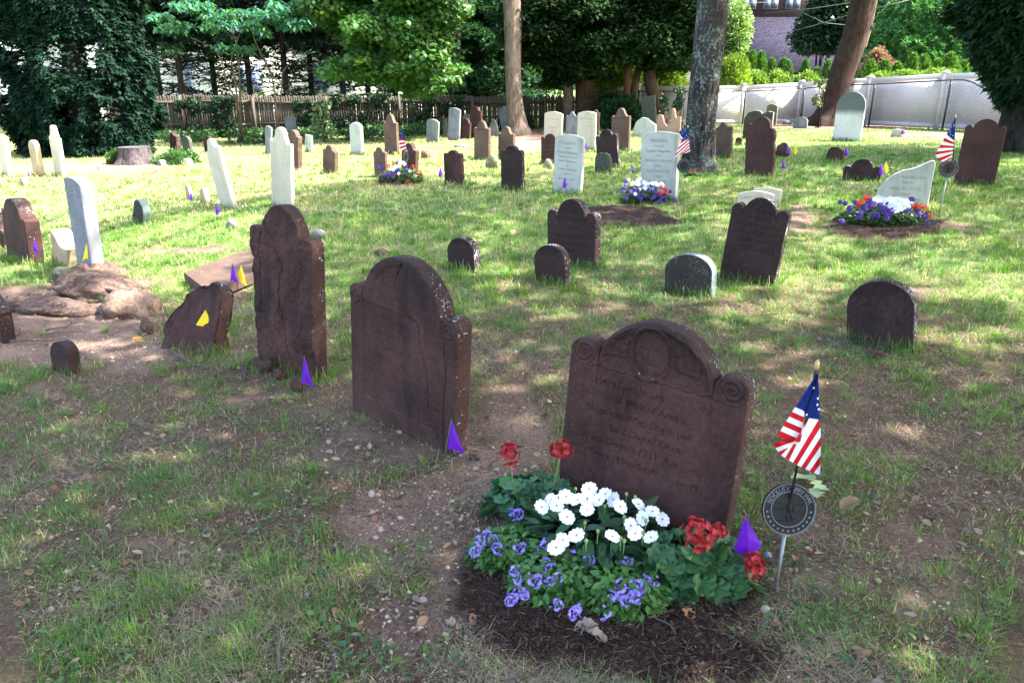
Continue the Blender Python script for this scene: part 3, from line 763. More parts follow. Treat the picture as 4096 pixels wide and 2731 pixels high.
stone('squat round headstone covered in grey green lichen', 'round', 'lichen', 2655, 2845, 1178, 1018, 2752, T=.11, k=dict(d=.40), name='footstone', rough=.008, yaw=math.radians(-35), side_rough=.02)
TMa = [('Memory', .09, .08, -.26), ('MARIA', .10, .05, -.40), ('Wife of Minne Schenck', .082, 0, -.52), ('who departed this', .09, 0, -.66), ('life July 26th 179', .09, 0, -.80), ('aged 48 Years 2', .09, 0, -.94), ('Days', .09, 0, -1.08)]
stone('right leaning dark brownstone with fluted shoulders beside the lichen covered round stone', TY, 'brown_dark', 2872, 3092, 1128, 792, 3052, T=.09, k=dict(s=.21, drop=.28, sh=.12, nd=.04), res=.007, rough=.002, relief=rel_txt(TMa), text=TMa, letter_mat='cut_shade_brown', yaw=math.radians(-33))
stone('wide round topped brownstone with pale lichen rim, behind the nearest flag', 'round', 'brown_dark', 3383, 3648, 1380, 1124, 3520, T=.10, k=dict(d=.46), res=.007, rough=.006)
# left side
stone('brown stone with a stepped round head beside a purple pin flag at left', TY, 'brown', 28, 118, 1040, 796, 38, T=.13, k=dict(s=.14, drop=.26, sh=.03, nd=.06), bl=math.radians(2), rough=.005)
stone('brown stone cut by the left edge behind the stepped one', TY, 'brown', -70, 18, 985, 845, -50, T=.1, k=dict(s=.12))
stone('brown slab at the left edge beside the bare soil', 'seg', 'brown', -75, 10, 1352, 1180, -60, T=.08)
stone('leaning grey white slab with an engraved cross, a yellow pin flag at its foot', 'seg', 'slate', 314, 374, 1100, 712, 282, T=.105, k=dict(d=.10), bl=0, rough=.0015, bev=.004, relief=lambda U, Z, W, H: .005*((np.abs(U+.02*W) < .006)*(Z < H-.2*W)*(Z > H-.95*W)+(np.abs(U+.02*W) < .05)*(np.abs(Z-(H-.50*W)) < .007)+(np.abs(U+.02*W) < .03)*(np.abs(Z-(H-.38*W)) < .006)), res=.005)
stone('broken off rough tan stone block left of the slab with the cross', 'poly', 'tan', 206, 262, 1068, 955, 230, T=.16, k=dict(pts=[(-.5, .97), (-.3, 1), (0, .93), (.2, .86), (.5, .9)]), rough=.014, side_rough=.03, name='stone_block', cat='broken stone')
stone('narrow dark footstone with whitish streaks, alone in the sunny grass at left', 'round', 'lichen', 529, 566, 898, 806, 556, T=.09, k=dict(d=.5), name='footstone', rough=.008)
stone('thin footstone leaning left beside a purple pin flag, before the leaning white slab', 'round', 'tan', 747, 762, 800, 736, 742, T=.05, k=dict(d=.5), name='footstone', rough=.006)
stone('pointed tan fieldstone standing next to the thin leaning footstone', 'poly', 'tan', 799, 825, 815, 752, 808, T=.07, k=dict(pts=[(-.5, .4), (-.3, .8), (-.1, 1), (.15, .95), (.35, .6), (.5, .3)]), name='fieldstone', cat='stone', rough=.008)
stone('cream slab cut by the left edge at the back, leaning left', 'round', 'marble', 10, 34, 706, 545, -2, T=.09, k=dict(d=.35))
stone('narrow tan leaning slab between two white ones at far left', 'round', 'tan', 134, 160, 706, 562, 122, T=.09, k=dict(d=.4), rough=.004)
stone('tall white slab with high pointed crown at far left', 'ogee', 'marble', 219, 252, 706, 502, 202, T=.08, k=dict(drop=.55, r=.17))
stone('white leaning slab with scalloped shoulders beside a purple pin flag', 'ogee', 'marble', 884, 936, 838, 556, 832, T=.07, k=dict(drop=.42, r=.2))
stone('tall cream slab with a round crown behind the flaked brownstone', 'ogee', 'marble', 1086, 1164, 838, 510, 1116, T=.06, k=dict(drop=.40, r=.23), res=.012)
stone('brown stone with chipped right edge behind the tall cream slab', TY, 'brown_tan', 1148, 1192, 681, 521, 1168, T=.10, k=dict(s=.16, drop=.3, sh=.05), rough=.008, side_rough=.03)
stone('narrow grey slab left of the tall cream slab', 'seg', 'slate', 1060, 1082, 618, 505, 1072, T=.05)
stone('grey slab near the fence leaning left behind the chipped brown stone', 'seg', 'grey', 1146, 1186, 570, 466, 1156, T=.05)
stone('small plain white slab standing right of the chipped brown stone', 'flat', 'marble_grey', 1222, 1247, 610, 541, 1232, T=.05)
stone('cream round shouldered slab standing alone before the ivy fence', 'seg', 'marble_grey', 1403, 1447, 621, 490, 1417, T=.08, k=dict(d=.22))
stone('short brown stone with one shoulder broken, in the sunny grass', TY, 'brown_tan', 1291, 1338, 695, 581, 1314, T=.09, k=dict(s=.2, drop=.32, sh=.08, nd=.06), rough=.006, side_rough=.03)
stone('tall brown stone with a high crown behind the far flower bed', 'ogee', 'brown_tan', 1538, 1588, 620, 457, 1556, T=.08, k=dict(drop=.42, r=.22))
stone('small brown stone at the left end of the far flower bed', TY, 'brown_tan', 1497, 1543, 707, 589, 1514, T=.06, k=dict(s=.17, drop=.3, sh=.06, nd=.06), rough=.005)
stone('reddish brown stone behind the far flower bed and its little flag', TY, 'brown', 1605, 1660, 694, 572, 1634, T=.09, k=dict(s=.17, drop=.34, sh=.06, nd=.05))
stone('blackened grey slab near the fence, right of the tall high crowned brown stone', 'seg', 'grey', 1704, 1750, 569, 477, 1730, T=.06, k=dict(d=.14))
stone('tallest blue grey slab before the wooden fence', 'seg', 'slate', 1790, 1834, 561, 432, 1817, T=.06, k=dict(d=.12))
stone('dark narrow slab in shade just left of the tallest blue grey slab', 'flat', 'green_dark', 1772, 1786, 553, 474, T=.05)
stone('weathered brown stone right of the tallest blue grey slab', TY, 'brown', 1839, 1877, 557, 474, 1860, T=.07, k=dict(s=.12, drop=.3, sh=.02), rough=.006)
stone('purple red stone with a notched top close to the wooden fence', 'poly', 'brown_red', 1881, 1924, 553, 429, T=.06, k=dict(pts=[(-.5, .88), (-.35, .9), (-.25, 1), (.2, 1), (.27, .9), (.5, .87)]))
stone('low tan slab mostly hidden behind the purple red stone', 'round', 'mossy', 1852, 1884, 545, 457, T=.06, k=dict(d=.3))
stone('small pointed gothic stone with a carved disc at the wooden fence', 'gothic', 'grey', 1956, 1990, 546, 476, T=.05)
stone('grey slab leaning left at the foot of the bare trunk', 'seg', 'grey', 2008, 2046, 525, 429, 2006, T=.06)
stone('tan brown stone with a round crown, a purple flag at its foot', 'ogee', 'brown_tan', 1895, 1953, 643, 484, 1924, T=.08, k=dict(drop=.34, r=.22), text=[('JOHN HOPE', .09, 0, -.45)], letter_mat='cut_shade_brown')
stone('tan brown stone partly hidden by the blackened stone, at the leaf heap', 'ogee', 'brown_tan', 1992, 2052, 640, 507, 2022, T=.08, k=dict(drop=.34, r=.22))
TB = [('Mary', .10, 0, -.3), ('daughter of Adrian', .085, 0, -.45), ('Hegeman', .10, 0, -.6), ('who departed this', .085, 0, -.78), ('life July', .09, 0, -.92)]
stone('small three lobed brown stone with lettering in the middle row, left of the blackened one', TY, 'brown', 1778, 1847, 742, 601, 1806, T=.07, k=dict(s=.22, drop=.24, sh=.12, nd=.05), text=TB, letter_mat='cut_shade_brown')
stone('three lobed stone with a blackened top, right of the small lettered brown one', TY, 'brown_dark', 2004, 2088, 757, 582, 2042, T=.07, k=dict(s=.2, drop=.26, sh=.1, nd=.05), text=[(a, b, c, d-.1) for a, b, c, d in TB], letter_mat='cut_shade_brown')
stone('brown lettered stone half hidden behind the pale slab of Dorothy', TY, 'brown_red', 2163, 2236, 656, 535, 2200, T=.06, k=dict(s=.2, drop=.22, sh=.09, nd=.04), text=TB, letter_mat='cut_shade_brown')
TD = [('DOROTHY,', .105, 0, -.28), ('WIFE OF', .07, 0, -.41), ('Andries Hegeman,', .10, 0, -.54), ('AND DAUGHTER OF', .07, 0, -.66), ('Peter Monfoort,', .10, 0, -.79), ('AND', .07, 0, -.91), ('Eugenia Onderdonk', .082, 0, -1.02), ('Born', .095, 0, -1.15), ('Jan. 18th. 1749.', .095, 0, -1.30), ('Died', .095, 0, -1.44), ('April 9th. 1808.', .095, 0, -1.58)]
stone('pale slab lettered Dorothy with a purple pin flag before it', 'seg', 'marble_grey', 2209, 2318, 778, 538, 2276, T=.065, k=dict(d=.09), text=TD, rough=.001, res=.02)
TC = [('CATH HEGEMAN', .085, 0, -.35), ('Relict of', .07, 0, -.52), ('ISAAC BOERUM', .085, 0, -.7), ('Born Jan.', .07, 0, -.88)]
stone('cream segmental slab left of the narrow blue grey stone', 'seg', 'marble', 2174, 2244, 556, 447, 2213, T=.06, k=dict(d=.10), text=TC, rough=.001, res=.02)
stone('narrow blue grey stone with a pointed crown between two cream slabs', 'ogee', 'slate', 2263, 2308, 548, 446, T=.05, k=dict(drop=.30, r=.12))
stone('cream slab lettered Isaac Boerum with a purple flag at its foot', 'seg', 'marble', 2308, 2378, 602, 446, 2346, T=.06, k=dict(d=.09), text=[('ISAAC BOERUM', .10, 0, -.36), ('who died on', .08, 0, -.52), ('18th July 1820', .08, 0, -.68), ('aged', .08, 0, -.84)], rough=.001, res=.02)
stone('brown crown showing behind the slab of Isaac Boerum', 'ogee', 'brown_tan', 2362, 2392, 545, 439, T=.07, k=dict(drop=.3))
stone('tall brown stone with a round crown left of the dark yew shrub', 'ogee', 'brown_tan', 2442, 2512, 606, 433, 2482, T=.08, k=dict(drop=.36, r=.2), text=[('MARY HEGEMAN', .09, 0, -.5)], letter_mat='cut_shade_brown')
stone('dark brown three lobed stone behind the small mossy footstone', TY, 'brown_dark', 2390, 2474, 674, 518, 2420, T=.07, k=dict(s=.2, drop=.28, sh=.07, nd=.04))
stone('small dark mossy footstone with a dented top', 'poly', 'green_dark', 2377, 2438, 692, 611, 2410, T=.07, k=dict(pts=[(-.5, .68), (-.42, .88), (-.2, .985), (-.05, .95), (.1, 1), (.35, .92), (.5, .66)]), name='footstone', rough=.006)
stone('white broken slab tilted to the left among the back row', 'poly', 'marble_grey', 2530, 2618, 547, 470, T=.07, k=dict(pts=[(-.5, .3), (-.38, .75), (-.12, 1), (.1, .95), (.3, .78), (.5, .62)]), rough=.003)
stone('dark green grey slab standing before the crooked trunk', 'poly', 'green_dark', 2572, 2626, 520, 385, 2590, T=.06, k=dict(pts=[(-.5, .95), (-.35, 1), (.5, 1)]))
stone('salmon coloured broken stone with a deep notch left of the big oak', 'poly', 'salmon', 2624, 2716, 536, 433, T=.08, k=dict(pts=[(-.5, .72), (-.42, .75), (-.30, .73), (-.18, .40), (-.05, .30), (.10, .42), (.12, .96), (.17, 1), (.22, .94), (.26, .75), (.33, .6), (.40, .68), (.5, .68)]), rough=.005)
TA = [('ANDRIES,', .115, 0, -.25), ('SON OF', .075, 0, -.37), ('Jacobus Hegeman', .095, 0, -.49), ('AND', .075, 0, -.60), ('Geertruy Onderdonk', .085, 0, -.71), ('Born', .10, 0, -.84), ('April 16th 1739.', .095, 0, -.97), ('Died', .10, 0, -1.10), ('Feb. 6th 1807.', .095, 0, -1.23), ('-', .12, 0, -1.34)]
stone('big pale slab lettered Andries behind a flower bed and beside the oak', 'seg', 'marble_grey', 2556, 2698, 800, 526, 2638, T=.075, k=dict(d=.07), text=TA, rough=.001, res=.02)
stone('brown stone with lichened scalloped crown just right of the oak trunk', 'ogee', 'brown_tan', 2856, 2924, 634, 489, 2890, T=.08, k=dict(drop=.26, r=.17), rough=.004)
stone('little dome shaped brown footstone right of the lichened scalloped stone', 'round', 'brown', 2940, 2964, 583, 550, T=.06, k=dict(d=.4), name='footstone')
stone('wide broken brown stone with patches of lichen behind the tall dark one', 'poly', 'lichen', 2968, 3080, 556, 443, T=.09, k=dict(pts=[(-.5, .7), (-.38, .92), (-.15, 1), (.05, .98), (.12, .88), (.3, .98), (.5, .95)]), rough=.008)
stone('tall dark red brown stone with its right shoulder broken away', 'poly', 'brown_red', 2976, 3088, 702, 466, 3042, T=.09, k=dict(pts=[(-.5, .80), (-.46, .87), (-.38, .89), (-.32, .87), (-.28, .90), (-.18, .97), (0, 1), (.15, .985), (.28, .93), (.36, .86), (.36, .80), (.46, .78), (.5, .72)]), rough=.005, side_rough=.03)
stone('greenish grey slab by the white fence behind the broken dark stone', 'seg', 'mossy', 3060, 3102, 500, 417, T=.06, k=dict(d=.2))
stone('small grey round topped stone left of the leaning trunk foot', 'round', 'grey', 3170, 3226, 514, 468, T=.06, k=dict(d=.3), name='footstone')
stone('large round topped slab, dark above and white below, leaning right', 'round', 'two_tone', 3326, 3438, 565, 367, 3412, T=.07, k=dict(d=.5), bl=math.radians(2))
stone('small pale block with a purple flag behind the lawn at right', 'seg', 'marble_grey', 3562, 3606, 549, 517, T=.07, k=dict(d=.1), name='footstone')
stone('low broken brown stump of a stone with a purple flag at its right', 'poly', 'brown', 3302, 3366, 646, 590, T=.09, k=dict(pts=[(-.5, .5), (-.42, .8), (-.25, 1), (.1, 1), (.3, .88), (.5, .7)]), name='footstone', rough=.010)
stone('low wide three lobed dark brown stone left of the broken white slab', TY, 'brown_dark', 3367, 3515, 724, 636, 3452, T=.08, k=dict(s=.21, drop=.26, sh=.06, nd=.02))
TL = [('ANN', .11, -.08, -.22), ('Adrian Lott.', .10, .12, -.36), ('Born', .10, .02, -.47), ('Aug. 22. 1761.', .10, 0, -.60), ('Died', .10, 0, -.72), ('Feb. 24th. 1785', .10, .0, -.84)]
stone('broken white slab with a slanting top behind a flower bed at right', 'poly', 'marble_grey', 3500, 3708, 832, 640, T=.06, yaw=math.radians(-22), k=dict(pts=[(-.5, .36), (-.46, .42), (-.38, .56), (-.25, .68), (-.08, .78), (0, .80), (.08, .82), (.25, .90), (.42, 1), (.47, 1), (.5, .96)]), text=[(a, b, c+.03, d-.02) for a, b, c, d in TL], rough=.001, res=.012)
stone('large reddish brown stone at right with chips of stone at its foot', TY, 'brown_red', 3812, 3975, 742, 477, 3952, T=.09, k=dict(s=.19, drop=.26, sh=.09, nd=.02), yaw=math.radians(-30))
# two low white slabs behind the leaning brownstone
stone('low white slab lettered Elbert behind the leaning brownstone', 'seg', 'marble', 2945, 3090, 850, 765, T=.06, k=dict(d=.10), yaw=math.radians(-16), text=[('ELBERT HEGEMAN', .10, -.02, -.22), ('SCHOOL', .085, 0, -.38)], rough=.001, res=.01)
stone('second low white slab just behind the one lettered Elbert', 'seg', 'marble', 3008, 3122, 826, 751, T=.06, k=dict(d=.10), yaw=math.radians(-16), rough=.001)
# shaded far-left stones
stone('dark brown stone with a sharp shoulder in the shade near the tree stump', 'poly', 'brown', 680, 706, 610, 528, 690, T=.12, k=dict(pts=[(-.5, .7), (-.35, .8), (-.2, 1), (0, .85), (.5, .84)]))
stone('dark round topped stone in the shade right of the sharp shouldered one', 'round', 'green_dark', 733, 762, 617, 545, 740, T=.08, k=dict(d=.4))
stone('purple brown stone half hidden behind the white leaning slab', 'round', 'brown_red', 818, 850, 610, 545, T=.08, k=dict(d=.4))
stone('small tilted grey footstone right of the tree stump', 'round', 'grey', 632, 645, 664, 641, 634, T=.12, k=dict(d=.4), name='footstone')
stone('small pale rounded footstone before the weeds by the stump', 'round', 'marble_grey', 733, 752, 662, 635, 738, T=.12, k=dict(d=.5), name='footstone')
stone('little brown footstone in the sun below the narrow tan slab', 'round', 'tan', 80, 96, 743, 710, T=.10, k=dict(d=.5), name='footstone')
stone('small brown leaning footstone at the edge of the bare soil', 'round', 'brown_plain', 208, 280, 1492, 1366, 226, T=.075, k=dict(d=.48), name='footstone', rough=.006, yaw=math.radians(-28), bl=math.radians(8))
# leaning slate chunk
stone('thick broken slab leaning back in the bare soil with a yellow pin flag before it', 'poly', 'brown', 640, 850, 1408, 1118, 800, T=.10, yaw=math.radians(-24), bl=math.radians(24), k=dict(pts=[(-.5, .30), (-.42, .42), (-.30, .60), (-.12, .80), (.06, .93), (.14, .88), (.20, 1), (.38, .95), (.45, .85), (.46, .45), (.5, .1)]), rough=.012, side_rough=.05, name='broken_slab', cat='broken gravestone', res=.038, flat=True)

# rocks ---------------------------------------------------------
def rock(label, x0, x1, yb, yt, mat='rock', depth=1.0, seed=1, name='fieldstone', cat='stone', amp=.35, group=None, sink=.25, freq=1.6):
    P = G((x0+x1)/2, yb); W = (x1-x0)/pxm(P); Hh = max(.01, (yb-yt)/pxm(P)*1.05)
    v = icv4.copy(); n1 = fbm(v[:, 0]*freq+seed*3.1, v[:, 1]*freq, v[:, 2]*freq, seed, 4); n2 = fbm(v[:, 0]*6+seed, v[:, 1]*6, v[:, 2]*6, seed, 3)
    v = v*(1+amp*(n1-.5)*2+.12*(n2-.5))[:, None]
    v[:, 2] = np.maximum(v[:, 2], -sink*2)
    v = (v-[0, 0, v[:, 2].min()]); v[:, 0] *= W/2/np.abs(v[:, 0]).max(); v[:, 1] *= W/2*depth; v[:, 2] *= Hh/v[:, 2].max()
    v[:, 2] -= Hh*.06
    if name == 'stone_chip' or 'chip' in label or 'fragment' in label: v = np.round(v/(W*.16))*(W*.16)*.45+v*.55
    o = build(name, v, icf4, M[mat], smooth='chip' not in label, loc=P+Vector((0, W/2*depth*.6, 0)))
    o.rotation_euler = (0, 0, seed*1.3 if depth > .9 else -.5)
    return tag(o, label, cat, group)
rock('pointed brown rock lying right of the far flower bed', 1677, 1727, 634, 601, 'brown_tan', .6, 3, amp=.6)
rock('round mossy green rock with a purple flag behind it', 1938, 2001, 674, 620, 'mossy', .5, 4, amp=.12)
rock('small round dark rock tucked behind the slab of Dorothy', 2172, 2212, 678, 637, 'mossy', .7, 5, amp=.15)
rock('short brown stump of stone with purple and yellow flags beside it', 3106, 3160, 630, 572, 'brown', .8, 6, amp=.25)
rock('dark rounded boulder beside the little grey stone by the white fence', 3133, 3166, 499, 482, 'grey', .8, 7, amp=.15)
rock('purple brown stone chip leaning on the large reddish stone, left one', 3832, 3872, 744, 716, 'brown_red', .5, 8, amp=.5)
rock('purple brown stone chip leaning on the large reddish stone, right one', 3882, 3944, 746, 713, 'brown_red', .5, 9, amp=.55)
rock('small pale grey fieldstone in the grass behind the flaked brownstone', 1242, 1306, 951, 918, 'grey', .6, 10, amp=.15)
rock('brown fieldstone half sunk in the grass above the cracked stone', 1488, 1564, 1024, 996, 'brown_tan', .6, 11, amp=.3)
rock('small grey fieldstone in the sunny grass left of the tall flaked stone', 898, 950, 918, 877, 'grey', .7, 12, amp=.3)
rock('flat grey stone lying against the foot of the slab with the cross', 192, 292, 1122, 1070, 'green_dark', .6, 13, amp=.2)  # grey stone in a darker colour that stands for the shade on it
rock('small grey slab chip under the flat grey stone', 225, 262, 1140, 1102, 'green_dark', .6, 14, amp=.3)  # grey chip, its shade likewise put into a darker stone colour
rock('broken white post stub near the tree stump', 385, 408, 680, 653, 'marble_grey', .7, 15, amp=.5)
rock('reddish stone fragment beside the leaning broken slab', 548, 622, 1330, 1268, 'brown_tan', .5, 16, amp=.5)
rock('red brown stone chip right of the leaning broken slab', 868, 922, 1392, 1335, 'brown_red', .6, 17, amp=.5)
rock('flat white stone fragment in the grass near the lettered gravestones at back', 1812, 1876, 590, 574, 'marble_grey', .5, 19, amp=.3)
rock('half buried dark stone at the foot of the wide round topped brownstone', 3470, 3545, 1432, 1398, 'brown_red', .5, 20, amp=.3)
rock('tan cobble lying at the front edge of the nearest mulch bed', 3040, 3086, 2462, 2420, 'rock', .8, 21, 'cobble', 'stone', .12)
rock('grey cobble beside the stake of the near grave marker', 3052, 3090, 2238, 2206, 'slate', .8, 22, 'cobble', 'stone', .12)
rock('pale round cobble in the grass at lower left', 246, 292, 2318, 2276, 'rock', .8, 23, 'cobble', 'stone', .15)
rock('white cobble on the bare path, left of a pair', 1470, 1500, 1988, 1960, 'rock', .8, 24, 'cobble', 'stone', .15)
rock('tan flat cobble on the bare path beside the white one', 1504, 1545, 2128, 2108, 'rock', .8, 25, 'cobble', 'stone', .15)
rock('reddish flat chip on the soil right of the cracked stone', 1862, 1922, 1842, 1818, 'brown_red', .5, 26, 'stone_chip', 'stone', .2)
for i_, (a, b, c, d_, lb) in enumerate([(1000, 1105, 1480, 1432, 'leftmost'), (1085, 1150, 1512, 1470, 'middle'), (1150, 1215, 1560, 1500, 'rightmost'), ]):
    rock('flaked piece of brownstone at the foot of the tall flaked stone, %s of three' % lb, a, b, c, d_, 'brown_red', .5, 30+i_, 'stone_chip', 'stone', .5)

# fallen slab ---------------------------------------------------
def fallen():
    A = G(742, 1135); B = G(1010, 1052); D = G(842, 1205); C_ = B+(D-A)
    lift = [(A, .05), (B, .12), (C_, .10), (D, .03)]
    t = .075; ns = 26; V = []; F = []
    o3 = (A+B+C_+D)/4
    mb = MB()
    def pt(u, v, top):
        p = A.lerp(B, u).lerp(D.lerp(C_, u), v); z = (.02*(1-u)+.06*u)*(1-v)+(.0*(1-u)+.05*u)*v
        return [p.x, p.y, p.z+z+(t if top else 0)+(.003*random.random() if top else 0)]
    for top in (1, 0):
        g = np.array([pt(i/ns, j/10, top) for i in range(ns+1) for j in range(11)])
        q = [[i*11+j, (i+1)*11+j, (i+1)*11+j+1, i*11+j+1] for i in range(ns) for j in range(10)]
        mb.add(g, np.array(q)[:, ::-1] if top else q)
    c0 = [(i/ns, 0) for i in range(ns+1)]+[(1, j/10) for j in range(1, 11)]+[(i/ns, 1) for i in range(ns-1, -1, -1)]+[(0, j/10) for j in range(9, -1, -1)]
    g = []
    for m_ in range(4):
        s = m_/3
        for (u, v) in c0:
            a, b = np.array(pt(u, v, 1)), np.array(pt(u, v, 0)); p = a*(1-s)+b*s
            if 0 < m_ < 3: p = p+(np.array(o3)-p)*.02*(noise(p[0]*20, p[1]*20, p[2]*30)-.5)*2
            g.append(p)
    n = len(c0)
    mb.add(np.array(g), [[m_*n+i, m_*n+i+1, (m_+1)*n+i+1, (m_+1)*n+i] for m_ in range(3) for i in range(n-1)])
    tag(mb.obj('fallen_gravestone', M['brown_tan'], loc=o3), 'fallen pinkish brown slab lying tilted behind two pin flags', 'gravestone')
fallen()

# ------------------------------------------------------------------ pin flags
M['purple'] = mat_simple('purple_plastic', (.115, .006, .40), .45, .12, 30)
M['yellow'] = mat_simple('yellow_plastic', (.85, .60, .01), .45, .08, 30)
SH = {0: [(0, 1, 0), (-.42, .22, .0), (.05, 0, .18), (.58, .32, 0), (.06, .55, .16)],      # kite
      1: [(-.3, 1, 0), (-.5, .14, 0), (-.18, .16, .12), (.5, 0, 0), (-.1, .45, .14)],      # narrow triangle
      2: [(0, 1, 0), (-.5, .25, 0), (.1, .2, .12), (.5, 0, 0), (.2, .5, .12)]}
def pinflag(label, color, x0, x1, yt, yb, bx, by, shape=1, flip=False, tipx=None):
    P = G(bx, by); Y = P.y
    e = empty('pin_flag', P, 0, label, 'pin flag', color+' pin flags')
    pts = [np.array(q, float) for q in SH[shape]]
    cx, wpx = (x0+x1)/2, (x1-x0)
    W3 = []
    for (u, v, d) in pts:
        if flip: u = -u
        q = at_depth(cx+u*wpx, yb-(yb-yt)*v, Y); W3.append([q.x, q.y-d*wpx/pxm(P)*.9, q.z])
    # subdivide the four triangles a little and give the plastic a soft fold
    tri = [(0, 1, 4), (1, 2, 4), (2, 3, 4), (3, 0, 4)]
    mb = MB()
    for (a, b, c) in tri:
        A_, B_, C_ = (np.array(W3[i]) for i in (a, b, c)); n = 6; idx = {}; V = []; F = []
        for i in range(n+1):
            for j in range(n+1-i):
                idx[i, j] = len(V); s, t = i/n, j/n
                p = A_*(1-s-t)+B_*s+C_*t; p[1] += .0015*math.sin(9*s+7*t)*0; V.append(p)
        for i in range(n):
            for j in range(n-i):
                F.append([idx[i, j], idx[i+1, j], idx[i, j+1]])
                if i+j < n-1: F.append([idx[i+1, j], idx[i+1, j+1], idx[i, j+1]])
        mb.add(np.array(V)-np.array(P), F)
    f = mb.obj('flag', M[color], e, smooth=True)
    tip = np.array(W3[0])-np.array(P)
    m2 = MB(); m2.tube([[0, 0, -.03], list(tip*.5+np.array([.002, 0, 0])), list(tip*1.0)], .0021, 6)
    m2.obj('wire', M['metal_wire'], e)
PF = [('purple', 132, 156, 950, 1015, 150, 1082, 1, 0, 'purple pin flag beside the stepped brown stone at far left'),
 ('yellow', 329, 352, 966, 1046, 322, 1150, 1, 1, 'yellow pin flag at the foot of the slab with the cross'),
 ('purple', 921, 957, 1048, 1136, 921, 1172, 1, 0, 'purple pin flag paired with a yellow one before the fallen slab'),
 ('yellow', 940, 987, 1058, 1145, 930, 1168, 2, 0, 'yellow pin flag paired with a purple one before the fallen slab'),
 ('yellow', 783, 861, 1238, 1321, 828, 1400, 2, 0, 'yellow pin flag in front of the leaning broken slab'),
 ('purple', 1206, 1256, 1421, 1551, 1224, 1600, 1, 0, 'purple pin flag at the foot of the tall flaked brownstone'),
 ('purple', 1792, 1859, 1677, 1815, 1762, 1892, 1, 0, 'purple pin flag at the right foot of the cracked brownstone'),
 ('purple', 2926, 3037, 2062, 2235, 2970, 2330, 0, 0, 'largest and nearest purple pin flag, between the flowers and the round marker'),
 ('purple', 859, 879, 808, 863, 866, 880, 0, 0, 'purple pin flag at the base of the leaning scalloped white slab'),
 ('purple', 754, 772, 767, 805, 760, 818, 0, 0, 'purple pin flag against the thin leaning footstone'),
 ('purple', 110, 122, 684, 707, 116, 712, 1, 0, 'tiny purple pin flag left of the narrow tan slab'),
 ('purple', 690, 700, 602, 616, 695, 622, 1, 0, 'tiny purple flag at the sharp shouldered stone in the shade'),
 ('purple', 760, 771, 600, 616, 765, 622, 1, 0, 'tiny purple flag at the dark round stone in the shade'),
 ('purple', 1752, 1770, 667, 711, 1760, 718, 0, 0, 'purple pin flag left of the small lettered three lobed stone'),
 ('purple', 1833, 1841, 535, 557, 1837, 572, 1, 0, 'tiny purple flag between the tallest blue grey slab and its neighbour'),
 ('purple', 1944, 1957, 594, 624, 1948, 634, 1, 0, 'purple flag in front of the tan brown round crowned stone'),
 ('purple', 2337, 2351, 569, 599, 2344, 618, 0, 0, 'purple flag before the slab of Isaac Boerum'),
 ('purple', 2248, 2268, 706, 757, 2238, 800, 0, 0, 'purple flag before the slab of Dorothy'),
 ('purple', 2851, 2866, 583, 617, 2864, 648, 0, 0, 'purple flag just right of the oak trunk'),
 ('purple', 3141, 3157, 580, 617, 3150, 644, 0, 0, 'purple flag against the short brown stump of stone'),
 ('yellow', 3170, 3190, 579, 620, 3178, 632, 0, 0, 'yellow flag right of the short brown stump of stone'),
 ('purple', 3126, 3148, 636, 681, 3134, 692, 1, 0, 'purple flag below the short brown stump, alone on the grass'),
 ('purple', 3372, 3395, 586, 628, 3378, 640, 0, 0, 'purple flag right of the low broken brown stump'),
 ('purple', 3512, 3535, 654, 705, 3520, 728, 0, 0, 'purple flag touching the broken white slanting slab'),
 ('yellow', 3534, 3555, 644, 695, 3540, 726, 0, 1, 'yellow flag between the wide low stone and the broken white slab'),
 ('purple', 3602, 3620, 513, 540, 3604, 560, 0, 0, 'purple flag on the small pale block near the white fence'),
 ('purple', 3048, 3062, 776, 796, 3055, 850, 1, 0, 'small purple flag tip showing above the slab lettered Elbert')]
for (c, x0, x1, yt, yb, bx, by, s, fl, lb) in PF: pinflag(lb, c, x0, x1, yt, yb, bx, by, s, bool(fl))

# ------------------------------------------------------------------ grave markers with little national flags
M['marker'] = mat_simple('marker_dark_bronze', (.010, .011, .011), .6, .3, 40, 0, 0, .3)
M['marker_raise'] = mat_simple('marker_worn_rim', (.13, .15, .16), .6, .2, 60)
M['steel'] = mat_simple('galvanised_stake', (.22, .24, .27), .5, .2, 30, 0, .6)
M['red'] = mat_simple('flag_red', (.55, .012, .018), .75, .12, 40)
M['white'] = mat_simple('flag_white', (.80, .80, .82), .75, .04, 40)
M['navy'] = mat_simple('flag_navy', (.012, .030, .17), .75, .15, 40)
M['pole'] = mat_simple('flag_stick', (.016, .014, .014), .6, .3, 30)
M['gold'] = mat_simple('gold_finial', (.42, .33, .15), .5, .2, 30, 0, .3)
def star_v(r, n=5):
    v = [[0, 0]]+[[(r if i % 2 == 0 else r*.42)*math.sin(i*math.pi/n), (r if i % 2 == 0 else r*.42)*math.cos(i*math.pi/n)] for i in range(2*n)]
    return np.array(v), np.array([[0, 1+i, 1+(i+1) % (2*n)] for i in range(2*n)])
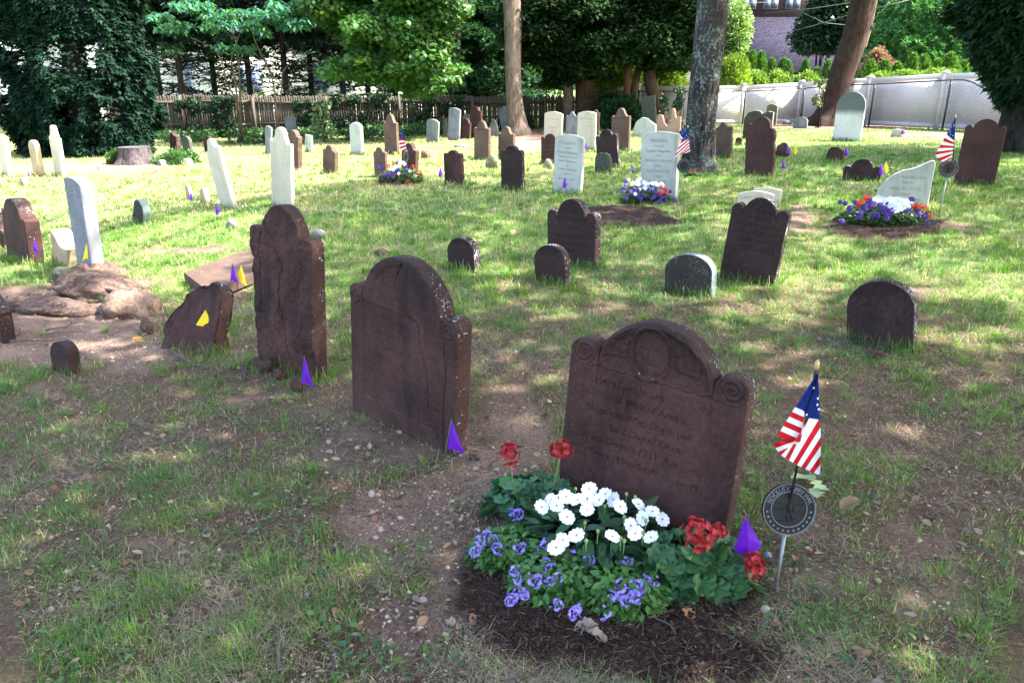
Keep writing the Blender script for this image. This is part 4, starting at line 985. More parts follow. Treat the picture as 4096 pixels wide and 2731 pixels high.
def marker(label, cx, cy, rpx, bx, by, yaw=0.0, tilt=0.0, small=False):
    P = G(bx, by); e = empty('grave_marker', P, 0, label, 'grave marker', 'round veteran grave markers on stakes')
    C_ = at_depth(cx, cy, P.y)-P; R = rpx/pxm(P+C_)
    mb = MB(); mb.tube([[0, 0, -.06], [C_.x*.97, C_.y, C_.z-R*.95]], .006, 8); mb.obj('stake', M['steel'], e, True)
    # disc: local frame x right, z up, y back ; face looks to -y
    Rm = np.array(rotm(yaw, tilt, math.atan2(C_.x, C_.z)*.8)); C3 = np.array(C_)
    def put(V): return np.asarray(V)@Rm.T+C3
    n = 64; th = np.linspace(0, 2*math.pi, n, endpoint=False)
    prf = [(0, -.004), (.66, -.004), (.70, -.004), (.90, -.004), (.955, -.004), (.97, -.009), (1.0, -.006), (1.0, .006), (0, .008)]
    V = []; F = []
    for (r, y) in prf: V += [[R*r*math.cos(a), y, R*r*math.sin(a)] for a in th]
    for i in range(len(prf)-1): F += [[i*n+j, i*n+(j+1) % n, (i+1)*n+(j+1) % n, (i+1)*n+j] for j in range(n)]
    build('disc', put(V), np.array(F), M['marker'], e, True)
    mr = MB()
    for (r0, r1, hh) in ((.66, .695, -.0075), (.955, .995, -.0095)):
        V = []; F = []
        for k_, (r, y) in enumerate(((r0, -.004), (r0+.008, hh), (r1-.008, hh), (r1, -.004))): V += [[R*r*math.cos(a), y, R*r*math.sin(a)] for a in th]
        for i in range(3): F += [[i*n+j, i*n+(j+1) % n, (i+1)*n+(j+1) % n, (i+1)*n+j] for j in range(n)]
        mr.add(put(V), F)
    mr.obj('rim', M['marker_raise'], e, True)
    # lettering around the top, stars around the bottom
    ml = MB(); s = 'REVOLUTIONARY WAR'; a0, a1 = math.radians(158), math.radians(22)
    for i, ch in enumerate(s):
        if ch == ' ': continue
        v, t = text_tris(ch, R*.25); a = a0+(a1-a0)*i/(len(s)-1); rr = R*.735
        ca, sa = math.cos(a-math.pi/2), math.sin(a-math.pi/2)
        x_, z_ = v[:, 0]*ca-v[:, 1]*sa+rr*math.cos(a), v[:, 0]*sa+v[:, 1]*ca+rr*math.sin(a)
        ml.add(put(np.stack([x_, np.full(len(x_), -.0068), z_], 1)), t)
    ml.obj('lettering', M['marker_raise'], e)
    ms = MB(); sv, sf = star_v(R*.065)
    for i in range(13):
        a = math.radians(186+168*i/12)
        ms.add(put(np.stack([sv[:, 0]+R*.825*math.cos(a), np.full(len(sv), -.0068), sv[:, 1]+R*.825*math.sin(a)], 1)), sf)
    ms.obj('star_border', M['marker_raise'], e)
    # embossed scene in the middle: standing figure, plough lines, ground line
    me_ = MB()
    def bar(pts, r): me_.tube(put([[p[0]*R, -.0045, p[1]*R] for p in pts]), [q*R for q in r], 6)
    bar([(.02, .30), (.03, .18), (.02, .0), (-.02, -.10)], [.05, .09, .085, .07]); bar([(-.02, -.08), (-.08, -.25), (-.06, -.42)], [.05, .04, .03]); bar([(.04, -.08), (.12, -.24), (.15, -.42)], [.05, .04, .03])
    bar([(.10, .20), (.20, .06), (.16, -.08)], [.035, .03, .025]); bar([(-.05, .20), (-.14, .10), (-.24, .08)], [.035, .03, .02]); bar([(.02, .40), (.03, .34)], [.045, .05]); bar([(-.08, .43), (.12, .43)], [.02, .02])
    bar([(-.48, -.43), (0, -.46), (.48, -.42)], [.012, .02, .012]); bar([(.25, -.10), (.36, -.05), (.46, -.12)], [.015, .02, .012]); bar([(-.5, .05), (-.38, -.02), (-.30, .04), (-.22, -.03)], [.012, .018, .015, .01])
    bar([(.22, .20), (.34, .14), (.42, .20), (.5, .14)], [.012, .016, .014, .01]); bar([(-.40, .26), (-.30, .22), (-.22, .27)], [.01, .014, .01])
    me_.obj('embossed_scene', M['marker'], e, True)
    return e
def cloth(e, base, tip, panels, Y):
    """flag cloth from panels given in photo pixels: lists of quads with colour key and forward offset"""
    for key, nm in (('n', 'canton'), ('w', 'white_stripes'), ('r', 'red_stripes')):
        mb = MB()
        for (col, poly, dep) in panels:
            if col != key: continue
            (a, b, c, d) = [np.array(p, float) for p in poly]; n, m = 8, 3; V = []
            for i in range(n+1):
                for j in range(m+1):
                    s, t = i/n, j/m; p = (a*(1-s)+b*s)*(1-t)+(d*(1-s)+c*s)*t
                    off = dep[0]*(1-s)+dep[1]*s+.004*math.sin(s*9+p[1]*.02)
                    q = at_depth(p[0], p[1], Y-off); V.append([q.x-base.x, q.y-base.y, q.z-base.z])
            F = [[i*(m+1)+j, (i+1)*(m+1)+j, (i+1)*(m+1)+j+1, i*(m+1)+j+1] for i in range(n) for j in range(m)]
            mb.add(V, F)
        if mb.n: mb.obj(nm, M[{'n': 'navy', 'w': 'white', 'r': 'red'}[key]], e, True)
def lerp(a, b, t): return (a[0]+(b[0]-a[0])*t, a[1]+(b[1]-a[1])*t)
def polyl(pts, s):
    L = [0]
    for p, q in zip(pts[:-1], pts[1:]): L.append(L[-1]+math.hypot(q[0]-p[0], q[1]-p[1]))
    d = s*L[-1]
    for i in range(len(pts)-1):
        if d <= L[i+1]+1e-9: return lerp(pts[i], pts[i+1], (d-L[i])/(L[i+1]-L[i]+1e-9))
    return pts[-1]
def stripes(panels, A, B, n, first, dep):
    for i in range(n):
        s0, s1 = i/n, (i+1)/n
        panels.append(('rw'[(i+first) % 2], (polyl(A, s0), polyl(B, s0), polyl(B, s1), polyl(A, s1)), dep))
def flag(label, bx, by, tipx, tipy, panels, stars, r_star, stick_base=None, rod=.0042):
    P = G(bx, by); Y = P.y
    e = empty('american_flag', P, 0, label, 'flag', 'small american flags on sticks')
    T = at_depth(tipx, tipy, Y)-P; S = (at_depth(*stick_base, Y)-P) if stick_base else Vector((0, 0, 0))
    T2 = S.lerp(T, .93)
    mb = MB(); mb.tube([S, S.lerp(T2, .5)+Vector((0, -.002, 0)), T2], rod, 8); mb.obj('stick', M['pole'], e, True)
    mb = MB(); mb.tube([T2, T2.lerp(T, .15), T2.lerp(T, .6), T], [rod*1.2, rod*1.9, rod*2.0, rod*.7], 8); mb.obj('finial', M['gold'], e, True)
    cloth(e, P, T, panels, Y)
    mb = MB(); sv, sf = star_v(1.0)
    for (x_, y_, d) in stars:
        q = at_depth(x_, y_, Y-d)-P; rr = r_star/pxm(P)
        mb.add(np.stack([sv[:, 0]*rr*.8+q.x, np.full(len(sv), q.y), sv[:, 1]*rr+q.z], 1), sf)
    mb.obj('stars', M['white'], e)
    return e
Z11 = lambda p: (2900+p[0]/1.568, 1400+p[1]/1.568)
z = Z11
marker('nearest round bronze marker reading Revolutionary War, beside the big purple flag', 3154, 2035, 106, 3098, 2362, 0, math.radians(14))
pn = []
pn.append(('n', (z((574, 150)), z((582, 150)), z((500, 382)), z((440, 357))), (.0, .012)))
pn.append(('n', (z((578, 148)), z((584, 150)), z((597, 437)), z((512, 424))), (.008, .03)))
pn.append(('n', (z((576, 150)), z((578, 148)), z((512, 424)), z((496, 384))), (.012, .008)))
stripes(pn, [z((440, 357)), z((328, 535))], [z((500, 383)), z((470, 597))], 6, 1, (.0, .014))
stripes(pn, [z((300, 590)), z((345, 655)), z((440, 715)), z((583, 782))], [z((372, 556)), z((468, 590)), z((512, 424)), z((597, 437)), z((602, 560)), z((596, 775))], 12, 0, (.016, .034))
flag('nearest small american flag, hanging folded above the round marker', 3098, 2362, 3272, 1438, pn,
     [(*z((583, 303)), .034), (*z((580, 342)), .034), (*z((588, 370)), .034), (*z((557, 237)), .016), (*z((513, 405)), .016)], 6.5, (3163, 1990))
# marker + flags at the Andries slab
marker('round grave marker in front of the slab lettered Andries', 2735, 664, 27, 2716, 812, 0, math.radians(5))
def smallflag(label, bx, by, tip, cl, cr, bl, br, n=8, star=3.2, sb=None, st=None, first=0):
    pn = [('n', (tip, (tip[0]+3, tip[1]+2), cr, cl), (.01, .03))]
    stripes(pn, [cl, bl, lerp(bl, br, .5), br] if n > 6 else [cl, bl], [cr, cr, lerp(cr, br, .7), br] if n > 6 else [cr, br], n, first, (.01, .03))
    stars = st or [(*lerp(lerp(tip, cl, .6), lerp(tip, cr, .6), t), .035) for t in (.3, .7)]+[(*lerp(lerp(tip, cl, .85), lerp(tip, cr, .85), t), .035) for t in (.2, .5, .8)]
    flag(label, bx, by, tip[0]+2, tip[1]-14, pn, stars, star, sb, .004)
def diag(label, bx, by, tip, cl, cr, hem, side, n, sb=None, st=None, star=3, first=0):
    """stripes running from the slanting hem (left/bottom) up to the canton edge and the right side"""
    pn = [('n', (tip, (tip[0]+3, tip[1]+1), cr, cl), (.01, .03))]
    stripes(pn, hem, side, n, first, (.008, .03))
    flag(label, bx, by, tip[0]+2, tip[1]-14, pn, st, star, sb, .004)
Z4 = lambda x, y: (3072+x/2.2402, y/2.2402); Z3 = lambda x, y: (2048+x/2.2402, y/2.2402); Z2 = lambda x, y: (1024+x/2.2402, y/2.2402)
diag('small american flag above the marker of the broken white slab', 3752, 873, Z4(1676, 1062), Z4(1600, 1205), Z4(1668, 1262), [Z4(1600, 1205), Z4(1495, 1385), Z4(1540, 1455), Z4(1640, 1440)], [Z4(1668, 1262), Z4(1668, 1262), Z4(1660, 1340), Z4(1642, 1440)], 11,
     (3812, 640), [(*Z4(a, b), .036) for a, b in ((1664, 1120), (1640, 1142), (1633, 1163), (1630, 1185), (1636, 1207), (1655, 1217), (1668, 1133))], 2.4, 1)
marker('round grave marker beside the broken white slab at right', 3794, 674, 38, 3752, 873, 0, math.radians(5))
diag('rear left one of the two small flags beside the slab lettered Andries', 2700, 780, Z3(1545, 1122), Z3(1493, 1192), Z3(1548, 1262), [Z3(1493, 1192), Z3(1490, 1300), Z3(1480, 1330), Z3(1500, 1340)], [Z3(1548, 1262), Z3(1548, 1262), Z3(1530, 1320), Z3(1500, 1340)], 7,
     Z3(1512, 1540), [(*Z3(a, b), .036) for a, b in ((1535, 1150), (1545, 1170), (1520, 1175), (1530, 1195), (1512, 1160))], 2.2, 1)
diag('front right one of the two small flags beside the slab lettered Andries', 2716, 806, Z3(1572, 1155), Z3(1520, 1262), Z3(1586, 1245), [Z3(1520, 1262), Z3(1448, 1425), Z3(1515, 1380), Z3(1600, 1368)], [Z3(1560, 1250), Z3(1586, 1245), Z3(1590, 1310), Z3(1602, 1368)], 11,
     Z3(1548, 1425), [(*Z3(a, b), .036) for a, b in ((1565, 1215), (1548, 1240), (1578, 1230))], 2.2, 0)
marker('narrow side-on grave marker in the far flower bed before the reddish brown stone', 1622, 627, 21, 1637, 722, math.radians(68), 0)
diag('small american flag standing in the far flower bed', 1642, 718, Z2(1304, 1158), Z2(1287, 1240), Z2(1330, 1248), [Z2(1287, 1240), Z2(1281, 1320), Z2(1310, 1350), Z2(1360, 1382)], [Z2(1330, 1248), Z2(1330, 1248), Z2(1345, 1320), Z2(1362, 1370)], 9,
     Z2(1345, 1380), [(*Z2(a, b), .036) for a, b in ((1305, 1200), (1312, 1225))], 1.6, 0)

# ------------------------------------------------------------------ leaf templates and foliage
QV = np.array([[0, 0, 0], [.32, .45, .10], [0, 1, 0], [-.32, .45, .10]]); QF = np.array([[0, 1, 2, 3]])           # simple folded leaf
SPV = np.array([[-.06, 0, 0], [.06, 0, 0], [.5, .55, -.02], [.18, .6, .05], [0, 1.1, -.05], [-.18, .6, .05], [-.5, .55, -.02]])
SPF = np.array([[0, 1, 3], [1, 2, 3], [0, 3, 5], [3, 4, 5], [0, 5, 6]])                                           # small spray of needles
a_ = [90, 60, 40, 15, -10, -50, -90]
MPV = np.array([[0, 0, 0], [.30, .12, .03], [.55, .30, .0], [.34, .48, .05], [.45, .80, 0], [.16, .72, .05], [0, 1.1, 0], [-.16, .72, .05], [-.45, .80, 0], [-.34, .48, .05], [-.55, .30, 0], [-.30, .12, .03]])
MPF = np.array([[0, i, i+1] for i in range(1, 11)])                                                              # lobed leaf
def foliage(name, P, D, U, S, C, mat, parent=None, tpl=(QV, QF), label=None, cat=None, kind=None, loc=None):
    V, F = stamp(tpl[0], tpl[1], frames(D, U), P, S)
    if loc is not None: V = V-np.array(loc)
    o = build(name, V, F, M[mat], parent, tint=np.repeat(C, len(tpl[0]), 0), loc=loc)
    return tag(o, label, cat, kind=kind)
def clumps(cent, rad, per, flat=.6):
    """points on and in blobs: returns positions, outward directions"""
    cent = np.asarray(cent); n = len(cent); ii = np.repeat(np.arange(n), per)
    d = rdir(len(ii)); r = rng.random(len(ii))**.45
    rad = np.broadcast_to(np.asarray(rad, float), (n,))[ii]
    off = d*(r*rad)[:, None]; off[:, 2] *= flat
    return cent[ii]+off, d, ii
def cvar(n, base, v=.3, ii=None, m=None):
    base = np.array(base); c = base*(1-v+2*v*rng.random((n, 1)))*(1+rng.normal(0, .05, (n, 3)))
    if ii is not None: c = c*(.75+.5*rng.random((m, 1)))[ii]
    return np.clip(c, .002, 1)

def trunk(name, pts, rads, mat, parent, n=40, wob=.10, flare=0, res=60, loc=None, ridg=0.0):
    pts = np.array(pts, float); L = np.concatenate([[0], np.cumsum(np.linalg.norm(np.diff(pts, axis=0), axis=1))])
    s = np.linspace(0, L[-1], res); P = np.stack([np.interp(s, L, pts[:, i]) for i in range(3)], 1)
    k = max(1, res//10); ker = np.ones(2*k+1)/(2*k+1)
    Pp = np.pad(P, ((k, k), (0, 0)), 'edge'); Ps = np.stack([np.convolve(Pp[:, i], ker, 'valid') for i in range(3)], 1); Ps[0] = P[0]; Ps[-1] = P[-1]; P = Ps
    r = np.interp(s, L, rads); th = np.linspace(0, 2*math.pi, n, endpoint=False)
    T = np.gradient(P, axis=0); T /= np.linalg.norm(T, axis=1)[:, None]
    up = np.array([0, 1., 0]) if abs(T[0][2]) > .7 else np.array([0, 0, 1.])
    V = []
    for i in range(res):
        a = np.cross(T[i], up); a /= np.linalg.norm(a); b = np.cross(T[i], a)
        rr = r[i]*(1+wob*(fbm(np.cos(th)*1.3+7, np.sin(th)*1.3, s[i]*.8, 71, 3)-.5)*2)
        if flare: rr = rr*(1+flare*math.exp(-s[i]/.22)*(1+.45*np.cos(th*5+1)))
        if ridg: rr = rr+ridg*(np.abs(fbm(np.cos(th)*8*r[0]/.2, np.sin(th)*8*r[0]/.2, s[i]*2.2, 73, 3)-.5)*-4+.5)
        V.append(P[i]+rr[:, None]*(np.cos(th)[:, None]*a+np.sin(th)[:, None]*b))
    V = np.concatenate(V)
    if loc is not None: V = V-np.array(loc)
    F = [[i*n+j, i*n+(j+1) % n, (i+1)*n+(j+1) % n, (i+1)*n+j] for i in range(res-1) for j in range(n)]
    return build(name, V, np.array(F), M[mat], parent, True)
def rel(P, loc): return [list(np.array(p)-np.array(loc)) for p in P]
def column_at(px_list, Y):         # trunk axis through photo pixels at a distance
    return [np.array(at_depth(x, y, Y)) for x, y in px_list]
def wpx(px, P): return px/pxm(P)/2

# ------------------------------------------------------------------ wooden stockade fence (26 m away)
FY = 25.6
M['fence_wood'] = mat_simple('weathered_fence_wood', (.078, .066, .055), .9, .15, 3, .004, c2=(.115, .100, .084), stretch=(6, 6, .5))
def stockade():
    x0, x1 = at_depth(430, 400, FY).x, at_depth(2420, 400, FY).x
    bays = []; x = x0
    while x < x1: bays.append((x, min(x+2.4, x1))); x += 2.4
    for bi, (a, b) in enumerate(bays):
        zg = float(gh((a+b)/2, FY)); top = at_depth(1000, 381, FY).z-zg+.02*math.sin(bi*2.1)
        side = ['at the left end beside the big evergreen', 'second bay from the left end', 'third bay from the left, ivy before it', 'fourth bay from the left', 'behind the white slab standing alone', 'behind the tall high crowned stone', 'behind the blackened grey slab', 'behind the purple red stone', 'left of the bare trunk', 'dark bay behind the reddish trunk', 'last bay at the right end', 'end bay'][min(bi, 11)]
        e = empty('fence_panel', (a, FY, zg), 0, 'weathered wooden stockade fence panel, '+side, 'fence', 'stockade fence panels')
        mb = MB(); u = 0.0
        while u < b-a-.02:
            w_ = .078+random.uniform(-.004, .004); hh = top+random.uniform(-.03, .02); gap = random.uniform(.001, .004) if random.random() < .985 else random.uniform(.008, .02)
            tl = random.gauss(0, .006)
            v = []
            for yy in (-.008, .008):
                v += [[u, yy, -.05], [u+w_, yy, -.05], [u+w_+tl, yy, hh-.06], [u+w_*.62+tl, yy, hh], [u+w_*.38+tl, yy, hh], [u+tl, yy, hh-.06]]
            n_ = mb.n; mb.add(v, [[0, 1, 2, 5], [5, 2, 3, 4], [6, 11, 8, 7], [11, 10, 9, 8], [0, 6, 7, 1], [1, 7, 8, 2], [2, 8, 9, 3], [4, 10, 11, 5], [5, 11, 6, 0], [3, 9, 10, 4]])
            u += w_+gap
        mb.obj('pickets', M['fence_wood'], e)
        for zz in (.42, top-.22):
            mb = MB(); mb.box([(b-a)/2, -.035, zz], [b-a-.01, .045, .075]); mb.obj('rail', M['fence_wood'], e)
        mb = MB(); mb.box([0, -.095, top*.5-.04], [.085, .07, top+.02]); mb.obj('post', M['fence_wood'], e)
stockade()

# ------------------------------------------------------------------ white vinyl fence and the chain link fence before it
M['vinyl'] = mat_simple('white_vinyl', (.80, .73, .73), .45, .05, 2, 0)
M['link'] = mat_simple('chain_link_dark', (.05, .06, .06), .5, .2, 20, 0, .5)
TOPS = [(2385, 349, 500), (2548, 344, 499), (2960, 343, 497), (3188, 331, 495), (3313, 318, 498), (3455, 313, 503), (3742, 294, 517), (4120, 286, 536)]
wf = []
for (x_, yt_, yb_) in TOPS:
    P = G(x_, yb_); r = ray(x_, yt_); t = P.y/r[1]; wf.append((P, CAM_H+r[2]*t-P.z))
print('WF', [(round(p.x, 1), round(p.y, 1), round(h, 2)) for p, h in wf])
def white_fence():
    names = ['behind the yew shrub', 'left of the big oak trunk', 'right of the big oak trunk', 'behind the broken dark stone', 'behind the leaning trunk', 'behind the large two toned slab', 'at the right beyond the dark evergreen']
    for i in range(len(wf)-1):
        (A, ha), (B, hb) = wf[i], wf[i+1]
        e = empty('vinyl_fence_panel', A, 0, 'white vinyl privacy fence panel '+names[i], 'fence', 'white vinyl fence panels')
        d = B-A; L = math.hypot(d.x, d.y); dx, dy = d.x/L, d.y/L
        def q(s, off, z): return [dx*s-dy*off, dy*s+dx*off, z+(B.z-A.z)*s/L]
        def slab(mb, s0, s1, o0, o1, z0a, z0b, z1a, z1b):
            v = [q(s0, o0, z0a), q(s1, o0, z0b), q(s1, o0, z1b), q(s0, o0, z1a), q(s0, o1, z0a), q(s1, o1, z0b), q(s1, o1, z1b), q(s0, o1, z1a)]
            mb.add(v, [[0, 1, 2, 3], [4, 7, 6, 5], [0, 4, 5, 1], [3, 2, 6, 7], [0, 3, 7, 4], [1, 5, 6, 2]])
        mb = MB(); slab(mb, 0, L, 0, .02, .02, .02, ha-.06, hb-.06)
        mb.obj('boards', M['vinyl'], e)
        mb = MB(); slab(mb, 0, L, -.02, .04, ha-.13, hb-.13, ha, hb); mb.obj('rail', M['vinyl'], e)
        mb = MB(); slab(mb, 0, L, -.02, .04, .02, .02, .14, .14); mb.obj('rail', M['vinyl'], e)
        mb = MB(); mb.box([0, 0, ha/2], [.10, .10, ha+.03]); po = mb.obj('post', M['vinyl'], e)
        mb = MB(); mb.box([0, 0, ha+.035], [.155, .155, .03]); mb.box([0, 0, ha+.06], [.11, .11, .03]); mb.obj('post_cap', M['vinyl'], po)
white_fence()
def chain():
    pts = [(p+Vector((-.05, -.42, 0)), h-.17) for p, h in wf]
    pts[-1] = (pts[-1][0], .75)
    segs = []
    for i in range(len(pts)-1):
        (A, ha), (B, hb) = pts[i], pts[i+1]
        nm = ['behind the yew shrub', 'left of the oak', 'right of the oak', 'before the leaning trunk', 'behind the leaning trunk', 'behind the two toned slab', 'where the top rail has sagged down'][i]
        e = empty('chain_link_fence', A, 0, 'dark chain link fence span '+nm, 'chain fence', 'chain link fence spans')
        d = B-A; L = math.hypot(d.x, d.y); ux = Vector((d.x/L, d.y/L, 0)); dz = (B.z-A.z)
        H = lambda s: ha+(hb-ha)*(s if i < 6 else min(1, sm(np.array((s-.12)/.55)).item()*1.0))
        mb = MB(); st = .075; T_ = .0028
        V = []; F = []
        # diagonal wires clipped to the span
        def wire(a, b):
            n0 = len(V); a3 = ux*a[0]; b3 = ux*b[0]; za = a[1]+dz*a[0]/L; zb = b[1]+dz*b[0]/L
            p, q = Vector((a3.x, a3.y, za)), Vector((b3.x, b3.y, zb)); dr = (q-p).normalized(); nrm = Vector((-ux.y, ux.x, 0)); sd_ = dr.cross(nrm).normalized()*T_
            nn = nrm*T_
            for c in (p, q): V.extend([list(c+sd_), list(c+nn), list(c-sd_), list(c-nn)])
            F.extend([[n0+j, n0+(j+1) % 4, n0+4+(j+1) % 4, n0+4+j] for j in range(4)])
        k = -int(2.2/st)
        while k*st < L:
            for sg in (1, -1):
                s0 = k*st; prev = None
                # line s = s0 + z (sg=1) ; s = s0 + 2.2 - z (sg=-1)
                zz = [q_ for q_ in np.arange(0.02, 2.2, .10)]
                run = []
                for z_ in zz:
                    s = s0+z_ if sg == 1 else s0+2.2-z_
                    if 0 <= s <= L and z_ <= H(s/L): run.append((s, z_))
                if len(run) >= 2: wire(run[0], run[-1])
            k += 1
        if V: mb.add(V, F); mb.obj('mesh_wires', M['link'], e)
        mb = MB(); mb.tube([list(ux*(L*s)+Vector((0, 0, H(s)+dz*s))) for s in np.linspace(0, 1, 14)], .020, 6); mb.obj('top_rail', M['link'], e)
        mb = MB(); mb.tube([[0, 0, 0], [0, 0, H(0)+.03]], .026, 8); mb.obj('post', M['link'], e)
chain()

# ------------------------------------------------------------------ buildings beyond the fences
M['siding'] = mat_simple('pale_siding', (.80, .79, .80), .6, .03, 2)
M['siding_blue'] = mat_simple('blue_siding', (.16, .22, .42), .6, .1, 2)
M['shingle'] = None
def shingle_mat():
    m, n, b, o = newmat('purple_grey_shingles'); tc = N(n, 'ShaderNodeTexCoord'); V = tc.outputs['Object']
    br = N(n, 'ShaderNodeTexBrick', i_Scale=1.0); br.inputs['Brick Width'].default_value = .22; br.inputs['Row Height'].default_value = .13; br.inputs['Mortar Size'].default_value = .012
    n.links.new(scalev(n, V, (1, 1, 1)), br.inputs['Vector'])
    br.inputs[1].default_value = (.012, .011, .020, 1); br.inputs[2].default_value = (.030, .027, .046, 1); br.inputs[3].default_value = (.006, .006, .01, 1)
    c = mixc(n, ramp(n, nz(n, V, 9, 4, .7), .35, .7), br.outputs[0], mixc(n, .5, br.outputs[0], (.075, .07, .115)))  # paler mottling paints dappled sunlight into the shingle colour
    n.links.new(c, b.inputs['Base Color']); b.inputs['Roughness'].default_value = .9; b.inputs['Specular IOR Level'].default_value = .05; bump(n, b, br.outputs[1], -.02); return m
M['shingle'] = shingle_mat()
M['dark_wall'] = mat_simple('dark_house_wall', (.045, .032, .035), .8, .2, 3)
M['glass'] = mat_simple('window_glass', (.05, .07, .10), .1, .2, 1, 0, 0, .8)
M['trim'] = mat_simple('window_trim', (.20, .20, .22), .6, .05, 2)
def house_left():
    for (xa, xb, Y, z1, nm, lb, mat) in ((-260, 420, 39, 4.4, 'house', 'pale building glimpsed through the big evergreen at left', 'siding'), (330, 930, 38.5, 4.2, 'house', 'pale building behind the first dark conifers left', 'siding'), (850, 1440, 39, 4.0, 'house', 'pale building behind the drooping leaved trees', 'siding'), (1390, 1960, 40, 3.6, 'house', 'pale building behind the hanging maple branches', 'siding')):
        A = at_depth(xa, 300, Y); B = at_depth(xb, 300, Y); zg = float(gh(A.x, Y)); cx = (A.x+B.x)/2
        e = empty('house', (cx, Y, zg), math.radians(38), lb, 'house')
        W_ = B.x-A.x
        mb = MB(); k = 0; z_ = 0
        while z_ < z1-.01:
            mb.box([0, 2.5+.004*(k % 2), z_+.10], [W_, 5.0, .2]); V = mb.V[-1]; V[V[:, 1] < 1] -= [0, .0, 0]; V[(V[:, 1] < 1) & (V[:, 2] > z_+.1)] += [0, .018, 0]
            z_ += .2; k += 1
        mb.obj('wall', M[mat], e)
        mb = MB(); v = [[-W_/2-.4, -.5, z1], [W_/2+.4, -.5, z1], [W_/2+.4, 2.5, z1+1.7], [-W_/2-.4, 2.5, z1+1.7], [-W_/2-.4, 5.5, z1], [W_/2+.4, 5.5, z1]]
        mb.add(v, [[0, 1, 2, 3], [3, 2, 5, 4]]); mb.add([[p[0], p[1], p[2]-.12] for p in v], [[3, 2, 1, 0], [4, 5, 2, 3], [0, 1, 5, 4]]); mb.obj('roof', M['shingle'], e)
        n_ = int(W_/3.2)
        for i in range(n_):
            x_ = -W_/2+W_*(i+.5)/n_
            mb = MB(); mb.box([x_, -.03, 2.0], [1.1, .08, 1.3]); w_ = mb.obj('window', M['trim'], e)
            mb = MB()
            for sx in (-1, 1): mb.box([x_+sx*.26, -.075, 2.0], [.46, .02, 1.12])
            mb.obj('pane', M['siding_blue'], w_)
house_left()
def house_right():
    Y = 40; A = at_depth(2960, 300, Y); B = at_depth(3420, 300, Y); ze = at_depth(3100, 292, Y).z; zr = at_depth(3100, 72, Y+4.5).z
    zg = float(gh(A.x, Y)); cx = (A.x+B.x)/2; W_ = B.x-A.x+3
    e = empty('house', (cx, Y, zg), 0, 'house with a broad purple grey shingle roof and dark upper storey at upper right', 'house')
    ze -= zg; zr -= zg
    mb = MB(); mb.box([0, 3, (ze-.3)/2], [W_-.6, 5, ze-.3]); mb.obj('wall', M['dark_wall'], e)
    L = math.hypot(4.5, zr-ze)
    mb = MB(); mb.box([0, L/2, -.06], [W_, L, .12]); r_ = mb.obj('roof', M['shingle'], e); r_.location = (0, -.4, ze); r_.rotation_euler = (math.atan2(zr-ze, 4.5), 0, 0)
    mb = MB(); mb.box([-1, 6.5, zr+1.4], [W_-1.0, 4.6, 3.6]); mb.obj('upper_wall', M['dark_wall'], e)
    for i, x_ in enumerate((-2.6, -1.6, -.4, .8, 2.2)):
        mb = MB(); mb.box([x_, 4.17, zr+.95], [.8, .08, 1.1]); w_ = mb.obj('window', M['trim'], e)
        mb = MB()
        for sx in (-1, 1):
            for sz in (-1, 1): mb.box([x_+sx*.19, 4.12, zr+.95+sz*.27], [.33, .03, .48])
        mb.obj('pane', M['glass'], w_)
house_right()

# ------------------------------------------------------------------ tree: big evergreen at left (hanging sprays down to the ground)
def sprays_surface(n, axisf, radf, z0, z1, cols, size, name, parent, mat='leaf_dull', inner=.35, droop=-.5, seed=0, tpl=(SPV, SPF), gap=None, sq=1.0, loc=(0, 0, 0), lump=.6):
    z = z0+(z1-z0)*rng.random(n); a = rng.uniform(0, 2*math.pi, n)
    lum = fbm(np.cos(a)*2.2+seed, np.sin(a)*2.2, z*lump, 90+seed, 4)
    lum = .5*lum+.5*fbm(np.cos(a)*7+seed, np.sin(a)*7, z*2.2, 95+seed, 3); r = radf(z)*(.50+1.0*lum); dep = rng.random(n)**1.6*inner; r = r*(1-dep)
    ax = axisf(z)
    P = np.stack([ax[0]+r*np.cos(a), ax[1]+r*np.sin(a)*sq, z], 1)
    k = np.ones(n, bool)
    if gap is not None: k = gap(P, lum)
    P, a, lum, dep = P[k], a[k], lum[k], dep[k]; n = len(P)
    D = np.stack([np.cos(a), np.sin(a), np.full(n, droop)], 1)+rng.normal(0, .45, (n, 3))
    U = np.stack([np.cos(a)*.5, np.sin(a)*.5, np.ones(n)], 1)+rng.normal(0, .3, (n, 3))
    cols = np.array(cols); ci = rng.integers(0, len(cols), n)
    C = cols[ci]*(.7+.6*rng.random((n, 1)))
    return foliage(name, P, D, U, size*rng.uniform(.6, 1.3, n), C, mat, parent, tpl)
